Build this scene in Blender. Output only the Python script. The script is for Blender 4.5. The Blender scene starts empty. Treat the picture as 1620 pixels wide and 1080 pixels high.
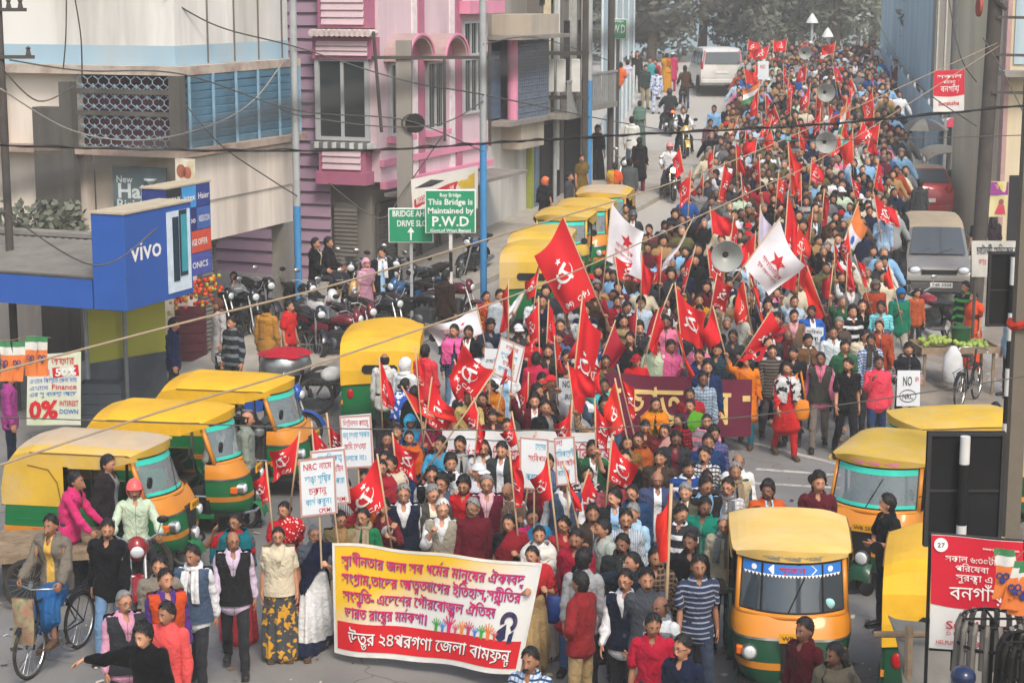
import bpy,bmesh,math,random
import numpy as np
from mathutils import Vector,Matrix
R=math.radians
S=bpy.context.scene
COL=S.collection
rng=random.Random(11)
CAM_H,PITCH,FPX=7.6,R(10.6),3000.0
cam_d=bpy.data.cameras.new("camera");cam_o=bpy.data.objects.new("camera",cam_d);COL.objects.link(cam_o)
cam_o.location=(0,0,CAM_H);cam_o.rotation_euler=(math.pi/2-PITCH,0,0)
cam_d.sensor_width=36;cam_d.lens=36*FPX/1620;cam_d.clip_start=0.1;cam_d.clip_end=1000
cam_d.dof.use_dof=True;cam_d.dof.focus_distance=27;cam_d.dof.aperture_fstop=6.3
S.camera=cam_o
W=bpy.data.worlds.new("World");S.world=W;W.use_nodes=True
nt=W.node_tree;sky=nt.nodes.new("ShaderNodeTexSky");sky.sky_type='NISHITA';sky.sun_disc=False
SUN_EL,SUN_AZ=R(50),R(163)
sky.sun_elevation=SUN_EL;sky.sun_rotation=SUN_AZ;sky.air_density=1.6;sky.dust_density=4.0;sky.ozone_density=1.0
bg=nt.nodes["Background"];nt.links.new(sky.outputs[0],bg.inputs[0]);bg.inputs[1].default_value=0.15
sun_d=bpy.data.lights.new("sun",'SUN');sun_d.energy=1.5;sun_d.angle=R(16);sun_d.color=(1,.95,.88)
sun_o=bpy.data.objects.new("sun",sun_d);COL.objects.link(sun_o)
sv=Vector((math.sin(SUN_AZ)*math.cos(SUN_EL),math.cos(SUN_AZ)*math.cos(SUN_EL),math.sin(SUN_EL)))
sun_o.rotation_euler=sv.to_track_quat('Z','Y').to_euler();sun_o.location=sv*60
S.view_settings.view_transform='Standard';S.view_settings.look='None'
S.view_settings.exposure=0.47;S.view_settings.gamma=1
S.render.engine='CYCLES'
S.cycles.max_bounces=5;S.cycles.diffuse_bounces=3;S.cycles.glossy_bounces=2
S.cycles.transmission_bounces=4;S.cycles.transparent_max_bounces=8;S.cycles.volume_bounces=1
S.cycles.use_denoising=True;S.cycles.sample_clamp_indirect=6
S.cycles.use_adaptive_sampling=True;S.cycles.adaptive_threshold=0.015
CP,SP=math.cos(PITCH),math.sin(PITCH)
def smooth(a,b,x):
 t=min(1,max(0,(x-a)/(b-a)));return t*t*(3-2*t)
def road_right(y):return 9.6+(y-45)*0.2
def terrain(x,y):
 if y<28:r=0
 elif y<33:r=.007*(y-28)**2
 elif y<76:r=.175+.07*(y-33)
 elif y<95:t=y-76;r=3.185+.07*t-.0018*t*t
 else:r=3.865
 k=smooth(-.8,1.6,x-road_right(y));return r*(1-k)+k*min(r,max(0,.06*(y-45)))
def ray(px,py):
 a,b=(px-810)/FPX,(540-py)/FPX
 return Vector((a,CP+b*SP,-SP+b*CP))
def wp(px,py,Y):
 d=ray(px,py);t=Y/d.y;return Vector((d.x*t,Y,CAM_H+d.z*t))
def at(px,py,h=0.0):
 d=ray(px,py);lo,hi=3.0,130.0
 for _ in range(50):
  m=(lo+hi)/2;z=CAM_H+d.z*m
  if z>terrain(d.x*m,d.y*m)+h:lo=m
  else:hi=m
 m=(lo+hi)/2;return Vector((d.x*m,d.y*m,terrain(d.x*m,d.y*m)))
def pix(p):
 v=Vector(p)-Vector((0,0,CAM_H));f=v.y*CP-v.z*SP;u=v.y*SP+v.z*CP
 return 810+FPX*v.x/f,540-FPX*u/f
def tag(o,label=None,cat=None,group=None,kind=None):
 if label:o['label']=label
 if cat:o['category']=cat
 if group:o['group']=group
 if kind:o['kind']=kind
 return o
def empty(name,loc=(0,0,0),rz=0,label=None,cat=None,group=None,kind=None):
 o=bpy.data.objects.new(name,None);COL.objects.link(o);o.location=loc;o.rotation_euler=(0,0,rz)
 o.empty_display_size=.2
 return tag(o,label,cat,group,kind)
def copy_tree(o,parent=None):
 c=o.copy();COL.objects.link(c)
 c.parent=parent
 for ch in o.children:copy_tree(ch,c)
 return c
MATS={}
def lin(c):
 if isinstance(c,str):
  c=c.lstrip('#');c=[int(c[i:i+2],16)/255 for i in(0,2,4)]
  return tuple(x/12.92 if x<=.04045 else((x+.055)/1.055)**2.4 for x in c)
 return tuple(c)
def mat(key,color,rough=.7,metal=0,var=.12,scale=6,bump=.0,bscale=30,dirt=None,dscale=2.0,damt=.5,coord='Object',spec=.25,emit=None,alpha=None,coat=0,streak=False):
 if key in MATS:return MATS[key]
 m=bpy.data.materials.new(key);m.use_nodes=True;MATS[key]=m
 n,L=m.node_tree.nodes,m.node_tree.links;b=n["Principled BSDF"]
 b.inputs['Roughness'].default_value=rough;b.inputs['Metallic'].default_value=metal
 b.inputs['Specular IOR Level'].default_value=spec;b.inputs['Coat Weight'].default_value=coat
 c=lin(color);tc=n.new("ShaderNodeTexCoord");vec=tc.outputs[coord]
 no=n.new("ShaderNodeTexNoise");no.inputs['Scale'].default_value=scale;no.inputs['Detail'].default_value=4
 if streak:
  mp=n.new("ShaderNodeMapping");mp.inputs['Scale'].default_value=(1,1,.12);L.new(vec,mp.inputs[0]);L.new(mp.outputs[0],no.inputs[0])
 else:L.new(vec,no.inputs[0])
 mx=n.new("ShaderNodeMix");mx.data_type='RGBA'
 mx.inputs[6].default_value=(*[max(0,x*(1-var))for x in c],1);mx.inputs[7].default_value=(*[min(1,x*(1+var))for x in c],1)
 rp=n.new("ShaderNodeMapRange");rp.inputs[1].default_value=.3;rp.inputs[2].default_value=.7
 L.new(no.outputs[0],rp.inputs[0]);L.new(rp.outputs[0],mx.inputs[0]);out=mx.outputs[2]
 if dirt:
  n2=n.new("ShaderNodeTexNoise");n2.inputs['Scale'].default_value=dscale;n2.inputs['Detail'].default_value=6;n2.inputs['Roughness'].default_value=.65
  if streak:L.new(mp.outputs[0],n2.inputs[0])
  else:L.new(vec,n2.inputs[0])
  r2=n.new("ShaderNodeMapRange");r2.inputs[1].default_value=.45;r2.inputs[2].default_value=.7;r2.inputs[4].default_value=damt
  L.new(n2.outputs[0],r2.inputs[0])
  m2=n.new("ShaderNodeMix");m2.data_type='RGBA';L.new(r2.outputs[0],m2.inputs[0]);L.new(out,m2.inputs[6])
  m2.inputs[7].default_value=(*lin(dirt),1);out=m2.outputs[2]
 L.new(out,b.inputs['Base Color'])
 if bump:
  nb=n.new("ShaderNodeTexNoise");nb.inputs['Scale'].default_value=bscale;nb.inputs['Detail'].default_value=3;L.new(vec,nb.inputs[0])
  bp=n.new("ShaderNodeBump");bp.inputs['Strength'].default_value=bump;bp.inputs['Distance'].default_value=.02
  L.new(nb.outputs[0],bp.inputs['Height']);L.new(bp.outputs[0],b.inputs['Normal'])
 if emit:b.inputs['Emission Color'].default_value=(*lin(emit[0]),1);b.inputs['Emission Strength'].default_value=emit[1]
 if alpha is not None:b.inputs['Alpha'].default_value=alpha
 return m
def glass(key='vehicle glass',tint='#9fb0b4',alpha=.45,rough=.05):
 if key in MATS:return MATS[key]
 m=mat(key,tint,rough,0,.05,spec=.8);m.node_tree.nodes["Principled BSDF"].inputs['Alpha'].default_value=alpha
 return m
class MB:
 def __init__(s):s.v,s.f,s.m,s.cur=[],[],[],0
 def slot(s,i):s.cur=i;return s
 def add(s,vs,fs):
  o=len(s.v);s.v+=[tuple(p)for p in vs];s.f+=[tuple(i+o for i in f)for f in fs];s.m+=[s.cur]*len(fs);return s
 def box(s,a,b,M=None,bev=0):
  x0,y0,z0=a;x1,y1,z1=b
  if bev:
   e=bev;vs,ring=[],[]
   lv=[(z0,e),(z0+e,0),(z1-e,0),(z1,e)]
   for z,i in lv:
    for px_,py_ in((x0+i+e,y0+i),(x1-i-e,y0+i),(x1-i,y0+i+e),(x1-i,y1-i-e),(x1-i-e,y1-i),(x0+i+e,y1-i),(x0+i,y1-i-e),(x0+i,y0+i+e)):vs.append((px_,py_,z))
   fs=[tuple(range(7,-1,-1)),tuple(range(24,32))]
   for k in range(3):
    for j in range(8):fs.append((k*8+j,k*8+(j+1)%8,k*8+8+(j+1)%8,k*8+8+j))
  else:
   vs=[(x0,y0,z0),(x1,y0,z0),(x1,y1,z0),(x0,y1,z0),(x0,y0,z1),(x1,y0,z1),(x1,y1,z1),(x0,y1,z1)]
   fs=[(3,2,1,0),(4,5,6,7),(0,1,5,4),(1,2,6,5),(2,3,7,6),(3,0,4,7)]
  if M is not None:vs=[M@Vector(p)for p in vs]
  return s.add(vs,fs)
 def tube(s,pts,r,n=8,closed=False):
  pts=[Vector(p)for p in pts];k=len(pts);rr=r if isinstance(r,(list,tuple))else[r]*k
  vs=[];up=None
  for i,p in enumerate(pts):
   a=pts[i-1]if(i or closed)else p;b=pts[(i+1)%k]if(i<k-1 or closed)else p
   t=(b-a).normalized()if(b-a).length>1e-9 else Vector((0,0,1))
   if up is None:up=t.orthogonal().normalized()
   up=(up-t*up.dot(t));up=up.normalized()if up.length>1e-6 else t.orthogonal().normalized()
   w=t.cross(up)
   for j in range(n):
    an=2*math.pi*j/n;vs.append(p+(up*math.cos(an)+w*math.sin(an))*rr[i])
  fs=[]
  for i in range(k if closed else k-1):
   i2=(i+1)%k
   for j in range(n):fs.append((i*n+j,i*n+(j+1)%n,i2*n+(j+1)%n,i2*n+j))
  if not closed:fs+=[tuple(range(n-1,-1,-1)),tuple(range((k-1)*n,k*n))]
  return s.add(vs,fs)
 def lathe(s,prof,c=(0,0,0),axis='Z',n=20,cap=True):
  vs=[]
  for r,h in prof:
   for j in range(n):
    a=2*math.pi*j/n;x,y,z=r*math.cos(a),r*math.sin(a),h
    if axis=='X':x,y,z=z,x,y
    elif axis=='Y':x,y,z=y,-z,x
    vs.append((c[0]+x,c[1]+y,c[2]+z))
  fs=[(i*n+j,i*n+(j+1)%n,(i+1)*n+(j+1)%n,(i+1)*n+j)for i in range(len(prof)-1)for j in range(n)]
  if cap:fs+=[tuple(range(n-1,-1,-1)),tuple(range((len(prof)-1)*n,len(prof)*n))]
  return s.add(vs,fs)
 def ball(s,c,r,n=12,k=8):
  r=(r,r,r)if not isinstance(r,(tuple,list))else r
  vs=[(c[0],c[1],c[2]-r[2])]
  for i in range(1,k):
   t=math.pi*i/k
   for j in range(n):
    a=2*math.pi*j/n;vs.append((c[0]+r[0]*math.sin(t)*math.cos(a),c[1]+r[1]*math.sin(t)*math.sin(a),c[2]-r[2]*math.cos(t)))
  vs.append((c[0],c[1],c[2]+r[2]));e=len(vs)-1;fs=[]
  for j in range(n):fs+=[(0,1+(j+1)%n,1+j),(e,e-n+j,e-n+(j+1)%n)]
  for i in range(k-2):
   for j in range(n):a=1+i*n;fs.append((a+j,a+(j+1)%n,a+n+(j+1)%n,a+n+j))
  return s.add(vs,fs)
 def grid(s,fn,nu,nv,flip=False):
  vs=[fn(i/nu,j/nv)for j in range(nv+1)for i in range(nu+1)]
  fs=[]
  for j in range(nv):
   for i in range(nu):
    a=j*(nu+1)+i;q=(a,a+1,a+nu+2,a+nu+1);fs.append(q[::-1]if flip else q)
  return s.add(vs,fs)
 def prism(s,poly,d0,d1,plane='XZ'):
  n=len(poly)
  def P(a,b,d):return{'XZ':(a,d,b),'YZ':(d,a,b),'XY':(a,b,d)}[plane]
  vs=[P(a,b,d0)for a,b in poly]+[P(a,b,d1)for a,b in poly]
  fs=[tuple(range(n)),tuple(range(2*n-1,n-1,-1))]+[(i,n+i,n+(i+1)%n,(i+1)%n)for i in range(n)]
  return s.add(vs,fs)
 def build(s,name,mats,parent=None,smooth_=False,loc=None,fix=True):
  me=bpy.data.meshes.new(name);me.from_pydata(s.v,[],s.f)
  for m in(mats if isinstance(mats,(list,tuple))else[mats]):me.materials.append(m)
  if len(set(s.m))>1:me.polygons.foreach_set('material_index',s.m)
  if fix:
   b=bmesh.new();b.from_mesh(me);bmesh.ops.recalc_face_normals(b,faces=b.faces);b.to_mesh(me);b.free()
  if smooth_:me.shade_smooth()if smooth_ is True else(me.shade_smooth(),me.set_sharp_from_angle(angle=R(smooth_)))
  o=bpy.data.objects.new(name,me);COL.objects.link(o)
  if parent is not None:o.parent=parent
  if loc is not None:o.location=loc
  return o
def ob_box(name,a,b,m,parent=None,bev=0):return MB().box(a,b,None,bev).build(name,m,parent)
GL={}
def _glyph_raw(ch,bold=0):
 c=bpy.data.curves.new('g','FONT');c.body=ch;c.size=1;c.resolution_u=2;c.offset=bold
 o=bpy.data.objects.new('g',c);COL.objects.link(o);dg=bpy.context.evaluated_depsgraph_get()
 m=bpy.data.meshes.new_from_object(o.evaluated_get(dg))
 vs=[(v.co.x,v.co.y)for v in m.vertices];fs=[tuple(p.vertices)for p in m.polygons]
 bpy.data.objects.remove(o);bpy.data.curves.remove(c);bpy.data.meshes.remove(m);return vs,fs
_KA=None
def glyph(ch,bold=0):
 global _KA
 if '\u0980'<=ch[0]<='\u09ff':bold=0
 k=(ch,bold)
 if k not in GL:
  if _KA is None:_KA=max(v[0]for v in _glyph_raw('\u0995')[0])
  vs,fs=_glyph_raw(ch,bold)
  adv=max(v[0]for v in _glyph_raw(ch+'\u0995')[0])-_KA
  GL[k]=(vs,fs,adv)
 return GL[k]
VIR='\u09cd'
def layout(s,bold=0):
 V,F=[],[];x=0.0
 def put(ch,sx=1,sy=1,dx=0,dy=0,adv=True):
  nonlocal x
  vs,fs,a=glyph(ch,bold);o=len(V)
  V.extend((x+dx+vx*sx,dy+vy*sy)for vx,vy in vs);F.extend(tuple(i+o for i in f)for f in fs)
  if adv:x+=a*sx
 i,n=0,len(s)
 def cons(c):return '\u0995'<=c<='\u09b9' or c in '\u09dc\u09dd\u09df'
 while i<n:
  c=s[i]
  if not cons(c):
   put(c);i+=1;continue
  cl=[c];i+=1
  while i+1<n and s[i]==VIR and cons(s[i+1]):cl.append(s[i+1]);i+=2
  sg=[]
  while i<n and('\u09be'<=s[i]<='\u09cc' or s[i]in '\u0981\u0982\u0983\u09d7'):sg.append(s[i]);i+=1
  pre=[q for q in sg if q in '\u09bf\u09c7\u09c8\u09cb\u09cc']
  for q in pre:put({'\u09cb':'\u09c7','\u09cc':'\u09c7'}.get(q,q))
  reph=len(cl)>1 and cl[0]=='\u09b0'
  if reph:cl=cl[1:]
  x0=x;put(cl[0])
  for q in cl[1:]:
   if q=='\u09af':put('\u09af',.55,1.0)
   elif q=='\u09b0':
    o=len(V);V.extend([(x0+.1,-.16),(x0+.45,-.04),(x0+.45,.04),(x0+.1,-.08)]);F.append((o,o+1,o+2,o+3))
   else:put(q,.62,.52,-(x-x0)*.62,-.28,False)
  if reph:
   o=len(V);V.extend([(x-.3,.66),(x-.08,.8),(x-.03,.95),(x-.12,.86)]);F.append((o,o+1,o+2,o+3))
  for q in sg:
   if q=='\u09cb':put('\u09be')
   elif q=='\u09cc':put('\u09d7')
   elif q in pre:pass
   else:put(q)
 return V,F,x
def letters(mb,s,fn,w=None,h=None,cx=None,x=0,y=0,bold=0.012,shear=0):
 """sets s with capital height h (or fitted to width w) on the surface fn(x, y)"""
 V,F,W_=layout(s,bold)
 sy=(h or.1)/.7;sx=sy if w is None else w/max(W_,1e-6)
 if h is None:sy=sx
 x0=x-(W_*sx/2 if cx else 0)
 for e in((0,.022)if bold>.02 and any('\u0980'<=c<='\u09ff' for c in s)else(0,)):mb.add([fn(x0+(a+e)*sx+shear*b*sy,y+(b+e*.6)*sy)for a,b in V],F)
def plane_fn(o,ux,uy,off=.004):
 o,ux,uy=Vector(o),Vector(ux),Vector(uy);nn=ux.cross(uy).normalized()*off
 return lambda a,b:o+ux*a+uy*b+nn
# ================================================================ THE SETTING
D_ST=Vector((.37,.93,0)).normalized();N_ST=Vector((-D_ST.y,D_ST.x,0));RZ=math.atan2(D_ST.y,D_ST.x)
class Wall:
 def __init__(s,o,d):s.o=Vector((o[0],o[1],0));s.d=Vector(d).normalized();s.n=Vector((-s.d.y,s.d.x,0))
 def at(s,px,py):
  r=ray(px,py);c=Vector((0,0,CAM_H));t=(s.o-c).dot(s.n)/r.dot(s.n);p=c+r*t
  return(p-s.o).dot(s.d),p.z
 def rect(s,x0,y0,x1,y1):
  u0,z1=s.at(x0,(y0));u1,_=s.at(x1,y0);_,z0=s.at(x0,y1);return u0,z0,u1,z1
asph=mat('asphalt',(.195,.192,.187),.88,0,.16,.9,.5,90,dirt=(.25,.232,.208),dscale=.32,damt=.75)
def road_wear_haze(m):
 n,L=m.node_tree.nodes,m.node_tree.links;b=n['Principled BSDF'];src=b.inputs['Base Color'].links[0].from_socket;tc=n.new('ShaderNodeTexCoord')
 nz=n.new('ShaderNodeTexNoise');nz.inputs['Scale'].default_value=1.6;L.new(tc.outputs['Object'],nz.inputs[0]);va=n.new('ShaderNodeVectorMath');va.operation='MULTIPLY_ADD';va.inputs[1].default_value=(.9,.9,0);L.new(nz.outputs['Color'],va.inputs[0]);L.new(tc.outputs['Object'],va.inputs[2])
 vo=n.new('ShaderNodeTexVoronoi');vo.feature='DISTANCE_TO_EDGE';vo.inputs['Scale'].default_value=.42;L.new(va.outputs[0],vo.inputs['Vector']);a=n.new('ShaderNodeMath');a.operation='LESS_THAN';L.new(vo.outputs['Distance'],a.inputs[0]);a.inputs[1].default_value=.005
 v2=n.new('ShaderNodeTexVoronoi');v2.inputs['Scale'].default_value=.28;L.new(va.outputs[0],v2.inputs['Vector']);s=n.new('ShaderNodeSeparateColor');L.new(v2.outputs['Color'],s.inputs[0]);c=n.new('ShaderNodeMath');c.operation='LESS_THAN';L.new(s.outputs[0],c.inputs[0]);c.inputs[1].default_value=.22
 for f,col,k in((c,(.14,.137,.133,1),.6),(a,(.08,.078,.075,1),.5)):
  mm=n.new('ShaderNodeMath');mm.operation='MULTIPLY';L.new(f.outputs[0],mm.inputs[0]);mm.inputs[1].default_value=k;x=n.new('ShaderNodeMix');x.data_type='RGBA';L.new(mm.outputs[0],x.inputs[0]);L.new(src,x.inputs[6]);x.inputs[7].default_value=col;src=x.outputs[2]
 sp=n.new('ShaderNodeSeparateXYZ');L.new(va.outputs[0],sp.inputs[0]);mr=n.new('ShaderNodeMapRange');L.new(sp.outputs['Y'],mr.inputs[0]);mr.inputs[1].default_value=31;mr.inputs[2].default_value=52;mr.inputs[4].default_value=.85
 x=n.new('ShaderNodeMix');x.data_type='RGBA';L.new(mr.outputs[0],x.inputs[0]);L.new(src,x.inputs[6]);x.inputs[7].default_value=(.47,.445,.405,1);src=x.outputs[2]  # road pales with distance: dust plus far haze put into the colour
 L.new(src,b.inputs['Base Color'])
road_wear_haze(asph)
def litter():
 r=random.Random(77);q=MB();ms=[mat('scrap paper','#b9b3a6',.9),mat('scrap brown','#6d5f4c',.9),mat('scrap dark','#3a3733',.9)]
 for k in range(420):
  px_=r.uniform(-20,1640);py_=560+520*r.random()**.7;p=at(px_,py_);s_=r.uniform(.012,.05);a=r.uniform(0,3.1);q.slot(r.randrange(3));u,v=Vector((math.cos(a),math.sin(a),r.uniform(0,.3)))*s_,Vector((-math.sin(a),math.cos(a),r.uniform(0,.3)))*s_*r.uniform(.4,1);p.z+=.016;q.add([p-u-v,p+u-v*.6,p+u*.8+v,p-u*.9+v],[(0,1,2,3)])
 tag(q.build('litter',ms,None,fix=False),'scraps of paper and dirt scattered on the road','litter',kind='stuff')
litter()
def ground():
 xs=sorted(set([-90,-60,-40,-30,-24]+[x*.8 for x in range(-24,41)]+[36,44,60,90]));ys=[1,3,6,9]+[12+i for i in range(0,96)]+[112,118,126,140,170,220,320,420]
 mb=MB();vs=[(x,y,terrain(x,y)-(0 if y<112 else min(3,(y-112)*.05)))for y in ys for x in xs];n=len(xs)
 mb.add(vs,[(j*n+i,j*n+i+1,j*n+n+i+1,j*n+n+i)for j in range(len(ys)-1)for i in range(n-1)])
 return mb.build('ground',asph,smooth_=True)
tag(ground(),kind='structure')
paint=mat('worn road paint','#b9b6ae',.85,0,.1,3,dirt=(.12,.115,.11),dscale=9,damt=.8)
def strip_on_ground(name,pts,w,m,off=.006,kind='structure'):
 vs,fs=[],[]
 for i,p in enumerate(pts):
  a=pts[max(0,i-1)];b=pts[min(len(pts)-1,i+1)];t=Vector((b[0]-a[0],b[1]-a[1])).normalized()
  for s_ in(-1,1):
   x,y=p[0]-t.y*s_*w/2,p[1]+t.x*s_*w/2;vs.append((x,y,terrain(x,y)+off))
 fs=[(2*i,2*i+1,2*i+3,2*i+2)for i in range(len(pts)-1)]
 return tag(MB().add(vs,fs).build(name,m),kind=kind)
def line_px(p0,p1,w,n=8):
 a,b=at(*p0),at(*p1);strip_on_ground('road_marking',[a.lerp(b,i/n)for i in range(n+1)],w,paint)
line_px((1196,742),(1330,752),.12);line_px((1190,764),(1330,772),.12);line_px((1150,690),(1330,735),.12)
dust=mat('trodden dust',(.24,.205,.17),.95,0,.2,1.5,.4,60,dirt=(.13,.12,.11),dscale=.9,damt=.6)
def verge():
 mb=MB();ys=[15+i*.8 for i in range(76)]
 vs=[]
 for y in ys:
  e=4.3+(y-20)*.19
  for x in[e+.35*math.sin(y*1.7)+.2*math.sin(y*4.1),e+2,e+5,e+9,e+14]:vs.append((x,y,terrain(x,y)+.005))
 fs=[(j*5+i,j*5+i+1,j*5+6+i,j*5+5+i)for j in range(len(ys)-1)for i in range(4)]
 tag(mb.add(vs,fs).build('dirt_verge',dust,smooth_=True),kind='structure')
verge()
P2c=wp(602,288,43.0);pave=mat('pavement slabs','#a39d93',.9,0,.1,3,.2,50,dirt='#7d776d',dscale=1.3,damt=.5)
def pavement():
 vs=[];us=[i*.5-9 for i in range(60)]
 for u in us:
  w_=2.2+.5*smooth(0,6,u)
  for v in(0.3,-w_+.0,-w_-.01):
   p=P2c+D_ST*u+N_ST*v;z=terrain(p.x,p.y);vs.append((p.x,p.y,z+(.13 if v!=-w_-.01 else-.02)))
 fs=[(j*3+i,j*3+3+i,j*3+4+i,j*3+1+i)for j in range(len(us)-1)for i in range(2)]
 tag(MB().add(vs,fs).build('pavement',pave),kind='structure')
pavement()
cream=mat('cream render','#e2d6ca',.9,0,.06,1,.12,25,dirt='#8f857b',dscale=.8,damt=.6,streak=True)
white_w=mat('white weathered wall','#dedcd8',.9,0,.06,1,.1,25,dirt='#8a867f',dscale=.7,damt=.6,streak=True)
blueband=mat('faded blue band','#9dbacb',.9,0,.08,1,.1,25,dirt='#a9a9a5',dscale=1,damt=.5,streak=True)
rust_edge=mat('red oxide edge','#7d4c48',.9,0,.15,3,.1,30,dirt='#5b5450',dscale=2,damt=.6)
concrete=mat('bare concrete','#8f8b85',.95,0,.12,2,.3,30,dirt='#55524d',dscale=1.1,damt=.65,streak=True)
darkconc=mat('sooty concrete','#5c5955',.95,0,.15,2,.3,30,dirt='#3a3835',dscale=1.2,damt=.6,streak=True)
mauve=mat('mauve lapped wall','#ab90a4',.75,0,.06,1,.05,25,dirt='#8d7288',dscale=1,damt=.35)
pink=mat('pale pink render','#d3bcc4',.8,0,.06,1,.08,25,dirt='#a88e98',dscale=.9,damt=.55,streak=True)
magenta=mat('magenta trim','#ab6a84',.75,0,.08,2,.05,25,dirt='#a04b6b',dscale=1.5,damt=.4)
pinkstrip=mat('pink fascia','#d48aa5',.75,0,.08,2)
winglass=mat('dark window glass','#343a3a',.12,0,.2,.7,spec=.7)
winframe=mat('pale window frame','#b9bec0',.55,.2,.05,3)
shutter_m=mat('grey roller shutter','#77736c',.6,.25,.1,2,dirt='#5a534b',dscale=1.5,damt=.5)
inside=mat('painted interior shade',(.02,.02,.022),.9,0,.3,2)  # near-black slabs of this stand in for the shade inside openings
blue_slat=mat('sun faded blue slats','#7fabc6',.75,0,.08,2,dirt='#5d6a70',dscale=.8,damt=.65)
gray_wall=mat('dusty grey wall','#8a8680',.95,0,.1,1,.15,25,dirt='#5f5b56',dscale=.7,damt=.6,streak=True)
beige_wall=mat('dusty beige wall','#b5ab9c',.95,0,.1,1,.15,25,dirt='#7d766c',dscale=.7,damt=.6,streak=True)
def at_wall(rt,W_,u0,u1,z0,z1,v0,v1):return(u0,v0,z0),(u1,v1,z1)
def shutter(parent,u0,u1,z0,z1,v,label=None):
 mb=MB();n=max(6,int((z1-z0)/.085))
 prof=[]
 for i in range(n+1):
  z=z0+(z1-z0)*i/n;prof+=[(z,v-.028),(z+.6*(z1-z0)/n,v)]if i<n else[(z,v)]
 vs=[(u,y,z)for z,y in prof for u in(u0,u1)]
 mb.add(vs,[(2*i,2*i+1,2*i+3,2*i+2)for i in range(len(prof)-1)])
 o=mb.build('shutter',shutter_m,parent)
 g=MB().box((u0-.06,v-.06,z0),(u0,v+.02,z1)).box((u1,v-.06,z0),(u1+.06,v+.02,z1)).box((u0-.06,v-.1,z1),(u1+.06,v+.02,z1+.22))
 g.build('shutter_frame',darkconc,o);return o
def window(parent,u0,u1,z0,z1,v,panes=2,rows=1,frame=.06,bars=True):
 o=MB().box((u0,v-.03,z0),(u1,v-.02,z1)).build('window',winglass,parent)
 f=MB();e=frame
 f.box((u0-e,v-.09,z0-e),(u0,v-.005,z1+e)).box((u1,v-.09,z0-e),(u1+e,v-.005,z1+e)).box((u0,v-.088,z1),(u1,v-.005,z1+e)).box((u0,v-.088,z0-e),(u1,v-.005,z0))
 for i in range(1,panes):u=u0+(u1-u0)*i/panes;f.box((u-.022,v-.075,z0),(u+.022,v-.031,z1))
 for i in range(1,rows):z=z0+(z1-z0)*i/rows;f.box((u0,v-.078,z-.025),(u1,v-.031,z+.025))
 f.build('frame',winframe,o)
 if bars:
  b=MB()
  n=max(4,int((u1-u0)/.12))
  for i in range(1,n):u=u0+(u1-u0)*i/n;b.box((u-.007,v-.05,z0),(u+.007,v-.036,z1))
  b.build('window_bars',mat('grey iron bars','#83888a',.6,.4),o)
 return o
C1=wp(293,240,36.0);WS=Wall(C1,D_ST);WF=Wall(C1,N_ST)
b1=empty('cream_building',(C1.x,C1.y,0),RZ,'cream two storey building with blue band, iron lattice balcony and blue slatted upper gallery','building')
uE=WS.at(466,100)[0]
zb0=WS.at(293,105)[1];zb1=WS.at(293,73)[1];zs0=WS.at(293,119)[1];zg0=WS.at(293,236)[1];zf=WS.at(293,247)[1]
L1=9.5
ob_box('wall',(0,.15,zb1),(uE,L1,11),white_w,b1)
ob_box('painted_band',(-.004,.146,zb0),(uE+.004,L1,zb1),blueband,b1)
m_=MB()
for px in(338,380,418,455):u=WS.at(px,60)[0];m_.box((u-.012,.12,zb0+.02),(u+.012,.149,10.9))
m_.build('drain_pipe',mat('thin rusty pipe','#6d6660',.8),b1)
ob_box('roof_slab',(-.3,-.12,zs0),(uE+.05,L1,zb0),mat('sun bleached slab','#b7aca0',.95,0,.1,2,dirt='#7d5a55',dscale=1.5,damt=.8),b1)
fl=ob_box('balcony_slab',(-.45,-.25,zf),(uE+.02,L1,zg0),mat('stained slab','#a8998c',.95,0,.1,2,dirt='#714d49',dscale=1.2,damt=.8),b1)
m_=MB();n=9
for i in range(n):
 a=zg0+(zs0-zg0)*i/n;b_=zg0+(zs0-zg0)*(i+1)/n
 m_.add([(0,-.02,a),(uE,-.02,a),(uE,-.10,b_-.02),(0,-.10,b_-.02),(0,-.06,b_-.02),(uE,-.06,b_-.02)],[(0,1,2,3),(3,2,5,4)])
gal=m_.build('slatted_screen',blue_slat,b1)
m_=MB()
for i in range(6):u=uE*(i+.02)/5.05;m_.box((u-.02,-.14,zg0),(u+.02,-.101,zs0))
m_.build('screen_post',mat('pale blue post','#86a9bd',.7),gal)
ob_box('gallery_wall',(.05,.1,zg0),(uE,L1,zs0-.003),mat('muted blue wall','#7397ab',.9),b1)  # one even blue, duller than the slats before it
v1=WF.at(132,180)[0]
m_=MB();cell=.24;zz0,zz1=zg0+.02,zs0-.03;nv=int(v1/cell);nz=7;hz=(zz1-zz0)/nz
for i in range(nv):
 for j in range(nz):
  c_=(i+.5)*cell;z_=zz0+(j+.5)*hz;x_=-.3
  for s_ in(-1,1):
   pts=[(x_,c_+s_*.02,z_-hz/2),(x_,c_+s_*cell*.48,z_-hz*.18),(x_,c_+s_*cell*.48,z_+hz*.18),(x_,c_+s_*.02,z_+hz/2)]
   m_.tube(pts,.009,5)
  m_.ball((x_,c_,z_-hz/2),(.02,.03,.05),6,4)
lat=m_.build('lattice_grille',mat('pale blue iron lattice','#7f95a2',.6,.2),b1)
ob_box('balcony_rail',(-.34,-.02,zg0+.62),(-.24,v1,zg0+.70),darkconc,b1)
ob_box('balcony_rail',(-.34,-.02,zs0-.36),(-.24,v1,zs0-.27),darkconc,b1)
ob_box('balcony_wall',(.0,.0,zg0),(.1,v1,zs0-.003),mat('maroon inner wall','#54343a',.9,0,.3,3),b1)
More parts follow.
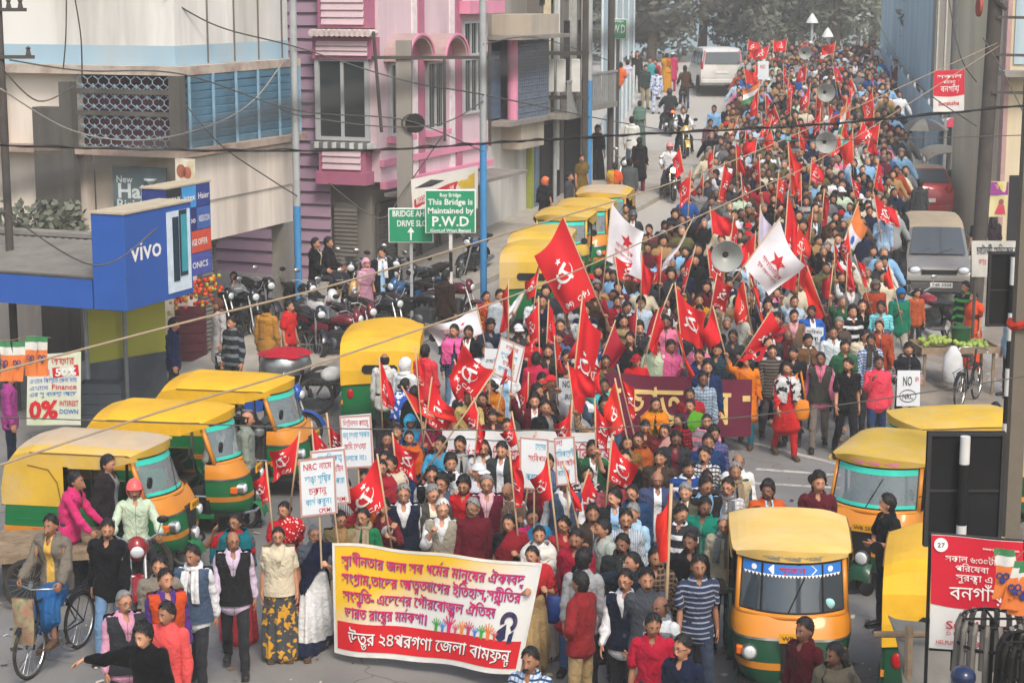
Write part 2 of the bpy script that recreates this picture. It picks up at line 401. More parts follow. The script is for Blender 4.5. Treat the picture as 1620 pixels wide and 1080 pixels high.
ob_box('balcony_post',(-.36,-.12,zg0),(-.12,.1,zs0),darkconc,b1)
ob_box('side_wall',(.02,v1+.02,0),(.3,L1,zs0-.006),cream,b1)
ob_box('side_window',(-.06,WF.at(12,180)[0],WF.at(5,236)[1]),(-.0,WF.at(-25,180)[0],WF.at(5,140)[1]),mat('brown shutter','#6d4a35',.8),b1)
ob_box('pillar',(-.45,WF.at(120,250)[0],0),(-.15,WF.at(76,250)[0],WF.at(100,168)[1]),darkconc,b1)
ob_box('pillar',(-.5,WF.at(140,250)[0],0),(-.3,WF.at(121,250)[0],WF.at(130,128)[1]),darkconc,b1)
ob_box('ground_floor_wall',(.35,.25,0),(1.3,v1+.02,zf-.003),cream,b1)
ob_box('arcade_fascia',(.3,-.02,WS.at(320,383)[1]),(uE-.25,.12,zf-.003),cream,b1)
ob_box('arcade_fascia_lip',(.25,-.06,WS.at(320,318)[1]),(uE-.2,-.023,zf-.06),cream,b1)
ob_box('arcade_pier',(uE-.62,-.03,0),(uE-.26,.3,WS.at(320,383)[1]-.003),concrete,b1)
ob_box('arcade_ceiling',(.3,.13,WS.at(320,383)[1]),(uE-.25,4,WS.at(320,383)[1]+.1),gray_wall,b1)
shutter(b1,.75,1.25,.1,2.6,.22)
def board(name,label,cat,W_,px,mats,off=.05,th=.05,parent=None):
 u0,z0,u1,z1=W_.rect(*px);o=W_.o+W_.d*((u0+u1)/2);rz=math.atan2(W_.d.y,W_.d.x)
 e=empty(name,(o.x,o.y,0),rz,label,cat);w=abs(u1-u0)
 return e,w,z0,z1
e=empty('shop_board',(C1.x,C1.y,0),RZ,'dusty grey restaurant board under the lattice balcony reading New Haji in white','sign')
a,z1=WF.at(182,262);b_,z0=WF.at(268,332)
ob_box('panel',(-.10,b_,z0),(-.04,a,z1),mat('grey board','#5d6a6e',.7,0,.1,2,dirt='#7b7f7d',dscale=2),e)
m_=MB();f_=plane_fn((-.105,a,z0),(0,-1,0),(0,0,1),.003)
letters(m_,'New',f_,None,.13,None,.08,.62*(z1-z0));letters(m_,'Haji',f_,.72,.27,None,.1,.26*(z1-z0),.03);letters(m_,'Biriyani',f_,.9,.2,None,.07,-.02)
m_.build('lettering',mat('board white','#c3cccb',.7),e)
m_=MB();m_.lathe([(.02,0),(.13,.1),(.13,.13),(.06,.13)],(-.115,a-.86,z1-.34),'Z',10);m_.build('bowl_emblem',mat('board white','#c3cccb',.7),e)
e=empty('wall_poster',(C1.x,C1.y,0),RZ,'tall weathered yellow and white poster on the cream corner pillar','poster')
a,z1=WF.at(301,247);b_,z0=WF.at(334,330)
pm=mat('weathered poster','#d3cfc0',.8,0,.1,3,dirt='#b79c5e',dscale=4,damt=.8)
ob_box('sheet',(-.55,b_,z0),(-.52,a,z1),pm,e)
m_=MB();f_=plane_fn((-.552,a,z0),(0,-1,0),(0,0,1),.003)
for k,(cx,cz,r_)in enumerate(((.13,.75,.1),(.26,.72,.09),(.2,.45,.12),(.12,.25,.07))):m_.add([f_(cx+r_*math.cos(t*.5),cz+r_*1.3*math.sin(t*.5))for t in range(13)],[tuple(range(13))])
m_.build('printed_shapes',mat('poster print','#a2604c',.8,0,.3,9),e)
b2=empty('pink_building',(P2c.x,P2c.y,0),RZ,'mauve and pink painted building with arched window hoods and grey shop shutters','building')
W2=Wall(P2c,D_ST);F2=Wall(P2c,N_ST)
uE2=W2.at(772,150)[0];zc=W2.at(604,288)[1]
ob_box('upper_wall',(0.0,.0,zc),(uE2,8,11),pink,b2)
ob_box('ground_floor_wall',(.25,.35,0),(uE2,8,zc-.003),gray_wall,b2)
vL=F2.at(330,300)[0];vR=F2.at(524,300)[0]
m_=MB();n=38;z0=.05
for i in range(n):
 a=.05+i*.29;m_.add([(-.045,vR,a),(-.045,vL+1.5,a),(-.02,vL+1.5,a+.285),(-.02,vR,a+.285),(.02,vR,a),(.02,vL+1.5,a)],[(0,1,2,3),(0,4,5,1)])
lap=m_.build('lapped_wall',mauve,b2)
m_=MB()
for i in range(n):a=.05+i*.29;m_.box((-.06,vR,a-.012),(-.046,vL+1.5,a+.012))
m_.build('lap_joint',mat('dark lap joint','#4c3546',.8),lap)
ob_box('end_wall',(.03,vR-.02,zc-.003),(.2,vL+1.4,11),mauve,b2)
def f2rect(x0,y0,x1,y1):
 a,zt=F2.at(x0,y0);b_,_=F2.at(x1,y0);_,zb=F2.at(x0,y1);return b_,a,zb,zt
def bay(name,px,dep,m,stripes=0):
 a,b_,zb,zt=f2rect(*px);o=MB().box((-dep,a,zb),(.02,b_,zt)).build(name,m,b2)
 if stripes:
  q=MB();h=(zt-zb-.16)/stripes
  for i in range(stripes):z_=zb+.08+i*h;q.add([(-dep-.05,a+.1,z_),(-dep-.05,b_-.1,z_),(-dep-.012,b_-.1,z_+h*.93),(-dep-.012,a+.1,z_+h*.93),(-dep,a+.1,z_),(-dep,b_-.1,z_)],[(0,1,2,3),(0,4,5,1)])
  q.build('lapped_panel',pink,o)
 return o
bay('bay_panel',(512,-60,592,44),.34,magenta,8)
bay('bay_panel',(506,58,600,92),.38,magenta,3)
bay('bay_panel',(515,228,588,270),.34,magenta,3)
bay('bay_base',(512,268,592,288),.4,magenta)
a,b_,zb,zt=f2rect(508,44,604,58)
m_=MB()
for k in range(12):y_=a+(b_-a)*(k+.5)/12;m_.lathe([(.0,-.24),(.085,-.24),(.07,.16),(0,.16)],(-.36,y_,zt-.1),'X',8)
m_.build('tiled_ledge',mat('bleached ledge','#cfc0be',.9),b2)
a,b_,zb,zt=f2rect(514,96,586,214)
ob_box('bay_wall',(-.24,a-.25,zb-.3),(.02,b_+.05,zt+.1),pink,b2)
w_=MB().box((-.265,a,zb),(-.255,b_,zt)).build('window',winglass,b2)
m_=MB().box((-.33,a-.1,zb-.08),(-.245,a,zt+.08)).box((-.33,b_,zb-.08),(-.245,b_+.1,zt+.08)).box((-.328,a,zt),(-.245,b_,zt+.08)).box((-.328,a,zb-.08),(-.245,b_,zb)).box((-.31,(a+b_)/2-.035,zb),(-.266,(a+b_)/2+.035,zt))
m_.build('frame',winframe,w_)
m_=MB();zs=zb-.1
for k in range(14):y0=a-.2+(b_-a+.4)*k/14;m_.slot(k%2).box((-.42,y0,zs-.16),(-.22,y0+(b_-a+.4)/14,zs-.02))
m_.build('checked_sill',[mat('white sill','#c9cccb',.7),mat('grey sill','#6e7274',.7)],w_)
for x0,x1 in((659,668),(718,727)):
 u0,_=W2.at(x0,100);u1,_=W2.at(x1,100);ob_box('vertical_trim',(u0,-.07,zc-.2),(u1,.0,11),magenta,b2)
 ob_box('pilaster',(u0-.28,-.035,zc-.1),(u0-.01,.001,11),mat('white pilaster','#dcd3d6',.8),b2)
for x0,x1,yt,yb in((615,641,104,212),(673,697,102,203)):
 u0,zt=W2.at(x0,yt);u1,_=W2.at(x1,yt);_,zb=W2.at(x0,yb);window(b2,u0,u1,zb,zt,0,2)
 hood=MB();uc=(u0+u1)/2;hw=(u1-u0)/2+.28;zt+=.1
 def arc(r_,dz=0):return[(uc-r_*math.cos(math.pi*i/12),zt+dz+r_*.85*math.sin(math.pi*i/12))for i in range(13)]
 o_,i_=arc(hw),arc(hw-.12)
 hood.prism(o_+i_[::-1],-.62,0);h_=hood.build('arched_hood',mat('bleached hood','#a8908f',.9,0,.1,3),b2)
 q=MB();q.prism(arc(hw-.122)[:],-.3,-.28);q.build('hood_back',magenta,h_)
 q=MB();q.prism(arc(hw+.015)+arc(hw-.05)[::-1],-.66,-.622);q.build('hood_rim',pinkstrip,h_)
 ob_box('window_sill',(u0-.15,-.22,zb-.2),(u1+.15,-.0,zb-.07),pinkstrip,b2)
u0,zt=W2.at(728,38);u1,_=W2.at(762,38);_,zm=W2.at(728,90);_,zb=W2.at(728,178)
window(b2,u0+.1,u1,zm+.06,zt,0,3);window(b2,u0+.1,u1,zb,zm-.1,0,3)
ob_box('cornice',(u0-.2,-.35,W2.at(728,22)[1]),(uE2+.3,.0,W2.at(728,2)[1]),pinkstrip,b2)
ob_box('string_course',(-.02,-.16,zc-.16),(uE2,.0,zc-.0),pinkstrip,b2)
ob_box('string_course',(-.02,-.09,zc+.35),(uE2,.0,zc+.5),pinkstrip,b2)
ob_box('base_awning',(-.02,-1.1,zc-.32),(uE2,-.1,zc-.24),gray_wall,b2)
for k in range(5):
 u0=.45+k*(uE2-.5)/5;shutter(b2,u0,u0+(uE2-.5)/5-.28,.25,zc-.75,.3)
for x0,x1 in((528,562),(592,640)):
 pass
a,b_,zb,zt=f2rect(530,300,566,450)
m_=MB();nn=26
sh=MB()
for i in range(nn):z_=.2+(zc-.8)*i/nn;sh.add([(-.075,a,z_),(-.075,b_,z_),(-.05,b_,z_+(zc-.8)/nn*.7),(-.05,a,z_+(zc-.8)/nn*.7),(-.04,a,z_),(-.04,b_,z_)],[(0,1,2,3),(0,1,5,4)])
sh.box((-.045,a,.2),(-.03,b_,zc-.5));sh.build('end_shutter',shutter_m,b2)
b3o=P2c+D_ST*(uE2+.15);b3=empty('grey_building',(b3o.x,b3o.y,0),RZ,'soot stained grey building with a patterned blue grille on its upper floor','building')
W3=Wall(b3o,D_ST)
def U3(px,py=120):return W3.at(px,py)[0]
zA=W3.at(790,190)[1];zT=W3.at(790,62)[1];z2=W3.at(800,236)[1]
ob_box('upper_wall',(0,.3,zA),(U3(850),8,11),gray_wall,b3)
ob_box('ledge',(-.1,-.6,zA-.12),(U3(846),.3,zA),concrete,b3)
ob_box('fascia',(U3(799),-.45,z2),(U3(836),.28,zA-.123),beige_wall,b3)
ob_box('ground_wall',(0,.1,0),(U3(848),8,zA-.125),mat('whitewashed wall','#c6c4bf',.95,0,.08,1,dirt='#87837c',dscale=.8,damt=.7,streak=True),b3)
ob_box('sunshade',(-.2,-1.0,zT),(U3(846),.3,zT+.1),concrete,b3)
ob_box('sunshade_box',(U3(795),-.8,zT+.101),(U3(840),.3,zT+.62),beige_wall,b3)
gu0,gu1=U3(797),U3(845)
m_=MB();nu,nz=14,12
for i in range(nu+1):u=gu0+(gu1-gu0)*i/nu;m_.box((u-.02,-.42,zA),(u+.02,-.38,zT))
for j in range(nz+1):z_=zA+(zT-zA)*j/nz;m_.box((gu0,-.43,z_-.02),(gu1,-.385,z_+.02))
for i in range(nu):
 for j in range(nz):m_.ball((gu0+(gu1-gu0)*(i+.5)/nu,-.4,zA+(zT-zA)*(j+.5)/nz),(.05,.015,.06),6,4)
gr=m_.build('patterned_grille',mat('slate blue grille','#6c7787',.7,.1),b3)
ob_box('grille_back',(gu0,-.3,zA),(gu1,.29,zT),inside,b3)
ob_box('doorway',(U3(765),.0,zA+.05),(U3(792),.29,zT-.3),mat('blue door','#4b5c72',.8,0,.2),b3)
MB().lathe([(.14,zA),(.14,zT)],(U3(794),-.3,0),'Z',12).build('round_column',pinkstrip,b3)
ob_box('side_strip',(U3(838),-.06,0),(U3(842),.09,3.4),mat('olive strip','#8c9440',.8),b3)
ob_box('side_strip',(U3(844),-.06,0),(U3(849),.09,3.4),mat('slate strip','#5d7288',.8),b3)
ob_box('concrete_kiosk',(U3(803),-1.0,0),(U3(838),.0,1.3),darkconc,b3)
sp=wp(838,300,52.0);e=empty('strip_sign',(sp.x,sp.y,terrain(sp.x,sp.y)),0,'narrow yellow vertical shop sign with red lettering beside the parked auto rickshaws','sign')
ob_box('panel',(-.13,-.03,.3),(.13,.03,3.3),mat('yellow strip','#c9a23e',.7,0,.12,3),e,.01)
m_=MB()
for k,ch in enumerate(('লি','পি','কা','স্টে','শ','না','রী')):letters(m_,ch,plane_fn((0,-.034,3.0-k*.42),(1,0,0),(0,0,1)),None,.2,True,0,-.1)
m_.build('lettering',mat('dark red letters','#8c2f2a',.7),e)
far_specs=[(850,888,'far shop block with cream pilaster and cluttered dark verandah','#6f6a64','#cfc3a4',9.6),(888,932,'narrow far tenement with pale pipes down a dark grey front','#77746f','#b9b7b2',9.0)]
for x0,x1,lab,c0,c1,H_ in far_specs:
 u0,u1=W3.at(x0,150)[0],W3.at(x1,150)[0];o=b3o+D_ST*u0;e=empty('shop_block',(o.x,o.y,0),RZ,lab,'building');w=u1-u0-.05
 zt=terrain(o.x,o.y)
 ob_box('wall',(0,0,0),(w,7,H_),mat('wall '+c0,c0,.95,0,.12,1,.1,25,dirt='#45423f',dscale=.9,damt=.6,streak=True),e)
 ob_box('pilaster',(w*.25,-.1,zt+2.6),(w*.42,-.002,H_),mat('pil '+c1,c1,.9),e)
 ob_box('balcony',(0,-.9,zt+2.5),(w,-.003,zt+2.65),concrete,e)
 q=MB()
 for k in range(14):q.box((w*k/14,-.9,zt+2.65),(w*k/14+.03,-.86,zt+3.5))
 q.box((0,-.91,zt+3.5),(w,-.85,zt+3.56));q.build('railing',mat('grey iron','#8b8d8d',.6),e)
 for k in range(2):
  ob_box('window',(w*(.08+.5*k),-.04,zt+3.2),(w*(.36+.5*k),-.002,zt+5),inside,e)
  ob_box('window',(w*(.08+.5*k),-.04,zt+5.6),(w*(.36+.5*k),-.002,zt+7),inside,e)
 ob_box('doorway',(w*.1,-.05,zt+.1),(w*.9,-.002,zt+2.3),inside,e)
 q=MB().tube([(w*.62,-.12,zt+1),(w*.62,-.12,H_)],.05,6).tube([(w*.72,-.12,zt+1),(w*.72,-.12,H_)],.04,6);q.build('drain_pipe',mat('pale pipe','#c9cbc8',.7),e)
blue_sheet=mat('weathered blue sheet','#9db3be',.7,.1,.08,2,dirt='#c5cfd3',dscale=1.2,damt=.7,streak=True)
def sheet_wall(name,label,p0,p1,z0,z1,frame=True):
 p0,p1=Vector((p0[0],p0[1],0)),Vector((p1[0],p1[1],0));L_=(p1-p0).length;rz=math.atan2((p1-p0).y,(p1-p0).x)
 e=empty(name,p0,rz,label,'fence');n=int(L_/.16);mb=MB()
 f_=lambda u,v:(u*L_,.025*(1 if int(round(u*n))%2 else-1),z0(u)+(z1(u)-z0(u))*v)
 mb.grid(f_,n,2);mb.build('corrugated_sheet',blue_sheet,e)
 q=MB();k=max(3,int(L_/2.2))
 for i in range(k+1):x_=L_*i/k;q.box((x_-.05,-.1,z0(i/k)-.3),(x_+.05,-.03,z1(i/k)+.1))
 q.build('post',mat('white post','#c8cdce',.7),e);return e
pa,pb=wp(930,330,55),wp(1000,150,75)
tz=lambda p:terrain(p.x,p.y)
def par(p0,p1,h0,h1,f=None):
 g=lambda u:(lambda p:terrain(p.x,p.y))(Vector(p0).lerp(Vector(p1),u))
 return(lambda u:g(u)+h0),(lambda u:g(u)+h1)
z0_,z1_=par(pa,pb,-.1,1.35);sheet_wall('blue_fence','pale blue sheet parapet running up the left side of the bridge',pa,pb,z0_,z1_)
qa,qb=wp(950,150,72),wp(1000,120,84);z0_,z1_=par(qa,qb,1.2,9);sheet_wall('blue_hoarding','tall pale blue hoarding behind the poles on the left of the bridge',qa,qb,z0_,z1_)
pa,pb=wp(1492,200,60),wp(1383,100,86);z0_,z1_=par(pa,pb,-.1,1.35)
def rz0(u):return terrain(0,60+26*u)-.5
def rz1(u):return terrain(0,60+26*u)+1.35
sheet_wall('blue_fence','blue and white slatted railing along the right edge of the bridge',pa,pb,rz0,rz1)
qa,qb=wp(1472,140,70),wp(1392,90,88);sheet_wall('blue_hoarding','tall blue corrugated hoarding standing above the right bridge railing',qa,qb,lambda u:2.2,lambda u:11)
def block(name,label,px0,px1,Y,dep,H_,m,cat='building',z=0):
 a,b_=wp(px0,200,Y),wp(px1,200,Y);e=empty(name,(a.x,Y,0),0,label,cat);w=b_.x-a.x
 ob_box('wall',(0,0,0),(w,dep,H_),m,e);return e,w
e,w=block('grey_house','tall dusty grey sheet wall behind the right hand poles',1474,1507,66,.5,11,gray_wall)
for k in range(3):ob_box('panel_rib',(.05+k*.28,-.05,1),(.10+k*.28,-.003,11),mat('pale rib','#b5b2ab',.8),e)
ob_box('ledge',(-.1,-.5,3.6),(w,-.003,3.75),concrete,e)
e,w=block('corner_shop','cream and blue corner shop cut by the right edge of the picture',1592,1760,50,6,10,mat('corner cream','#cfc2a6',.9,0,.1,1,dirt='#8e8576',dscale=.8,damt=.6,streak=True))
for k in range(3):ob_box('blue_panel',(.1+k*.42,-.05,5.6),(.42+k*.42,-.003,7.6),blue_sheet,e)
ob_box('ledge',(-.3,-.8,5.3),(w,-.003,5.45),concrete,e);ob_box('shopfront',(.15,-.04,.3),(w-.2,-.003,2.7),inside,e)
ob_box('pink_pilaster',(-.12,-.1,0),(-.003,.3,10),mat('dull rose','#a98b88',.9),e)
def leafmat(k,c):return mat('leaves '+k,c,.7,0,.35,.35,spec=.25)
LEAF=[leafmat('a',(.115,.125,.10)),leafmat('b',(.12,.135,.095)),leafmat('c',(.135,.145,.11))]
bark=mat('bark',(.09,.075,.06),.95,0,.3,4,.4,20)
def tree(x,y,h,rad,m,label,seed,n=2200,leaf=.20,base=None):
 r=random.Random(seed);z0=terrain(x,y)-.3 if base is None else base
 t=empty('tree',(x,y,z0),0,label,'tree','trees beyond the bridge')
 tr=MB();top=h*.55;tr.tube([(0,0,0),(.1,.05,top*.5),(.05,.15,top)],[.28,.22,.15],9);blobs=[]
 for k in range(9):
  a=2.4*k+r.random();z=h*(.22+.68*k/9);q=rad*(.75-.35*abs(k/9-.35))*r.uniform(.6,1);e_=Vector((q*math.cos(a),q*math.sin(a),z))
  tr.tube([(.05,.1,top*(.6+.4*k/9)),(e_.x*.5,e_.y*.5,z-.25),tuple(e_)],[.12,.07,.03],6)
  blobs.append((e_,rad*r.uniform(.38,.6)))
 blobs.append((Vector((0,0,h*.9)),rad*.45));blobs.append((Vector((0,0,h*.65)),rad*.6))
 tr.build('trunk',bark,t,60)
 cr=MB()
 for k in range(n):
  c_,q=blobs[k%len(blobs)];d=Vector((r.gauss(0,1),r.gauss(0,1),r.gauss(0,.8))).normalized();p=c_+d*q*(r.random()**.4)*Vector((1,1,.8)).length/1.6
  s_=leaf*r.uniform(.6,1.5);u=Vector((r.gauss(0,1),r.gauss(0,1),r.gauss(0,1))).normalized();v=u.orthogonal().normalized()
  cr.slot(0 if r.random()<.7 else 1)
  cr.add([p-u*s_,p-v*s_*.5,p+u*s_,p+v*s_*.5],[(0,1,2,3)])
 cr.build('crown',[m,LEAF[2]],t,fix=False)
tspecs=[(880,92,8,3.2,0,'broad grey green tree behind the left hoarding'),(960,100,7,3.4,0,'dusty tree on the far left of the bridge end'),(1030,96,7.5,3.3,0,'dark tree behind the white car with a hanging crown'),(1110,102,8,3.6,1,'wide dusty tree above the white car'),(1190,98,6.5,2.9,0,'smaller grey green tree behind the far flags'),(1250,104,8.5,3.7,1,'tall olive tree behind the twin lamp posts'),(1320,98,8,3.5,1,'bright green tree right of the lamp posts'),(1380,106,9,3.9,0,'dark tree against the right hoarding'),(1530,80,9,3.0,0,'dark tree between the right hoarding and the grey house')]
for i,(px,Y,h,rd,mi,lab)in enumerate(tspecs):
 p=wp(px,60,Y);tree(p.x,Y,h,rd,LEAF[mi],lab,40+i)
def wood():
 r=random.Random(5);cr=MB()
 for k in range(3800):
  x=r.uniform(-12,40);y=r.uniform(112,128);z=r.uniform(-2,9)*(.7+.3*math.sin(x*.9));s_=r.uniform(.3,.7);u=Vector((r.gauss(0,1),r.gauss(0,1),r.gauss(0,1))).normalized();v=u.orthogonal().normalized();p=Vector((x,y,z))
  cr.slot(r.randrange(2));cr.add([p-u*s_,p-v*s_*.6,p+u*s_,p+v*s_*.6],[(0,1,2,3)])
 tag(cr.build('far_woods',[LEAF[0],LEAF[1]],None,fix=False),'far mass of dusty trees closing the view beyond the bridge','woods',kind='stuff')
wood()
for px,Y,wd,h,lab,c in((1010,111,14,8.0,'long pale blue shed glimpsed between the trees beyond the bridge','#a3bac8'),(1290,113,22,9.5,'pale dusty house wall behind the trees at the top of the picture','#b9c2c4')):  # pale walls set large behind the trees so the hazy distance reads lighter
 p=wp(px,60,Y);e=empty('far_shed',(p.x,Y,1.2),0,lab,'building');ob_box('wall',(-wd/2,0,-2),(wd/2,4,h),mat('shed '+c,c,.9,0,.1,.6),e)
 ob_box('roof',(-wd/2-.3,-.4,h),(wd/2+.3,4.4,h+.25),beige_wall,e);ob_box('window',(-wd*.2,-.05,h*.4),(wd*.1,-.003,h*.75),inside,e)
# ================================================================ PEOPLE: one posable figure, clothes cut to it
def sweep(mb,pts,n=16):
 """closed body of elliptic rings; pts = (x, y, z, rx, ry)"""
 P=[np.array(p[:3],float)for p in pts];k=len(P);vs=[]
 for i in range(k):
  t=P[min(k-1,i+1)]-P[max(0,i-1)];t=t/np.linalg.norm(t)
  a=np.array([1.,0,0]);a=a-t*a.dot(t);a/=np.linalg.norm(a);b=np.cross(t,a)
  for sc,off in(((.55,-.6),(1,0))if i==0 else((1,0),(.55,.6))if i==k-1 else((1,0),)):
   for j in range(n):
    an=2*math.pi*j/n;vs.append(P[i]+t*off*min(pts[i][3],pts[i][4])+a*math.cos(an)*pts[i][3]*sc+b*math.sin(an)*pts[i][4]*sc)
 K=k+2;fs=[(i*n+j,i*n+(j+1)%n,(i+1)*n+(j+1)%n,(i+1)*n+j)for i in range(K-1)for j in range(n)]
 mb.add(vs,fs+[tuple(range(n-1,-1,-1)),tuple(range((K-1)*n,K*n))])
def fuse(mb,voxel,ratio,name):
 me=bpy.data.meshes.new(name);me.from_pydata(mb.v,[],mb.f);o=bpy.data.objects.new(name,me);COL.objects.link(o)
 b=bmesh.new();b.from_mesh(me);bmesh.ops.recalc_face_normals(b,faces=b.faces);b.to_mesh(me);b.free()
 md=o.modifiers.new('r','REMESH');md.mode='VOXEL';md.voxel_size=voxel
 md=o.modifiers.new('s','SMOOTH');md.iterations=2;md.factor=.4
 if ratio<1:md=o.modifiers.new('d','DECIMATE');md.ratio=ratio
 dg=bpy.context.evaluated_depsgraph_get();m2=bpy.data.meshes.new_from_object(o.evaluated_get(dg))
 V=np.empty(len(m2.vertices)*3);m2.vertices.foreach_get('co',V);V=V.reshape(-1,3)
 F=[tuple(p.vertices)for p in m2.polygons];bpy.data.objects.remove(o);bpy.data.meshes.remove(me);bpy.data.meshes.remove(m2)
 return V,F
J=dict(root=(0,0,.93),spine=(0,0,1.05),chest=(0,0,1.22),neck=(0,.01,1.42),head=(0,-.005,1.49),top=(0,-.01,1.68))
for s_,k in((1,'L'),(-1,'R')):
 J.update({'uarm'+k:(.157*s_,.012,1.368),'farm'+k:(.305*s_,.02,1.135),'hand'+k:(.415*s_,-.005,.925),'tip'+k:(.475*s_,-.03,.79),'thigh'+k:(.088*s_,0,.88),'shin'+k:(.097*s_,-.004,.48),'foot'+k:(.10*s_,.02,.09),'toe'+k:(.115*s_,-.14,.03)})
J={k:np.array(v,float)for k,v in J.items()}
BONES=['root','spine','chest','neck','head']+[b+s for s in 'LR' for b in('uarm','farm','hand','thigh','shin','foot')]
TAIL=dict(root='spine',spine='chest',chest='neck',neck='head',head='top');RAD=dict(root=.15,spine=.13,chest=.15,neck=.055,head=.095)
PAR=dict(spine='root',chest='spine',neck='chest',head='neck')
for s in 'LR':
 TAIL.update({'uarm'+s:'farm'+s,'farm'+s:'hand'+s,'hand'+s:'tip'+s,'thigh'+s:'shin'+s,'shin'+s:'foot'+s,'foot'+s:'toe'+s})
 RAD.update({'uarm'+s:.052,'farm'+s:.04,'hand'+s:.045,'thigh'+s:.085,'shin'+s:.055,'foot'+s:.045})
 PAR.update({'uarm'+s:'chest','farm'+s:'uarm'+s,'hand'+s:'farm'+s,'thigh'+s:'root','shin'+s:'thigh'+s,'foot'+s:'shin'+s})
def weights(V,F,only=None,it=7,skirt=False):
 n=len(V);D=np.full((n,len(BONES)),9.)
 for i,b in enumerate(BONES):
  if only and b not in only:continue
  a,c=J[b],J[TAIL[b]];d=c-a;t=np.clip(((V-a)@d)/(d@d),0,1);q=np.linalg.norm(V-(a+t[:,None]*d),axis=1);D[:,i]=q/RAD[b]
 W=np.zeros_like(D);W[np.arange(n),D.argmin(1)]=1
 if skirt:
  z,x=V[:,2],V[:,0];lo=np.clip((.98-z)/.2,0,1);L=np.clip(.5+x/.22,0,1);sh=np.clip((.56-z)/.16,0,1);W*=(1-lo)[:,None]
  for nm,wv in(('thighL',lo*L*(1-sh)),('thighR',lo*(1-L)*(1-sh)),('shinL',lo*L*sh),('shinR',lo*(1-L)*sh)):W[:,BONES.index(nm)]+=wv
 E=np.array(sorted({tuple(sorted((f[i],f[(i+1)%len(f)])))for f in F for i in range(len(f))}))
 deg=np.bincount(E.ravel(),minlength=n)[:,None]
 for _ in range(it):
  A=np.zeros_like(W)
  for c in range(W.shape[1]):
   if W[:,c].any():A[:,c]=np.bincount(E[:,0],W[E[:,1],c],n)+np.bincount(E[:,1],W[E[:,0],c],n)
  W=(W+A)/(1+deg)
 return W/W.sum(1,keepdims=True)
def fold(V,amp,seed=0):
 r=np.random.RandomState(seed);d=np.zeros(len(V))
 for k in range(7):
  w=r.normal(0,1,3)*np.array([14,14,26]);d+=np.sin(V@w+r.uniform(0,6))/7**.5
 c=V.copy();c[:,2]=0;nn=V-np.stack([V[:,0]*.75,V[:,1]*0,V[:,2]],1);nn[:,2]=0
 nn/=(np.linalg.norm(nn,axis=1,keepdims=True)+1e-6);return V+nn*(d*amp)[:,None]
def gs(x,c,w):return np.exp(-((x-c)/w)**2)
HC=np.array([0,-.012,1.578])
def head_grid(n=28,k=22):
 vs=[]
 for i in range(k+1):
  t=math.pi*i/k
  for j in range(n):
   a=2*math.pi*j/n;vs.append((math.sin(t)*math.cos(a),math.sin(t)*math.sin(a),math.cos(t)))
 P=np.array(vs);x,y,z=P[:,0].copy(),P[:,1].copy(),P[:,2].copy()
 lo=np.clip(-z,0,1);X=x*.073*(1-.30*lo**1.4);Y=y*.094*(1-.12*lo);Z=z*.108
 Y=np.where(y<0,Y*(1-.06*np.clip(z,0,1)),Y*(1+.04));Y-=.012*lo*(y<0)
 fr=np.clip(-y,0,1)**2
 nose=gs(X,0,.011)*np.where(Z>-.034,np.clip((.022-Z)/.05,0,1),np.clip(1-(-.034-Z)/.008,0,1))
 Y-=fr*.024*nose;Y-=fr*.010*gs(X,0,.02)*gs(Z,-.034,.012)
 for s in(-1,1):Y+=fr*.0085*gs(X,.030*s,.016)*gs(Z,.006,.013);Y-=fr*.006*gs(X,.028*s,.026)*gs(Z,.028,.010);Y-=fr*.004*gs(X,.042*s,.018)*gs(Z,-.024,.016)
 Y-=fr*.007*gs(X,0,.022)*gs(Z,-.060,.008);Y+=fr*.004*gs(X,0,.02)*gs(Z,-.074,.007);Y-=fr*.008*gs(X,0,.022)*gs(Z,-.092,.012)
 V=np.stack([X,Y,Z],1)+HC
 return V,[(i*n+j,(i+1)*n+j,(i+1)*n+(j+1)%n,i*n+(j+1)%n)for i in range(k)for j in range(n)]
def HS(V):return(np.asarray(V,float)-HC)*1.03+HC-np.array([0,-.004,.022])
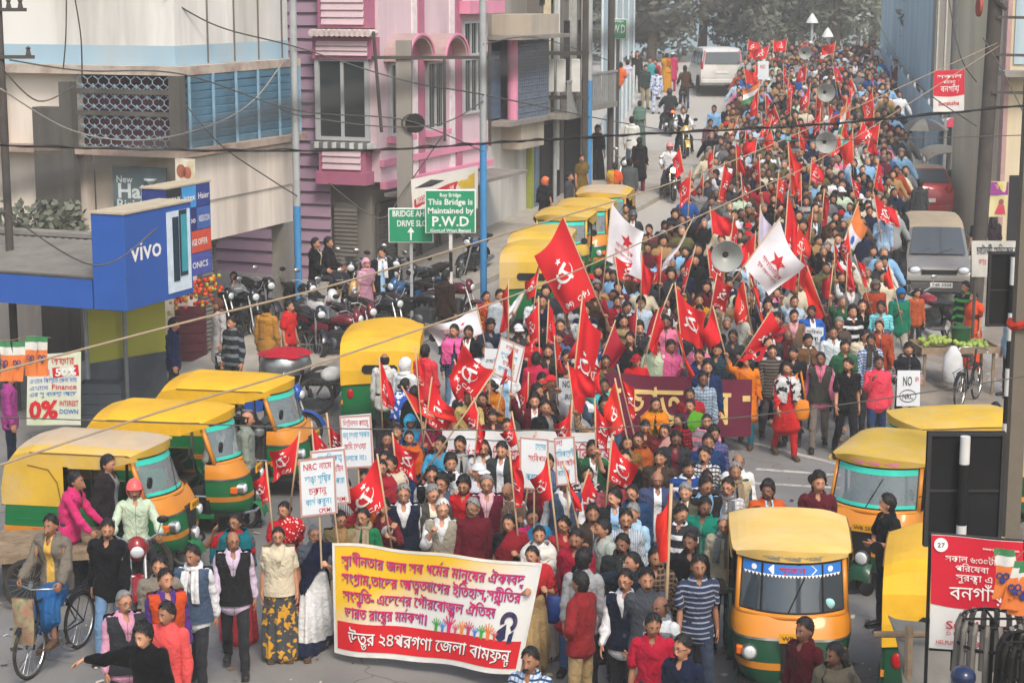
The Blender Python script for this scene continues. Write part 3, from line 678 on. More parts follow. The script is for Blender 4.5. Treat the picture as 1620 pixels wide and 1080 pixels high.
def make_body(grip,fem):
 mb=MB();hw=.92 if fem else 1
 sweep(mb,[(0,0,.83,.155,.105),(0,0,.92,.168 if not fem else.178,.118),(0,0,1.0,.15,.108),(0,0,1.08,.138,.100),(0,0,1.2,.158*hw,.112),(0,0,1.3,.166*hw,.118),(0,.005,1.37,.148*hw,.10),(0,.01,1.42,.09,.07),(0,.01,1.45,.062,.06)],20)
 sweep(mb,[(0,.012,1.40,.058,.060),(0,.008,1.46,.053,.056),(0,.002,1.53,.054,.06)],14)
 hv,hf=head_grid();mb.add(HS(hv).tolist(),hf)
 for s in(-1,1):
  mb.ball(tuple(HS([(.073*s,.004,1.575)])[0]),(.013,.021,.034),8,6)
  a,e,w,t=(J[q+('L' if s>0 else 'R')]for q in('uarm','farm','hand','tip'))
  pt=lambda p,q,f,r1,r2=None:(*(p+(q-p)*f),r1,r2 or r1)
  sweep(mb,[pt(a,e,-.02,.058,.06),pt(a,e,.25,.051,.054),pt(a,e,.6,.046),pt(a,e,1,.039),pt(e,w,.25,.041),pt(e,w,.6,.034),pt(e,w,1,.024,.028),pt(w,t,.1,.022,.03)],12)
  d=(t-w)/np.linalg.norm(t-w);fwd=np.array([0,-1.,0]);fwd-=d*fwd.dot(d);fwd/=np.linalg.norm(fwd);inn=np.cross(d,fwd);inn=inn if inn[0]*s<0 else-inn
  palm=lambda f,r1,r2:(*(w+d*f),r1,r2)
  sweep(mb,[palm(.0,.019,.026),palm(.035,.016,.037),palm(.075,.0145,.041),palm(.088,.012,.038)],12)
  for q,(o_,l)in enumerate(((.031,.070),(.0105,.080),(-.0105,.075),(-.031,.058))):
   p=w+d*.086+fwd*o_;c=[p-d*.015,p];ang=0
   for sg in(.42,.32,.26):
    ang+=(.95 if grip else.22)*(1 if sg<.4 else.9)+(.06*q if not grip else 0);c.append(c[-1]+(d*math.cos(ang)+inn*math.sin(ang))*l*sg)
   mb.tube([tuple(v)for v in c],[.0095,.0095,.0088,.0082,.0066],7)
  p=w+d*.028+fwd*.024+inn*.004;q1=p+(d*.55+fwd*.75+inn*.2)*.034
  q2=q1+(d*.85+fwd*(-.1 if grip else.25)+inn*(.9 if grip else.25))*.03;q3=q2+(d*.7+fwd*(-.5 if grip else.05)+inn*(.6 if grip else.3))*.022
  mb.tube([tuple(v)for v in(p,q1,q2,q3)],[.013,.0115,.0105,.008],7)
  h,k_,f_,o=(J[q+('L' if s>0 else 'R')]for q in('thigh','shin','foot','toe'))
  sweep(mb,[pt(h,k_,-.05,.085),pt(h,k_,.35,.075),pt(h,k_,.75,.058),pt(h,k_,1,.052),pt(k_,f_,.25,.053),pt(k_,f_,.6,.042),pt(k_,f_,.95,.034),pt(k_,f_,1.06,.034)],12)
  sweep(mb,[(.1*s,.045,.045,.032,.036),(.104*s,-.02,.05,.034,.04),(.11*s,-.09,.036,.042,.026),(.115*s,-.15,.026,.036,.018)],10)
 V,F=fuse(mb,.0058,.19,'body');W_=weights(V,F,None,9);out=np.zeros_like(V)
 fac=dict(root=.84,spine=.84,chest=.84,thigh=.84,shin=.88,uarm=.82,farm=.90)
 for i,b in enumerate(BONES):
  a,c=J[b],J[TAIL[b]];d=c-a;t=np.clip(((V-a)@d)/(d@d),0,1);ax=a+t[:,None]*d;k=fac.get(b.rstrip('LR'),1)
  if b=='chest':k=np.where(V[:,2]>1.36,1,k)[:,None]
  out+=W_[:,i:i+1]*(ax+(V-ax)*k)
 return out,F
def limb(mb,b0,b1,fr,n=12,s='L'):
 a,c=J[b0+s],J[b1+s];sweep(mb,[(*(a+(c-a)*f),r,r)for f,r in fr],n)
def make_top(kind):
 mb=MB();puff=dict(shirt=.016,sweater=.02,jacket=.032,blouse=.008,kurta=.018,tee=.016).get(kind,.016)
 hem=dict(kurta=.52,blouse=1.12,jacket=.80,shirt=.79,sweater=.83,tee=.82)[kind];p=puff
 prof=[(1.0,.15,.108),(1.08,.145,.106),(1.2,.162,.116),(1.3,.168,.12),(1.37,.150,.104),(1.42,.098,.076),(1.445,.076,.072)]
 low=[(hem,.172+.012,.122),(.92,.172,.12)]if hem<.9 else[(hem,.145,.106)]
 if kind=='kurta':low=[(hem,.215,.155),(.7,.195,.14),(.92,.173,.12)]
 prof=low+[q for q in prof if q[0]>hem+.05]
 sweep(mb,[(0,.008*(z>1.35),z,rx+p,ry+p)for z,rx,ry in prof],22)
 for s in 'LR':
  if kind in('tee','blouse'):limb(mb,'uarm','farm',[(-.05,.056+p),(.3,.058+p),(.72,.06+p)],12,s)
  else:
   limb(mb,'uarm','farm',[(-.05,.056+p),(.3,.052+p),(.7,.048+p),(1.0,.045+p)],12,s);limb(mb,'farm','hand',[(0,.045+p),(.3,.044+p),(.6,.038+p),(.93,.032+p*.7)],12,s)
 if kind in('shirt','jacket'):
  pts=[(.072*math.cos(t),.012+.064*math.sin(t)-.012*math.cos(t)*0,1.447+.014*math.sin(t))for t in[math.pi*2*i/14 for i in range(14)]]
  mb.tube(pts,.016 if kind=='shirt' else.022,6,True)
  for sx in(-1,1):mb.add([(sx*.004,-.075-p,1.40),(sx*.06,-.082-p,1.40),(sx*.066,-.05,1.455),(sx*.02,-.062,1.43),(sx*.004,-.065-p,1.385),(sx*.06,-.07-p,1.39),(sx*.06,-.035,1.44),(sx*.02,-.045,1.42)],[(0,1,2,3),(4,7,6,5),(0,4,5,1),(1,5,6,2),(2,6,7,3),(3,7,4,0)])
 V,F=fuse(mb,.0135,.42,kind)
 if kind in('shirt','jacket','tee','kurta'):
  d=.055 if kind in('shirt','kurta')else.06 if kind=='jacket' else.04;
  fr_=(V[:,1]<-.01)&(V[:,2]>1.40-d);ln=.050*(V[:,2]-1.43+d)/d;s_=np.sign(V[:,0]);k_=fr_&(np.abs(np.abs(V[:,0])-ln)<.010)&(ln>0);V[k_,0]=(s_*ln)[k_];C=[V[list(f)].mean(0)for f in F]
  F=[f for f,c in zip(F,C)if not(c[1]<-.01 and c[2]>1.43-d and abs(c[0])<.050*(c[2]-1.43+d)/d)]
 V=fold(V,.010 if kind!='jacket' else.012,len(kind))
 if kind in('shirt','jacket','kurta','tee'):
  mb=MB();g=.0 if kind!='jacket' else.010
  def col(u,v):
   a=-math.pi/2+.34+(2*math.pi-.68)*u;fr_=max(0,-math.sin(a))**2;r_=.064+g+.030*v;return((r_+.004)*math.cos(a),.012+r_*math.sin(a)*(1-.02*v)-.022*fr_*v,1.466-.012*fr_-(.030+.040*fr_)*v+.016*math.sin(v*3.1))
  mb.grid(col,26,3);o=len(V);mb.grid(lambda u,v:tuple(np.array(col(u,v))-np.array([0,0,.005])),26,3,True);V=np.vstack([V,np.array(mb.v,float)]);F=list(F)+[tuple(i+o for i in f)for f in mb.f]
 return V,F
def make_vest():
 mb=MB();p=.047
 sweep(mb,[(0,.006*(z>1.35),z,rx+p,ry+p)for z,rx,ry in((.83,.172,.122),(.92,.168,.118),(1.0,.152,.108),(1.08,.146,.106),(1.2,.162,.116),(1.3,.172,.12),(1.375,.158,.1),(1.42,.10,.07))],24)
 for s in 'LR':limb(mb,'uarm','farm',[(-.05,.06+p),(.03,.062+p),(.12,.066+p)],12,s)
 V,F=fuse(mb,.012,.5,'vest');V=fold(V,.005,3)
 ln=.085*np.clip((V[:,2]-1.2)/.2,0,1);k_=(V[:,1]<-.02)&(np.abs(np.abs(V[:,0])-ln)<.010)&(V[:,2]>1.2);V[k_,0]=(np.sign(V[:,0])*ln)[k_]
 k_=np.abs(V[:,2]-.84)<.010;V[k_,2]=.84;k_=(np.abs(np.abs(V[:,0])-.205)<.009)&(V[:,2]>1.2);V[k_,0]=(np.sign(V[:,0])*.205)[k_]
 C={i:V[list(f)].mean(0)for i,f in enumerate(F)}
 keep=[f for i,f in enumerate(F)if not(C[i][1]<-.02 and abs(C[i][0])<.085*np.clip((C[i][2]-1.2)/.2,0,1))and C[i][2]>.84 and C[i][2]<1.44 and not(abs(C[i][0])>.205 and C[i][2]>1.2)]
 return V,keep
def make_trousers(wide=0):
 mb=MB();sweep(mb,[(0,0,.84,.165,.118),(0,0,.92,.176,.126),(0,0,.99,.160,.116),(0,0,1.03,.156,.113)],20)
 for s in 'LR':limb(mb,'thigh','shin',[(-.06,.094),(.2,.09),(.6,.078+wide),(1,.066+wide)],14,s);limb(mb,'shin','foot',[(0,.066+wide),(.3,.066+wide),(.7,.06+wide),(1.0,.058+wide),(1.05,.06+wide)],14,s)
 V,F=fuse(mb,.014,.5,'trousers');return fold(V,.006,9),F
def make_skirt(wide=.0,z0=.06,amp=.014):
 mb=MB();sweep(mb,[*([(0,0,z0,.235+wide,.20+wide),(0,0,.3,.225+wide*.8,.18+wide*.6)]if z0<.2 else[(0,0,z0,.22+wide,.19+wide)]),(0,0,.6,.21+wide*.4,.158),(0,0,.84,.19,.136),(0,0,.95,.174,.124),(0,0,1.06,.15,.112)],26)
 V,F=fuse(mb,.018,.6,'skirt')
 a=np.arctan2(V[:,1],V[:,0]);k=np.clip((1.0-V[:,2])/.5,0,1);d=amp*np.sin(a*11+V[:,2]*3)*k+amp*.6*np.sin(a*5+V[:,2]*4+1)*k
 V[:,0]+=np.cos(a)*d;V[:,1]+=np.sin(a)*d;return V,F
def shell(V,F,test,off,thick=.007):
 """the part of a surface where test(centre) holds, lifted off it and given thickness"""
 V=np.asarray(V);N=np.zeros_like(V)
 for f in F:
  n_=np.cross(V[f[1]]-V[f[0]],V[f[2]]-V[f[0]]);N[list(f)]+=n_
 N/=(np.linalg.norm(N,axis=1,keepdims=True)+1e-9)
 FF=[f for f in F if test(V[list(f)].mean(0))];ids=sorted({i for f in FF for i in f});mp={q:i for i,q in enumerate(ids)};m=len(ids)
 if not m:return np.zeros((0,3)),[]
 A=V[ids]+N[ids]*off;B=V[ids]+N[ids]*(off+thick);f2=[tuple(mp[i]for i in f)for f in FF]
 ed={}
 for f in f2:
  for i in range(len(f)):e=(f[i],f[(i+1)%len(f)]);ed[e]=1
 rim=[(a,b,b+m,a+m)for a,b in ed if(b,a)not in ed]
 return np.vstack([A,B]),[tuple(reversed(f))for f in f2]+[tuple(i+m for i in f)for f in f2]+rim
def head_shell(test,grow,jitter=0,seed=0,drop=0):
 hv,hf=head_grid(40,30);r=np.random.RandomState(seed)
 V=(hv-HC)*np.array([1.03,1.03,1.03])+HC;o=V-HC;l=np.linalg.norm(o,axis=1,keepdims=True);V=V+o/l*(grow(o)[:,None])
 if jitter:V+=r.normal(0,jitter,V.shape)
 FF=[f for f in hf if test((hv[list(f)].mean(0)-HC))];return V,FF
def sub(V,F):
 ids=sorted({i for f in F for i in f});mp={q:i for i,q in enumerate(ids)};return V[ids],[tuple(mp[i]for i in f)for f in F]
def brows():
 mb=MB()
 for s in(-1,1):mb.tube([(.014*s,-.106,1.608),(.028*s,-.106,1.612),(.044*s,-.094,1.607)],[.0030,.0040,.0020],5)
 return mb
def line(c,back,side):
 x,y,z=c
 fy=-y/.094
 j=.006*math.sin(x*210+z*90)+.004*math.sin(y*330+x*70)
 if fy>.55:return z>back[0]-.014*abs(x)/.05+j
 if fy>.05:return z>side+(back[0]-.012-side)*((fy-.05)/.5)**.8+j
 if fy>-.15:return z>side-.012+j
 return z>back[1]+j
def make_hair(kind):
 if kind=='short':V,F=head_shell(lambda c:line(c,(.082,-.06),.020),lambda o:.008+.020*np.clip(o[:,2]/.1,0,1),.0034,1)
 elif kind=='full':V,F=head_shell(lambda c:line(c,(.074,-.075),-.004),lambda o:.014+.030*np.clip(o[:,2]/.1,0,1),.005,2)
 elif kind=='receding':V,F=head_shell(lambda c:line(c,(.088,-.06),.012),lambda o:.007+.008*np.clip(o[:,2]/.1,0,1),.0028,3)
 elif kind=='bald':V,F=head_shell(lambda c:c[1]>-.02 and-.065<c[2]<.04 and(c[1]>-.0 or c[2]>-.02),lambda o:.007+0*o[:,0],.0015,4)
 elif kind in('bun','plait','loose'):
  V,F=head_shell(lambda c:line(c,(.080,-.07),-.03 if kind=='loose' else.0),lambda o:.009+.008*np.clip(o[:,2]/.1,0,1),.0012,5)
 V,F=sub(V,F);mb=brows();mb.add(V.tolist(),F)
 if kind=='bun':mb.ball((0,.108,1.575),(.05,.04,.045),12,8)
 if kind=='plait':mb.tube([(0,.09,1.56),(0,.115,1.45),(.01,.135,1.3),(.01,.14,1.1),(0,.14,.98)],[.035,.03,.028,.022,.01],8)
 if kind=='loose':
  for s in(-1,1):mb.tube([(.06*s,.03,1.6),(.085*s,.03,1.52),(.085*s,.045,1.43),(.08*s,.06,1.35)],[.03,.034,.034,.015],9)
  mb.tube([(0,.08,1.58),(0,.095,1.45),(0,.12,1.33)],[.06,.06,.03],10)
 return np.array(mb.v,float),mb.f
def make_face(open_,what='LRM'):
 mb=MB()
 for s in[q for q,k in((-1,'R'),(1,'L'))if k in what]:
  mb.slot(0).ball((.030*s,-.0905,1.5845),(.0125,.006,.0050),8,6);mb.slot(1).ball((.030*s,-.0945,1.5845),(.0068,.004,.0056),8,6)
 if 'M' not in what:return np.array(mb.v,float),mb.f,list(mb.m)
 if open_:mb.slot(1).ball((0,-.103,1.511),(.017,.006,.011),8,6)
 mb.slot(2).tube([(-.021,-.098,1.521),(-.008,-.107,1.524),(.008,-.107,1.524),(.021,-.098,1.521)],[.002,.0038,.0038,.002],5)
 z=1.503 if open_ else 1.515
 mb.slot(2).tube([(-.019,-.097,z+.003),(0,-.106,z),(.019,-.097,z+.003)],[.002,.0045,.002],5)
 return np.array(mb.v,float),mb.f,list(mb.m)
def make_moustache():
 mb=MB();mb.tube([(-.030,-.094,1.520),(-.014,-.108,1.531),(0,-.112,1.533),(.014,-.108,1.531),(.030,-.094,1.520)],[.004,.0095,.008,.0095,.004],6);return np.array(mb.v,float),mb.f
def make_beard():
 hv,hf=head_grid(40,30);return shell(hv,hf,lambda c:(lambda d:(d[1]<.02 and d[2]<-.03 and not(abs(d[0])<.024 and-.073<d[2]<-.04 and d[1]<-.06))and(d[2]<-.045 or abs(d[0])>.045)and not(d[2]>-.06 and abs(d[0])<.05))(c-HC),-.001,.009)
def make_glasses():
 mb=MB()
 for s in(-1,1):
  mb.tube([(.031*s+.021*math.cos(t),-.108+.004*abs(math.cos(t)),1.583+.016*math.sin(t))for t in[math.pi*2*i/14 for i in range(14)]],.0024,5,True)
  mb.tube([(.052*s,-.104,1.586),(.076*s,-.05,1.588),(.078*s,.01,1.585)],.0022,4)
 mb.tube([(-.01,-.111,1.586),(.01,-.111,1.586)],.0024,4);return np.array(mb.v,float),mb.f
def make_cap():
 hv,hf=head_grid(40,30);V,F=shell(hv,hf,lambda c:(c-HC)[2]>.045,.012,.01);mb=MB().add(V.tolist(),F)
 mb.grid(lambda u,v:(.082*math.sin((u-.5)*2.6)*(1+.1*v),-.075-.10*v*math.cos((u-.5)*2.2)-.03*math.cos((u-.5)*2.6),1.632-.022*v-.012*abs(u-.5)),12,4)
 mb.grid(lambda u,v:(.082*math.sin((u-.5)*2.6)*(1+.1*v),-.075-.10*v*math.cos((u-.5)*2.2)-.03*math.cos((u-.5)*2.6),1.626-.022*v-.012*abs(u-.5)),12,4,True);return np.array(mb.v,float),mb.f
def make_helmet():
 hv,hf=head_grid(40,30);V=(hv-HC)*np.array([1.3,1.28,1.22])+HC;V[:,2]+=.01
 A,F=shell(V,hf,lambda c:(c-HC)[2]>.03 or((c-HC)[1]>-.015 and(c-HC)[2]>-.07),0,.012);mb=MB().add(A.tolist(),F)
 mb.grid(lambda u,v:(.1*math.sin((u-.5)*2.4),-.10-.05*v*math.cos((u-.5)*2.4)-.02*math.cos((u-.5)*2.4),1.628-.01*v),12,3);return np.array(mb.v,float),mb.f
def make_headwrap():
 hv,hf=head_grid(40,30);A,F=shell(hv,hf,lambda c:(c-HC)[2]>.042 or((c-HC)[1]>-.035 and(c-HC)[2]>-.12),.018,.012);V=fold(A,.004,2);mb=MB().add(V.tolist(),F)
 mb.tube([(.08*math.cos(t),.01+.075*math.sin(t),1.46-.01*math.sin(t))for t in[math.pi*2*i/16 for i in range(16)]],.03,8,True);return np.array(mb.v,float),mb.f
def make_scarf():
 mb=MB();mb.tube([(.082*math.cos(t),.012+.078*math.sin(t),1.445+.012*math.sin(3*t)+.018*math.sin(t))for t in[math.pi*2*i/18 for i in range(18)]],.032,8,True)
 for s,l in((1,.34),(-1,.28)):
  mb.grid(lambda u,v,s=s,l=l:(s*(.055+.02*v)+(u-.5)*.085,-.112-.075*math.sin(v*1.9)-.008*math.sin(u*9+v*3),1.43-l*v),6,10);mb.grid(lambda u,v,s=s,l=l:(s*(.055+.02*v)+(u-.5)*.085,-.122-.075*math.sin(v*1.9)-.008*math.sin(u*9+v*3),1.43-l*v),6,10,True)
 return np.array(mb.v,float),mb.f
def make_shoes(side):
 mb=MB()
 for s in(side,):
  sweep(mb,[(.1*s,.06,.05,.036,.045),(.104*s,.0,.055,.042,.05),(.109*s,-.08,.042,.05,.036),(.115*s,-.165,.032,.044,.026)],12);mb.box((.062*s if s>0 else-.152,-.185,.0),(.152 if s>0 else-.062,.085,.022),None,.006)
 V=np.array(mb.v,float);return V,mb.f
BASE={}
def base(key):
 """rest-pose vertices, faces, weights and face slots of a body or garment"""
 if key in BASE:return BASE[key]
 hd=('head',);m=None;skirt=False;only=None;it=7
 if key.startswith('body'):V,F=make_body('grip' in key,'fem' in key);it=9
 elif key in('shirt','sweater','jacket','blouse','kurta','tee'):V,F=make_top(key);only=[b for b in BONES if b[:4]not in('hand','head','thig','shin','foot')]if key!='kurta' else[b for b in BONES if b[:4]not in('hand','head','foot')];it=5;skirt=key=='kurta'
 elif key=='vest':V,F=make_vest();only=['root','spine','chest','uarmL','uarmR'];it=5
 elif key in('trousers','pyjama'):V,F=make_trousers(.016 if key=='pyjama' else 0);only=[b for b in BONES if b[:4]in('root','spin','thig','shin')];it=4
 elif key in('skirt','lungi'):V,F=make_skirt(0 if key=='skirt' else-.03,.06 if key=='skirt' else.3);only=['root','spine'];skirt=True;it=2
 elif key=='pallu':
  mb=MB();p=.03
  sweep(mb,[(0,.004,z,rx+p,ry+p+(.03 if 1.18<z<1.34 else 0))for z,rx,ry in((.62,.2,.15),(.8,.185,.135),(.92,.172,.12),(1.0,.152,.108),(1.08,.146,.106),(1.2,.16,.116),(1.3,.168,.12),(1.375,.165,.104),(1.42,.12,.08))],28)
  for s in 'LR':limb(mb,'uarm','farm',[(-.05,.062+p),(.15,.06+p),(.4,.056+p)],12,s)
  V,F=fuse(mb,.012,.6,'pallu');V=fold(V,.008,5)
  def t(c):
   x,y,z=c
   if x>.19:return z>1.15
   if y<0:e=.12-(1.40-z)*.62;return(e-.17<x<e+.10 and z>.82)or(x>.1 and z>1.2)
   return(.02<x and z>.62)or(z<.98 and z>.84 and x<.05)
  V,F=shell(V,F,t,0,.006);only=['root','spine','chest','uarmL'];skirt=False;it=6
 elif key=='shawl':
  mb=MB();p=.045
  sweep(mb,[(0,.004,z,rx+p,ry+p)for z,rx,ry in((.95,.24,.15),(1.05,.235,.14),(1.2,.225,.136),(1.3,.215,.13),(1.375,.18,.11),(1.43,.105,.085),(1.46,.085,.08))],28)
  V,F=fuse(mb,.014,.5,'shawl');V=fold(V,.012,8);V,F=shell(V,F,lambda c:c[2]>1.0+.18*(c[1]<-.05)*min(1,abs(c[0])/.1)*0 and c[2]<1.455 and not(c[1]<-.05 and abs(c[0])<.05*(1.42-c[2])/.3),0,.01);only=['root','spine','chest','uarmL','uarmR'];it=10
 elif key.startswith('hair_'):V,F=make_hair(key[5:]);only=hd
 elif key in('eyeL','eyeR'):V,F,m=make_face(False,key[-1]);only=hd
 elif key in('mouth','mouth_shout'):V,F,m=make_face(key!='mouth','M');only=hd
 elif key in('face','face_shout'):V,F,m=make_face(key!='face');only=hd
 elif key in('shoeL','shoeR'):V,F=make_shoes(1 if key[-1]=='L' else-1);only=['foot'+key[-1]];it=0
 else:
  V,F=dict(moustache=make_moustache,beard=make_beard,glasses=make_glasses,cap=make_cap,helmet=make_helmet,headwrap=make_headwrap,scarf=make_scarf)[key]();only=hd if key!='scarf' else['chest','neck'];it=0 if key!='scarf' else 3
 V=np.asarray(V,float)
 if key.startswith(HEADW)or key.startswith(('eye','mouth')):V=HS(V)
 BASE[key]=(V,F,weights(V,F,only,it,skirt),m);return BASE[key]
def dv(ab,fl,s):return np.array([math.sin(R(ab))*s,-math.sin(R(fl))*math.cos(R(ab)),-math.cos(R(fl))*math.cos(R(ab))])
def arm(s,ab,fl,ab2,fl2):k=1 if s=='L' else-1;return{'uarm'+s:dv(ab,fl,k),'farm'+s:dv(ab2,fl2,k),'hand'+s:dv(ab2*.7,fl2+6,k)}
def leg(s,ab,fl,ab2,fl2,ft=None):k=1 if s=='L' else-1;return{'thigh'+s:dv(ab,fl,k),'shin'+s:dv(ab2,fl2,k),'foot'+s:np.array([.08*k,-1,-.34])if ft is None else dv(4,ft,k)}
rest={**arm('L',9,2,6,14),**arm('R',9,2,6,14),**leg('L',3,1,1,-1),**leg('R',3,1,1,-1)}
w1={**leg('L',2,19,1,4),**leg('R',2,-13,1,-34)};w2={**leg('R',2,19,1,4),**leg('L',2,-13,1,-34)}
POSES={'stand':{},'walk':{**w1,**arm('L',9,-14,8,2),**arm('R',9,14,8,38)},'stride':{**w2,**arm('R',10,-14,8,4),**arm('L',9,15,8,36)},'hold':{**w1,**arm('R',14,24,-16,122),**arm('L',9,-8,8,8)},'holdL':{**w2,**arm('L',14,24,-16,122),**arm('R',9,-8,8,8)},'both':{**w2,**arm('R',16,22,-22,112),**arm('L',16,26,-22,116)},'bothlow':{**w1,**arm('R',14,14,-12,82),**arm('L',14,14,-12,82)},'high':{**w1,**arm('R',30,110,12,160),**arm('L',9,-6,8,10)},'highL':{**w2,**arm('L',30,110,12,160),**arm('R',9,-6,8,10)},'cross':{**arm('R',14,18,-62,82),**arm('L',14,18,-58,78)},'mouth':{**w2,**arm('R',12,34,-24,152),**arm('L',9,-6,8,10)},'point':{**arm('R',74,30,82,50),**arm('L',9,4,8,20)},'phone':{**w1,**arm('R',30,82,14,96),**arm('L',9,0,8,12)},'ride':{**arm('R',26,44,6,62),**arm('L',26,44,6,62),**leg('L',20,66,8,-8,78),**leg('R',20,66,8,-8,78)},'cycle':{**arm('R',16,42,8,64),**arm('L',16,42,8,64),**leg('L',6,64,2,-2,70),**leg('R',6,30,2,-20,60)},'sit':{**arm('R',12,20,-14,70),**arm('L',12,20,-14,70),**leg('L',10,84,3,-2),**leg('R',10,84,3,-2)},'push':{**w1,**arm('R',10,48,4,66),**arm('L',10,48,4,66)},'pocket':{**arm('R',18,-10,-12,26),**arm('L',16,-12,-10,24)},'bag':{**arm('R',8,2,4,8),**arm('L',12,4,4,26)},'hip':{**arm('L',34,-16,-40,50),**arm('R',9,2,6,18)},'ear':{**arm('R',48,60,-30,158),**arm('L',9,2,8,14)},'scarfup':{**arm('R',12,28,-20,118),**arm('L',12,10,-8,60)},'arms_out':{**arm('R',86,10,88,20),**arm('L',86,10,88,20)},}
GRIP={'hold','holdL','both','bothlow','high','highL','phone','ride','cycle','push','bag','mouth'}
LEAN={'push':20,'cycle':14,'point':12,'ride':4}
def rot_between(a,b):
 a=a/np.linalg.norm(a);b=b/np.linalg.norm(b);v=np.cross(a,b);c=a@b
 if c<-.9999:return np.diag([1.,-1,-1])
 K=np.array([[0,-v[2],v[1]],[v[2],0,-v[0]],[-v[1],v[0],0]]);return np.eye(3)+K+K@K/(1+c)
def rx(t):c,s=math.cos(t),math.sin(t);return np.array([[1,0,0],[0,c,-s],[0,s,c]])
def rzm(t):c,s=math.cos(t),math.sin(t);return np.array([[c,-s,0],[s,c,0],[0,0,1]])
def solve(pose,head=(0,0)):
 P={**rest,**POSES[pose]};lean=R(LEAN.get(pose,2));G,Q={},{}
 for b in BONES:
  p=PAR.get(b);h=J[b]
  Q[b]=h.copy()if p is None else Q[p]+G[p]@(h-J[p])
  if b=='root':G[b]=np.eye(3)
  elif b=='spine':G[b]=rx(lean*.6)
  elif b=='chest':G[b]=rx(lean)
  elif b=='neck':G[b]=rzm(R(head[0]*.4))@rx(lean*.6)
  elif b=='head':G[b]=rzm(R(head[0]))@rx(R(head[1]))
  else:
   tgt=P[b]if b[:4]in('thig','shin','foot')else rx(lean)@P[b]
   if b[:4]=='foot':G[b]=G['shin'+b[-1]]if b not in P else rot_between(J[TAIL[b]]-h,tgt)
   else:G[b]=rot_between(J[TAIL[b]]-h,tgt)
 dz=0
 if pose not in('ride','cycle','sit'):
  dz=-min(min((Q['foot'+s]+G['foot'+s]@(J['toe'+s]-J['foot'+s]))[2]-.03,Q['foot'+s][2]-.09)for s in 'LR')
  for b in BONES:Q[b]=Q[b]+np.array([0,0,dz])
 return G,Q
SOLVED,POSED={},{}
def solved(pose,head):
 k=(pose,head)
 if k not in SOLVED:SOLVED[k]=solve(pose,head)
 return SOLVED[k]
HEADW=('hair_','face','eye','mouth','moust','beard','glass','cap','helme','headw')
def posed_verts(key,pose,head):
 V,F,Wt,m=base(key);G,Q=solved(pose,head);out=np.zeros_like(V)
 for i,b in enumerate(BONES):
  w=Wt[:,i];k=w>1e-4
  if k.any():out[k]+=w[k,None]*((V[k]-J[b])@G[b].T+Q[b])
 return out
def posed(key,pose,head,name,nslots):
 if not(key.startswith(HEADW)or key.startswith('body')or key=='scarf'):head=(0,0)
 k=(key,pose,head)
 if k in POSED:return POSED[k]
 V,F,Wt,m=base(key);X=posed_verts(key,pose,head)
 me=bpy.data.meshes.new(name);me.from_pydata(X.tolist(),[],F);me.shade_smooth()
 at_=me.attributes.new('rest','FLOAT_VECTOR','POINT');at_.data.foreach_set('vector',V.ravel())
 for i in range(nslots):me.materials.append(None)
 if m:me.polygons.foreach_set('material_index',m)
 POSED[k]=me;return me
def hand_at(pose,head,s='R',f=.45):
 G,Q=solved(pose,head);return Q['hand'+s]+G['hand'+s]@((J['tip'+s]-J['hand'+s])*f)
COLOR={'white':'#dcdde0','cream':'#d5cbb5','pale grey':'#a9abac','grey':'#74777a','charcoal':'#3b3d42','black':'#1c1d21','navy':'#232c45','blue':'#2f5c9c','royal blue':'#24489a','sky blue':'#8fb7da','pale blue':'#b9cbdc','teal':'#15826f','turquoise':'#54bdc0','green':'#35694a','olive':'#6a6846','pale green':'#c3d3bd','mustard':'#c4912f','yellow':'#d9b43c','orange':'#d8662b','red':'#c5252f','crimson':'#a5203a','maroon':'#632230','coral':'#e0605f','pink':'#dd84a2','hot pink':'#cc3a78','purple':'#5d4187','lilac':'#b5a3cf','brown':'#55402f','tan':'#a8885f','khaki':'#a3936f','denim':'#46618a','light denim':'#7796b8','slate':'#4f5f75','rust':'#a2492c','ochre':'#b07c2a'}
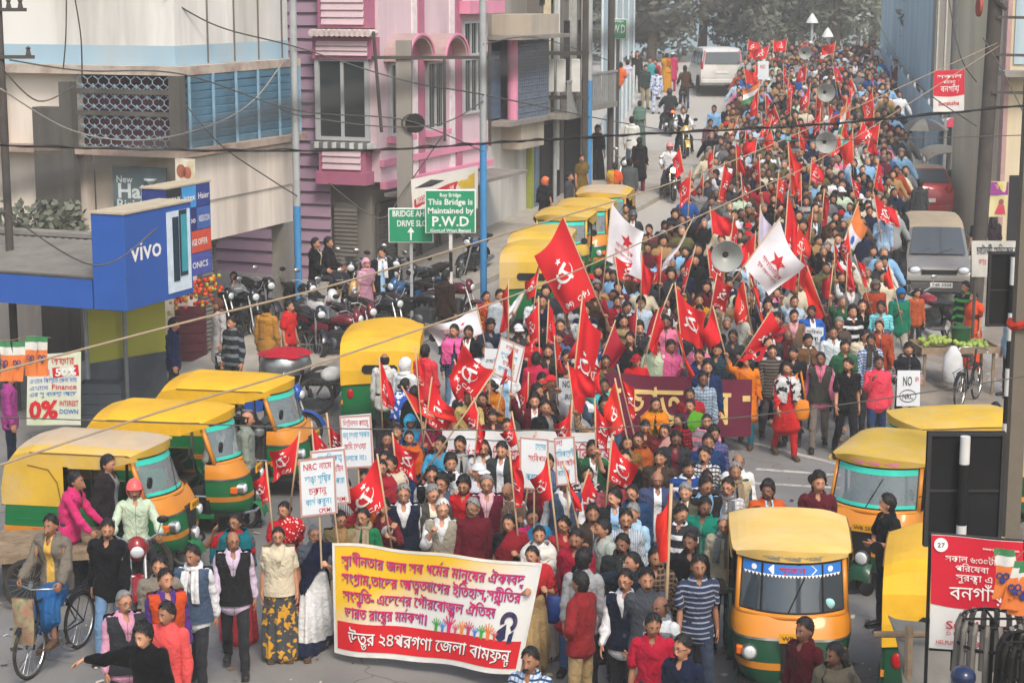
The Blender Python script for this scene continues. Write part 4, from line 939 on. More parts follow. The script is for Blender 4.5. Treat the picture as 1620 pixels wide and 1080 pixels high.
def cloth(c,pat='',c2=None):
 key='cloth %s %s %s'%(c,pat,c2 or '')
 if key in MATS:return MATS[key]
 m=bpy.data.materials.new(key);m.use_nodes=True;MATS[key]=m;n,L=m.node_tree.nodes,m.node_tree.links;b=n["Principled BSDF"]
 b.inputs['Roughness'].default_value=.85;b.inputs['Specular IOR Level'].default_value=.12;b.inputs['Sheen Weight'].default_value=.03
 A=n.new("ShaderNodeAttribute");A.attribute_name='rest';v=A.outputs['Vector'];C1_=(*[x**1.14*.92 for x in lin(COLOR.get(c,c))],1);C2_=(*lin(COLOR.get(c2 or c,c2 or c)),1)
 no=n.new("ShaderNodeTexNoise");no.inputs['Scale'].default_value=9;no.inputs['Detail'].default_value=3;L.new(v,no.inputs[0])
 def mix(f,a,d):
  x=n.new("ShaderNodeMix");x.data_type='RGBA'
  for s,q in((x.inputs[0],f),(x.inputs[6],a),(x.inputs[7],d)):
   if hasattr(q,'links'):L.new(q,s)
   else:s.default_value=q
  return x.outputs[2]
 out=mix(no.outputs[0],tuple(q*.84 for q in C1_[:3])+(1,),tuple(min(1,q*1.12)for q in C1_[:3])+(1,))
 def band(ax,per,duty,ph=0.):
  sp=n.new("ShaderNodeSeparateXYZ");L.new(v,sp.inputs[0]);s=sp.outputs[ax]
  a=n.new("ShaderNodeMath");a.operation='MULTIPLY_ADD';L.new(s,a.inputs[0]);a.inputs[1].default_value=1/per;a.inputs[2].default_value=ph+10
  f=n.new("ShaderNodeMath");f.operation='FRACT';L.new(a.outputs[0],f.inputs[0]);g=n.new("ShaderNodeMath");g.operation='LESS_THAN';L.new(f.outputs[0],g.inputs[0]);g.inputs[1].default_value=duty;return g.outputs[0]
 if pat=='stripe':out=mix(band('Z',.055,.3),out,C2_)
 elif pat=='wide':out=mix(band('Z',.16,.38),out,C2_)
 elif pat=='pin':out=mix(band('X',.028,.25),out,C2_)
 elif pat=='check':
  out=mix(band('Z',.05,.35),out,C2_);x=n.new("ShaderNodeMath");x.operation='MULTIPLY';L.new(band('X',.05,.35),x.inputs[0]);x.inputs[1].default_value=.6;out=mix(x.outputs[0],out,C2_)
 elif pat in('print','camo','border'):
  t=n.new("ShaderNodeTexVoronoi" if pat=='print' else "ShaderNodeTexNoise");t.inputs['Scale'].default_value=26 if pat=='print' else 11;L.new(v,t.inputs['Vector'])
  g=n.new("ShaderNodeMath");g.operation='LESS_THAN' if pat=='print' else 'GREATER_THAN';L.new(t.outputs['Distance' if pat=='print' else 0],g.inputs[0]);g.inputs[1].default_value=.32 if pat=='print' else.55
  if pat=='border':out=mix(band('Z',4,.055,-.0),out,C2_)
  else:out=mix(g.outputs[0],out,C2_)
 elif pat in('zip','front','placket'):
  sp=n.new("ShaderNodeSeparateXYZ");L.new(v,sp.inputs[0]);ab=n.new("ShaderNodeMath");ab.operation='ABSOLUTE';L.new(sp.outputs['X'],ab.inputs[0])
  g=n.new("ShaderNodeMath");g.operation='LESS_THAN';L.new(ab.outputs[0],g.inputs[0]);g.inputs[1].default_value=.007 if pat=='zip' else.05 if pat=='front' else.0035
  y=n.new("ShaderNodeMath");y.operation='LESS_THAN';L.new(sp.outputs['Y'],y.inputs[0]);y.inputs[1].default_value=-.02
  q=n.new("ShaderNodeMath");q.operation='MULTIPLY';L.new(g.outputs[0],q.inputs[0]);L.new(y.outputs[0],q.inputs[1]);out=mix(q.outputs[0],out,C2_ if pat!='placket' else tuple(z*.35 for z in C1_[:3])+(1,))
 if pat in('','stripe','check','pin'):pass
 L.new(out,b.inputs['Base Color'])
 nb=n.new("ShaderNodeTexNoise");nb.inputs['Scale'].default_value=10;nb.inputs['Detail'].default_value=1.5;nb.inputs['Distortion'].default_value=1.2;L.new(v,nb.inputs[0])
 bp=n.new("ShaderNodeBump");bp.inputs['Strength'].default_value=.8;bp.inputs['Distance'].default_value=.03;L.new(nb.outputs[0],bp.inputs['Height']);L.new(bp.outputs[0],b.inputs['Normal'])
 return m
SKIN=[mat('skin %d'%i,c,.55,0,.1,14,coord='Object',spec=.35,bump=.05)for i,c in enumerate(('#c08c6f','#ad7b5f','#94684f','#785242','#cc9d7e'))]
HAIRM=dict(black=mat('black hair',(.012,.011,.011),.45,0,.4,60,.4,120),grey=mat('grey hair',(.20,.20,.20),.6,0,.25,30,.3,90),white=mat('white hair',(.55,.54,.52),.6,0,.15,30,.3,90))
FACE_M=[mat('eye white','#c9c1b6',.4),mat('dark iris',(.012,.010,.010),.3),mat('lips','#6d3a35',.5)]
GLM=mat('spectacle frame',(.02,.02,.02),.3);SHOE=[mat('black shoes',(.02,.02,.02),.4),mat('brown sandals',(.09,.05,.03),.6),mat('pale trainers',(.4,.4,.42),.6)]
PEOPLE=[]
def person(loc,yaw=0,look=0,pose='stand',head=(0,0),skin=1,hair='short',hairc='black',top='shirt',tc='white',tp='',tc2=None,bottom='trousers',bc='charcoal',bp='',bc2=None,over=None,oc='black',op='',oc2=None,extra=(),shoe=0,sc=1.0,label=None,group='people in the march',fem=False,name='person',shout=False,z=None,**kw):
 head=(int(head[0]/15)*15,int(head[1]/8)*8)
 k='body'+('_grip' if pose in GRIP else '')+('_fem' if fem else '');o=bpy.data.objects.new(name,posed(k,pose,head,'body',1));COL.objects.link(o)
 def setm(ob,ms):
  for i,q in enumerate(ms):ob.material_slots[i].link='OBJECT';ob.material_slots[i].material=q
 setm(o,[SKIN[skin%5]]);o.location=loc if z is None else(loc[0],loc[1],z);o.rotation_euler=(0,0,R(yaw));o.scale=(sc*.95,sc*.95,sc)
 def part(key,nm,ms):
  c=bpy.data.objects.new(nm,posed(key,pose,head,nm,len(ms)));COL.objects.link(c);c.parent=o;setm(c,ms);return c
 if loc[1]<36:
  for q in 'LR':part('eye'+q,'eye',FACE_M)
  part('mouth_shout' if shout else 'mouth','mouth',FACE_M)
 elif loc[1]<62:part('face_shout' if shout else 'face','face',FACE_M)
 if hair:part('hair_'+hair,'hair',[HAIRM[hairc]])
 nm=dict(tee='shirt',blouse='blouse').get(top,top)
 if top=='jacket' and not tp:tp,tc2=('front',('white','sky blue','grey','maroon','cream')[len(PEOPLE)%5])if len(PEOPLE)%3 else('zip','grey')
 if top=='shirt' and not tp:tp,tc2='placket','black'
 if top:part(top,nm,[cloth(tc,tp,tc2)])
 if bottom:part(bottom,'sari' if kw.get('sari')and bottom=='skirt' else bottom,[cloth(bc,bp,bc2)])
 if over=='vest':part('vest','waistcoat',[cloth(oc,op,oc2)])
 elif over:part(over,over,[cloth(oc,op,oc2)])
 if shoe is not None:
  for q in 'LR':part('shoe'+q,'shoe',[SHOE[shoe]])
 for e in extra:
  e=e if isinstance(e,tuple)else(e,None)
  if e[0]in('moustache','beard'):part(e[0],e[0],[HAIRM[e[1]or hairc]])
  elif e[0]=='glasses':part('glasses','glasses',[GLM])
  else:part(e[0],e[0],[mat('shell '+e[1],COLOR.get(e[1],e[1]),.3)if e[0]=='helmet' else cloth(*(e[1]if isinstance(e[1],tuple)else(e[1],)))])
 tag(o,label,'person',group);PEOPLE.append((Vector(o.location),label));return o
def hand_world(o,pose,head=(0,0),s='R',f=.45):
 head=(int(head[0]/15)*15,int(head[1]/8)*8);h=hand_at(pose,head,s,f)*o.scale[0];a=o.rotation_euler.z;return Vector((o.location.x+h[0]*math.cos(a)-h[1]*math.sin(a),o.location.y+h[0]*math.sin(a)+h[1]*math.cos(a),o.location.z+h[2]))
# ================================================================ VEHICLES
yel=mat('yellow canvas','#d9a822',.55,0,.10,2.2,.6,5,dirt='#b98d2c',dscale=1.6,damt=.5)
yel_dusty=mat('dusty yellow canvas','#c9a436',.7,0,.10,2.2,.6,5,dirt='#b7a488',dscale=1.0,damt=.8)
yel_pale=mat('sun bleached canvas','#dcb765',.65,0,.09,2.2,.6,5,dirt='#c9b48c',dscale=1.1,damt=.7)
tan_top=mat('dust covered roof','#b9a58c',.85,0,.08,3,.25,14,dirt='#c8a24a',dscale=1.4,damt=.45)
agreen=mat('rickshaw green','#0d6a3a',.35,0,.1,3,.04,30,dirt='#3c6a48',dscale=2,damt=.4,coat=.3)
agreen_d=mat('dark rickshaw green','#174a33',.4,0,.1,3,.04,30,dirt='#3a4a40',dscale=2,damt=.5,coat=.2)
aorange=mat('rickshaw orange','#cd8222',.4,0,.08,3,dirt='#c08a3f',dscale=2,damt=.4,coat=.3)
black_p=mat('black plastic',(.015,.015,.016),.5,0,.3,6);rubber=mat('tyre rubber',(.022,.021,.02),.85,0,.3,9,.3,40,dirt=(.12,.10,.08),dscale=4,damt=.5)
chrome=mat('dull chrome','#b9babb',.28,.9,.1,4);steel=mat('painted rim','#8d8f90',.4,.6,.1,4)
seatm=mat('black seat vinyl',(.02,.018,.018),.5,0,.3,6);lampg=mat('lamp glass','#d8dde0',.08,.2,.05,5,spec=.9);redlamp=mat('red lamp','#a3161a',.2,0,.1,5);amber=mat('amber lamp','#e06a1c',.2,0,.1,5)
gls=glass('windscreen glass','#8d9ba0',.55);gdark=mat('dark windscreen','#39424a',.08,0,.15,.8,spec=.9)
platem=mat('yellow number plate','#d79a1e',.5,0,.08,6);platew=mat('white number plate','#d6d6d2',.5);ink=mat('black ink',(.015,.015,.02),.7);redink=mat('red ink','#c2202c',.7);blueink=mat('blue ink','#2c63b8',.7);whiteink=mat('white ink','#e6e4e2',.75);cyanink=mat('cyan ink','#2d9bc0',.7)
cyan_strip=mat('turquoise visor film','#36c2ae',.3,0,.1,3)
def wheel(parent,c,r,w,axis='X',spokes=0,name='wheel'):
 o=MB().lathe([(r-.065,-w*.36),(r-.02,-w/2),(r,-w*.22),(r,w*.22),(r-.02,w/2),(r-.065,w*.36)],c,axis,22,False).build(name,rubber,parent,50)
 q=MB()
 if spokes:
  rr=r-.05;pts=[]
  for i in range(22):a=2*math.pi*i/22;pts.append((c[0],c[1]+rr*math.cos(a),c[2]+rr*math.sin(a)))
  q.tube(pts,.014,6,True)
  for i in range(spokes):a=2*math.pi*i/spokes;q.tube([(c[0]+.02*(-1)**i,c[1],c[2]),(c[0],c[1]+rr*math.cos(a),c[2]+rr*math.sin(a))],.0028 if spokes>9 else.016,4)
  q.lathe([(.03,-.05),(.03,.05)],c,axis,10)
 else:q.lathe([(0,-w*.3),(.06,-w*.34),(r-.09,-w*.2),(r-.06,-w*.36),(r-.06,w*.36),(r-.09,w*.2),(.06,w*.34),(0,w*.3)],c,axis,22,False)
 q.build('rim',steel,o,40);return o
ROOFS={'new':yel,'dusty':yel_dusty,'pale':yel_pale,'tan':tan_top}
def auto_rickshaw(loc,yaw,label,roof='new',front='orange',green=agreen,film=None,board=None,group='auto rickshaws waiting along the road',reg='WB 25',pitch=0,curtain=True):
 rm=ROOFS[roof];t=empty('auto_rickshaw',loc,R(yaw),label,'auto rickshaw',group);t.rotation_euler[0]=pitch;om=aorange if front=='orange' else rm
 mb=MB();prof=[(-.05,.30),(1.05,.30),(1.20,.42),(1.25,.62),(1.22,.98),(.05,.98),(.05,.62),(-.05,.56)]
 for s in(-1,1):
  q=[(y,z)for y,z in prof];arc=[(.78+.27*math.cos(a),.26+.27*math.sin(a))for a in[math.pi*(1-i/10)for i in range(11)]]
  side=[(-.05,.30)]+[p for p in arc if p[1]>.30]+[(1.05,.30),(1.20,.42),(1.25,.62),(1.22,.98),(.10,.98),(.02,.80),(-.05,.56)]
  mb.prism(side,.60*s,.655*s,'YZ')
 mb.prism([(.98,.30),(1.13,.30),(1.23,.44),(1.28,.62),(1.25,.98),(1.18,.98),(1.2,.62),(1.15,.46)],-.62,.62,'YZ')
 mb.box((-.60,-.62,.28),(.60,1.0,.34))
 for s in(-1,1):mb.tube([(.655*s,.78+.29*math.cos(a),.26+.29*math.sin(a))for a in[math.pi*i/12 for i in range(13)]],.03,6)
 body=mb.build('body',green,t,35)
 MB().box((-.658,.0,.60),(.658,1.27,.67)).build('side_stripe',om if front=='orange' else aorange,body);
 q=MB()
 for s in(-1,1):q.box((.655*s-.006,.12,.76),(.655*s+.006,1.15,.775)).box((.655*s-.006,.12,.87),(.655*s+.006,1.15,.882))
 q.build('pressed_rib',green,body)
 for s,nm in((-1,0),(1,0)):MB().ball((.50*s,1.27,.78),(.06,.03,.09),10,6).build('tail_light',redlamp,t,True)
 mb=MB();zs=[.30,.40,.60,.74,.86,.93,1.0,1.06];hw=[.44,.55,.61,.635,.64,.64,.63,.61];dp=[.50,.54,.55,.53,.50,.46,.42,.37];N=18
 def ring(z):return np.interp(z,zs,hw),np.interp(z,zs,dp)
 def cowl(z0,z1,m,nm,off=0,nz=6,par=t):
  def f(u,v):z=z0+(z1-z0)*v;w,d=ring(z);a=math.pi*u;c_,s_=math.cos(a),math.sin(a);return((w+off)*math.copysign(abs(c_)**.55,c_),-.52-(d+off)*abs(s_)**.75,z)
  return MB().grid(f,N,nz).build(nm,m,par,True)
 co=cowl(.30,.86,green,'front_cowl');cowl(.855,1.06,om,'front_panel',.003,3,co);cowl(.835,.86,chrome,'chrome_strip',.012,1,co);cowl(.52,.60,aorange,'orange_band',.005,1,co)
 MB().box((-.6,-.56,.34),(.6,-.50,.95)).build('dashboard',black_p,t)
 MB().box((-.56,-1.0,.31),(.56,-.1,.35)).build('floor',black_p,t)
 def fr(x,z):k=(z-1.02)/.58;return(x*(1-.05*k),-.52-.37*(1-abs(x/.6)**2.2*.75)*(1-.0*k)+.20*k-.02,z)
 q=MB()
 for s in(-1,1):q.tube([fr(.575*s,1.02),fr(.575*s,1.62)],.035,6)
 q.tube([fr(.575*(i/8-1),1.62)for i in range(17)],.04,6);q.tube([fr(.575*(i/8-1),1.05)for i in range(17)],.035,6)
 wf=q.build('windscreen_frame',om if front=='orange' else rm,t,True)
 ws=MB().grid(lambda u,v:fr(-.555+1.11*u,1.08+.50*v),14,5).build('windscreen',gdark if film else gls,t,True)
 q=MB();q.tube([fr(.555*(i/8-1),1.09)for i in range(17)]+[fr(.555*(1-i/8),1.585)for i in range(17)],.012,5,True);q.build('rubber_seal',black_p,ws)
 f2=lambda x,z:tuple(np.array(fr(x,z))+np.array([0,-.006,0]))
 MB().tube([f2(-.05,1.08),f2(.14,1.46)],.008,5).build('wiper',black_p,ws)
 if film:
  MB().grid(lambda u,v:f2(-.54+1.08*u,1.47+.10*v),14,2).build('visor_film',mat('blue visor film','#2f74c4',.4,0,.1,4),ws)
  f3=lambda a,b:tuple(np.array(fr(a,1.47+b))+np.array([0,-.010,0]));q=MB()
  q.slot(0).add([f3(x,y)for x,y in((-.27,.05),(-.22,.095),(.22,.095),(.27,.05),(.22,.005),(-.22,.005))],[(0,1,2,3,4,5)])
  for i in range(26):x=-.53+1.06*i/26;q.add([f3(x,0),f3(x+.04,0),f3(x+.02,-.03)],[(0,1,2)])
  for s in(-1,1):q.add([f3(.42*s+.03*math.cos(i*.6),.05+.03*math.sin(i*.6))for i in range(10)],[tuple(range(10))])
  q.build('visor_print',whiteink,ws);q=MB();letters(q,'সৃজন',lambda a,b:tuple(np.array(fr(a,1.47+b))+np.array([0,-.014,0])),.30,.06,True,0,.02);q.build('lettering',redink,ws)
  for x in(-.33,.33):MB().tube([f2(x,1.09),f2(x,1.57)],.012,5).build('screen_bar',black_p,ws)
  MB().ball(fr(.40,1.17),(.06,.02,.06),10,6).build('sticker',mat('pale cyan sticker','#9fd3d6',.6),ws,True)
 elif roof!='pale':
  MB().grid(lambda u,v:f2(-.54+1.08*u,1.50+.075*v),14,2).build('visor_film',cyan_strip,ws);MB().grid(lambda u,v:f2(-.54+1.08*u,1.085+.06*v),14,2).build('lower_film',cyan_strip,ws)
 rf=MB();ys=[(-.60,1.735,.60),(-.45,1.75,.63),(-.2,1.765,.645),(.35,1.77,.66),(.86,1.765,.665),(1.10,1.70,.665),(1.23,1.50,.665),(1.285,1.18,.66),(1.29,.955,.655)]
 def roofp(i,u,lift=0):
  y,z,w=ys[i];a=u*2-1;edge=np.interp(y,[-.8,.3,1.0,1.3],[.09,.10,.10,.02]);return(w*math.copysign(abs(a)**.9,a),y if i else fr(.6*a,1.62)[1]-.05,z+lift-edge*abs(a)**(3.2 if i>1 else 2.2)+.008*math.sin(u*7+i*2.1))
 n=14
 for i in range(len(ys)-1):
  vs=[roofp(k,j/n)for k in(i,i+1)for j in range(n+1)]
  for j in range(n):rf.slot(1 if roof=='tan' and i<5 and 1<j<n-2 else 0).add([vs[j],vs[j+1],vs[n+2+j],vs[n+1+j]],[(0,1,2,3)])
 rf.slot(0)
 for s in(0,1):
  for i in range(2,6):
   a,b=roofp(i,s),roofp(i+1,s);lo=[1.50,1.50,1.47,.955,.955,.955,.955,.955]
   za,zb=(lo[i],lo[i])if i<3 else(.955,.955)
   if i==3:a=(a[0],.42,a[2])if a[1]<.42 else a
   rf.add([a,b,(b[0],b[1],zb),(a[0],a[1],za)],[(0,1,2,3)])
  a,b=roofp(6,s),roofp(7,s);rf.add([a,b,(b[0],b[1],.955),(a[0],a[1],.955)],[(0,1,2,3)])
  a,b=roofp(3,s),(roofp(3,s)[0],.42,roofp(3,s)[2]);rf.add([(a[0],a[1],a[2]),b,(b[0],b[1],1.49),(a[0],a[1],1.49)],[(0,1,2,3)])
  x=(s*2-1)*.645;rf.add([(x,-.60,1.63),(x,-.2,1.67),(x,-.2,1.49),(x*.97,-.60,1.60)],[(0,1,2,3)])
 rf.add([roofp(0,j/n)for j in range(n+1)]+[(-.59+1.18*j/n,fr(.59*(j/n*2-1),1.62)[1]-.045,1.605)for j in range(n+1)],[(j,j+1,n+2+j,n+1+j)for j in range(n)])
 top=rf.build('canvas_roof',[yel_dusty,tan_top]if roof=='tan' else rm,t,40)
 q=MB();
 for s in(0,1):q.tube([tuple(np.array(roofp(i,s))+np.array([(s*2-1)*.006,0,-.004]))for i in range(0,5)],.008,5)
 for s in(-1,1):q.tube([(.672*s,.45,.97),(.672*s,.50,1.28),(.672*s,.62,1.45),(.672*s,.9,1.50)],.007,5)
 q.build('roof_seam',mat('brown seam','#7a5a2a',.8),top)
 q=MB();q.grid(lambda u,v:(.30*(2*u-1)*(1-.15*abs(2*v-1)**3),1.302,1.13+.15*v),10,4);q.build('rear_window',inside,top)
 if board:
  q=MB();f_=lambda a,b:(a,fr(a,1.62)[1]-.055-.02*b,1.612+b);letters(q,board[0],f_,.66,.05,True,0,.012);q.build('lettering',board[1],top)
 q=MB()
 for s in(-1,1):q.tube([(.60*s,.05,.9),(.61*s,.05,1.6)],.022,6).tube([(.60*s,-.52,.6),(.60*s,.02,.6),(.60*s,.05,.9)],.018,6)
 q.build('cabin_frame',chrome if roof in('new',)else black_p,t)
 MB().box((-.55,.42,.55),(.55,.95,.68),None,.04).box((-.55,.86,.66),(.55,.98,1.2),None,.04).build('passenger_seat',seatm,t)
 MB().box((-.35,-.12,.60),(.35,.16,.70),None,.03).box((-.35,.10,.70),(.35,.17,1.0),None,.03).build('driver_seat',seatm,t)
 MB().tube([(-.30,-.44,1.0),(-.1,-.5,.96),(.1,-.5,.96),(.30,-.44,1.0)],.018,6).tube([(0,-.5,.96),(0,-.7,.5)],.022,6).build('handlebar',black_p,t)
 MB().prism([(-1.085,.42),(-1.10,.86),(-1.0,.88),(-.98,.42)],-.11,.11,'YZ').build('nose_column',black_p,t)
 hl=MB().lathe([(.0,.02),(.085,.02),(.10,-.03),(.06,-.12)],(0,-1.12,.50),'Y',16).build('headlight',chrome,t,40);MB().ball((0,-1.135,.50),(.085,.03,.085),12,8).build('lens',lampg,hl,True)
 for s in(-1,1):
  h2=MB().lathe([(0,.05),(.08,.05),(.09,-.08)],(.44*s,-.98,.70),'Y',14).build('headlight',chrome,t,40);MB().ball((.44*s,-1.035,.70),(.07,.03,.07),10,6).build('lens',lampg,h2,True)
  MB().box((.53*s-.05,-.95,.64),(.53*s+.05,-.85,.74),None,.015).build('indicator',amber,t)
  mi=MB().tube([(.60*s,-.72,1.28),(.74*s,-.80,1.34)],.008,5).build('mirror_arm',black_p,t);MB().lathe([(0,-.012),(.075,-.012),(.075,.012),(0,.012)],(.77*s,-.80,1.36),'Y',14).build('mirror',black_p,mi,40)
 MB().tube([(-.5,-1.03,.36),(-.3,-1.13,.34),(.3,-1.13,.34),(.5,-1.03,.36)],.02,6).build('front_bumper',chrome if roof=='new' else black_p,t)
 mg=MB().grid(lambda u,v:((v-.5)*.26,-.93-.29*math.cos(math.pi*(u*.9+.02)),.22+.27*math.sin(math.pi*(u*.9+.02))-.05*abs(2*v-1)**3),12,6).build('mudguard',green,t,True)
 wheel(t,(0,-.93,.2),.2,.12,'X');wheel(t,(-.55,.78,.2),.2,.12,'X');wheel(t,(.55,.78,.2),.2,.12,'X')
 pl=ob_box('number_plate',(-.14,-1.125,.845),(.14,-1.105,.945),platem,t);q=MB();letters(q,reg,plane_fn((0,-1.126,.875),(1,0,0),(0,0,1)),.22,.045,True);q.build('lettering',ink,pl)
 q=MB()
 for s in(-1,1):letters(q,'ভাই ভাই',plane_fn((.663*s,.6,.615),(0,s,0),(0,0,1),.003),.55,.04,True)
 q.build('side_lettering',redink,body)
 return t
def motorcycle(loc,yaw,label,col='#7c1520',tank2=None,group='motorcycles parked by the shops',lean=7,sport=False,lit=None,scooter=False,plate=None):
 m=mat('bike paint '+col,col,.25,.1,.1,5,coat=.6);t=empty('motorcycle' if not scooter else 'scooter',loc,R(yaw),label,'motorcycle' if not scooter else 'scooter',group);t.rotation_euler[1]=R(lean)
 r=.29 if not scooter else.21;fy,ry=-.64,.62
 wheel(t,(0,fy,r),r,.10,'X',6);wheel(t,(0,ry,r),r,.115,'X',6)
 q=MB();q.tube([(-.09,fy,r),(-.09,fy+.24,.88)],.022,7).tube([(.09,fy,r),(.09,fy+.24,.88)],.022,7).tube([(-.1,fy+.2,.78),(.1,fy+.2,.78)],.03,6);q.build('front_fork',chrome,t)
 q=MB().grid(lambda u,v:((v-.5)*.15,fy-(r+.05)*math.cos(math.pi*(.1+u*.75)),r+(r+.05)*math.sin(math.pi*(.1+u*.75))-.03*abs(2*v-1)**2),12,4);q.build('front_mudguard',m,t,True)
 if not scooter:
  q=MB();sweep(q,[(0,-.38,.80,.10,.09),(0,-.22,.84,.16,.12),(0,-.02,.82,.14,.10),(0,.12,.76,.09,.06)],14);q.build('fuel_tank',mat('bike paint '+tank2,tank2,.25,.1,.1,5,coat=.6)if tank2 else m,t,True)
  q=MB();q.box((-.13,-.28,.28),(.13,.12,.62),None,.04);[q.box((-.15,-.26+.0*i,.36+.05*i),(.15,.08,.375+.05*i))for i in range(5)];q.lathe([(.1,-.17),(.13,-.15),(.13,.15),(.1,.17)],(0,.02,.36),'X',14);q.build('engine',mat('engine metal','#55585a',.45,.7,.2,8),t,40)
  q=MB();q.tube([(0,fy+.22,.82),(0,-.3,.40),(0,.1,.28),(0,.3,.32)],.026,7).tube([(0,-.3,.74),(0,.4,.70),(0,.78,.80)],.03,7).tube([(0,.3,.32),(0,.42,.68)],.025,7);q.build('frame',black_p,t)
  q=MB();
  for s in(-1,1):q.prism([(.12,.72),(.44,.76),(.52,.62),(.34,.50),(.14,.56)],s*.09,s*.125,'YZ')
  q.build('side_panel',m,t)
 else:
  q=MB();q.grid(lambda u,v:((v-.5)*(.44-.1*u),-.40-.05*u+.04*math.cos((v-.5)*5),.34+.56*u),6,10);q.build('leg_shield',m,t,True);q=MB();q.box((-.2,-.40,.26),(.2,.1,.32),None,.02);sweep(q,[(0,.05,.55,.15,.16),(0,.35,.56,.18,.17),(0,.72,.6,.11,.1)],14);q.build('body',m,t,40)
 q=MB();q.prism([(.08,.77),(.30,.74),(.50,.80),(.84,.86),(.84,.90),(.5,.87),(.3,.82),(.08,.83)],-.12,.12,'YZ');q.build('seat',seatm,t)
 q=MB();q.prism([(.6,.72),(.98,.84),(1.0,.90),(.62,.82)],-.08,.08,'YZ');tp=q.build('tail_cowl',m,t);MB().ball((0,1.0,.84),(.06,.03,.04),8,6).build('tail_light',redlamp if not lit=='tail' else mat('lit tail lamp','#ff4a1c',.3,emit=('#ff3a10',9)),tp,True)
 q=MB().grid(lambda u,v:((v-.5)*.16,ry-(r+.05)*math.cos(math.pi*(.45+u*.45)),r+(r+.05)*math.sin(math.pi*(.45+u*.45))),10,3);q.build('rear_mudguard',black_p,t,True)
 q=MB();q.tube([(.15,-.1,.26),(.17,.2,.27),(.18,.30,.30)],.028,7).tube([(.18,.28,.30),(.19,.82,.40)],.052,9);q.build('exhaust',chrome,t,40)
 q=MB();q.tube([(-.36,-.26,1.0),(-.25,-.34,1.03),(-.08,-.40,.95),(.08,-.40,.95),(.25,-.34,1.03),(.36,-.26,1.0)],.014,7);hb=q.build('handlebar',chrome,t)
 for s in(-1,1):
  MB().tube([(.25*s,-.34,1.03),(.30*s,-.36,1.19)],.006,5).build('mirror_stem',chrome,hb);MB().ball((.32*s,-.36,1.22),(.075,.02,.05),10,6).build('mirror',black_p if s>0 else chrome,hb,True)
 q=MB();sweep(q,[(0,-.42,.78,.10,.07),(0,-.47,.90,.12,.09),(0,-.42,1.0,.09,.06)],12);fa=q.build('headlamp_cowl',m,t,True);MB().ball((0,-.53,.87),(.085,.04,.075),12,8).build('headlight',lampg if lit!='head' else mat('lit headlamp','#ffe9c0',.2,emit=('#ffdca0',16)),fa,True)
 if plate:pl=ob_box('number_plate',(-.11,1.005,.62),(.11,1.015,.76),platew,t);q=MB();letters(q,plate[0],plane_fn((0,1.017,.695),(-1,0,0),(0,0,1)),.18,.045,True);letters(q,plate[1],plane_fn((0,1.017,.635),(-1,0,0),(0,0,1)),.18,.045,True);q.build('lettering',ink,pl)
 MB().tube([(-.12,.05,.28),(-.24,.16,.03)],.014,6).build('side_stand',black_p,t)
 return t
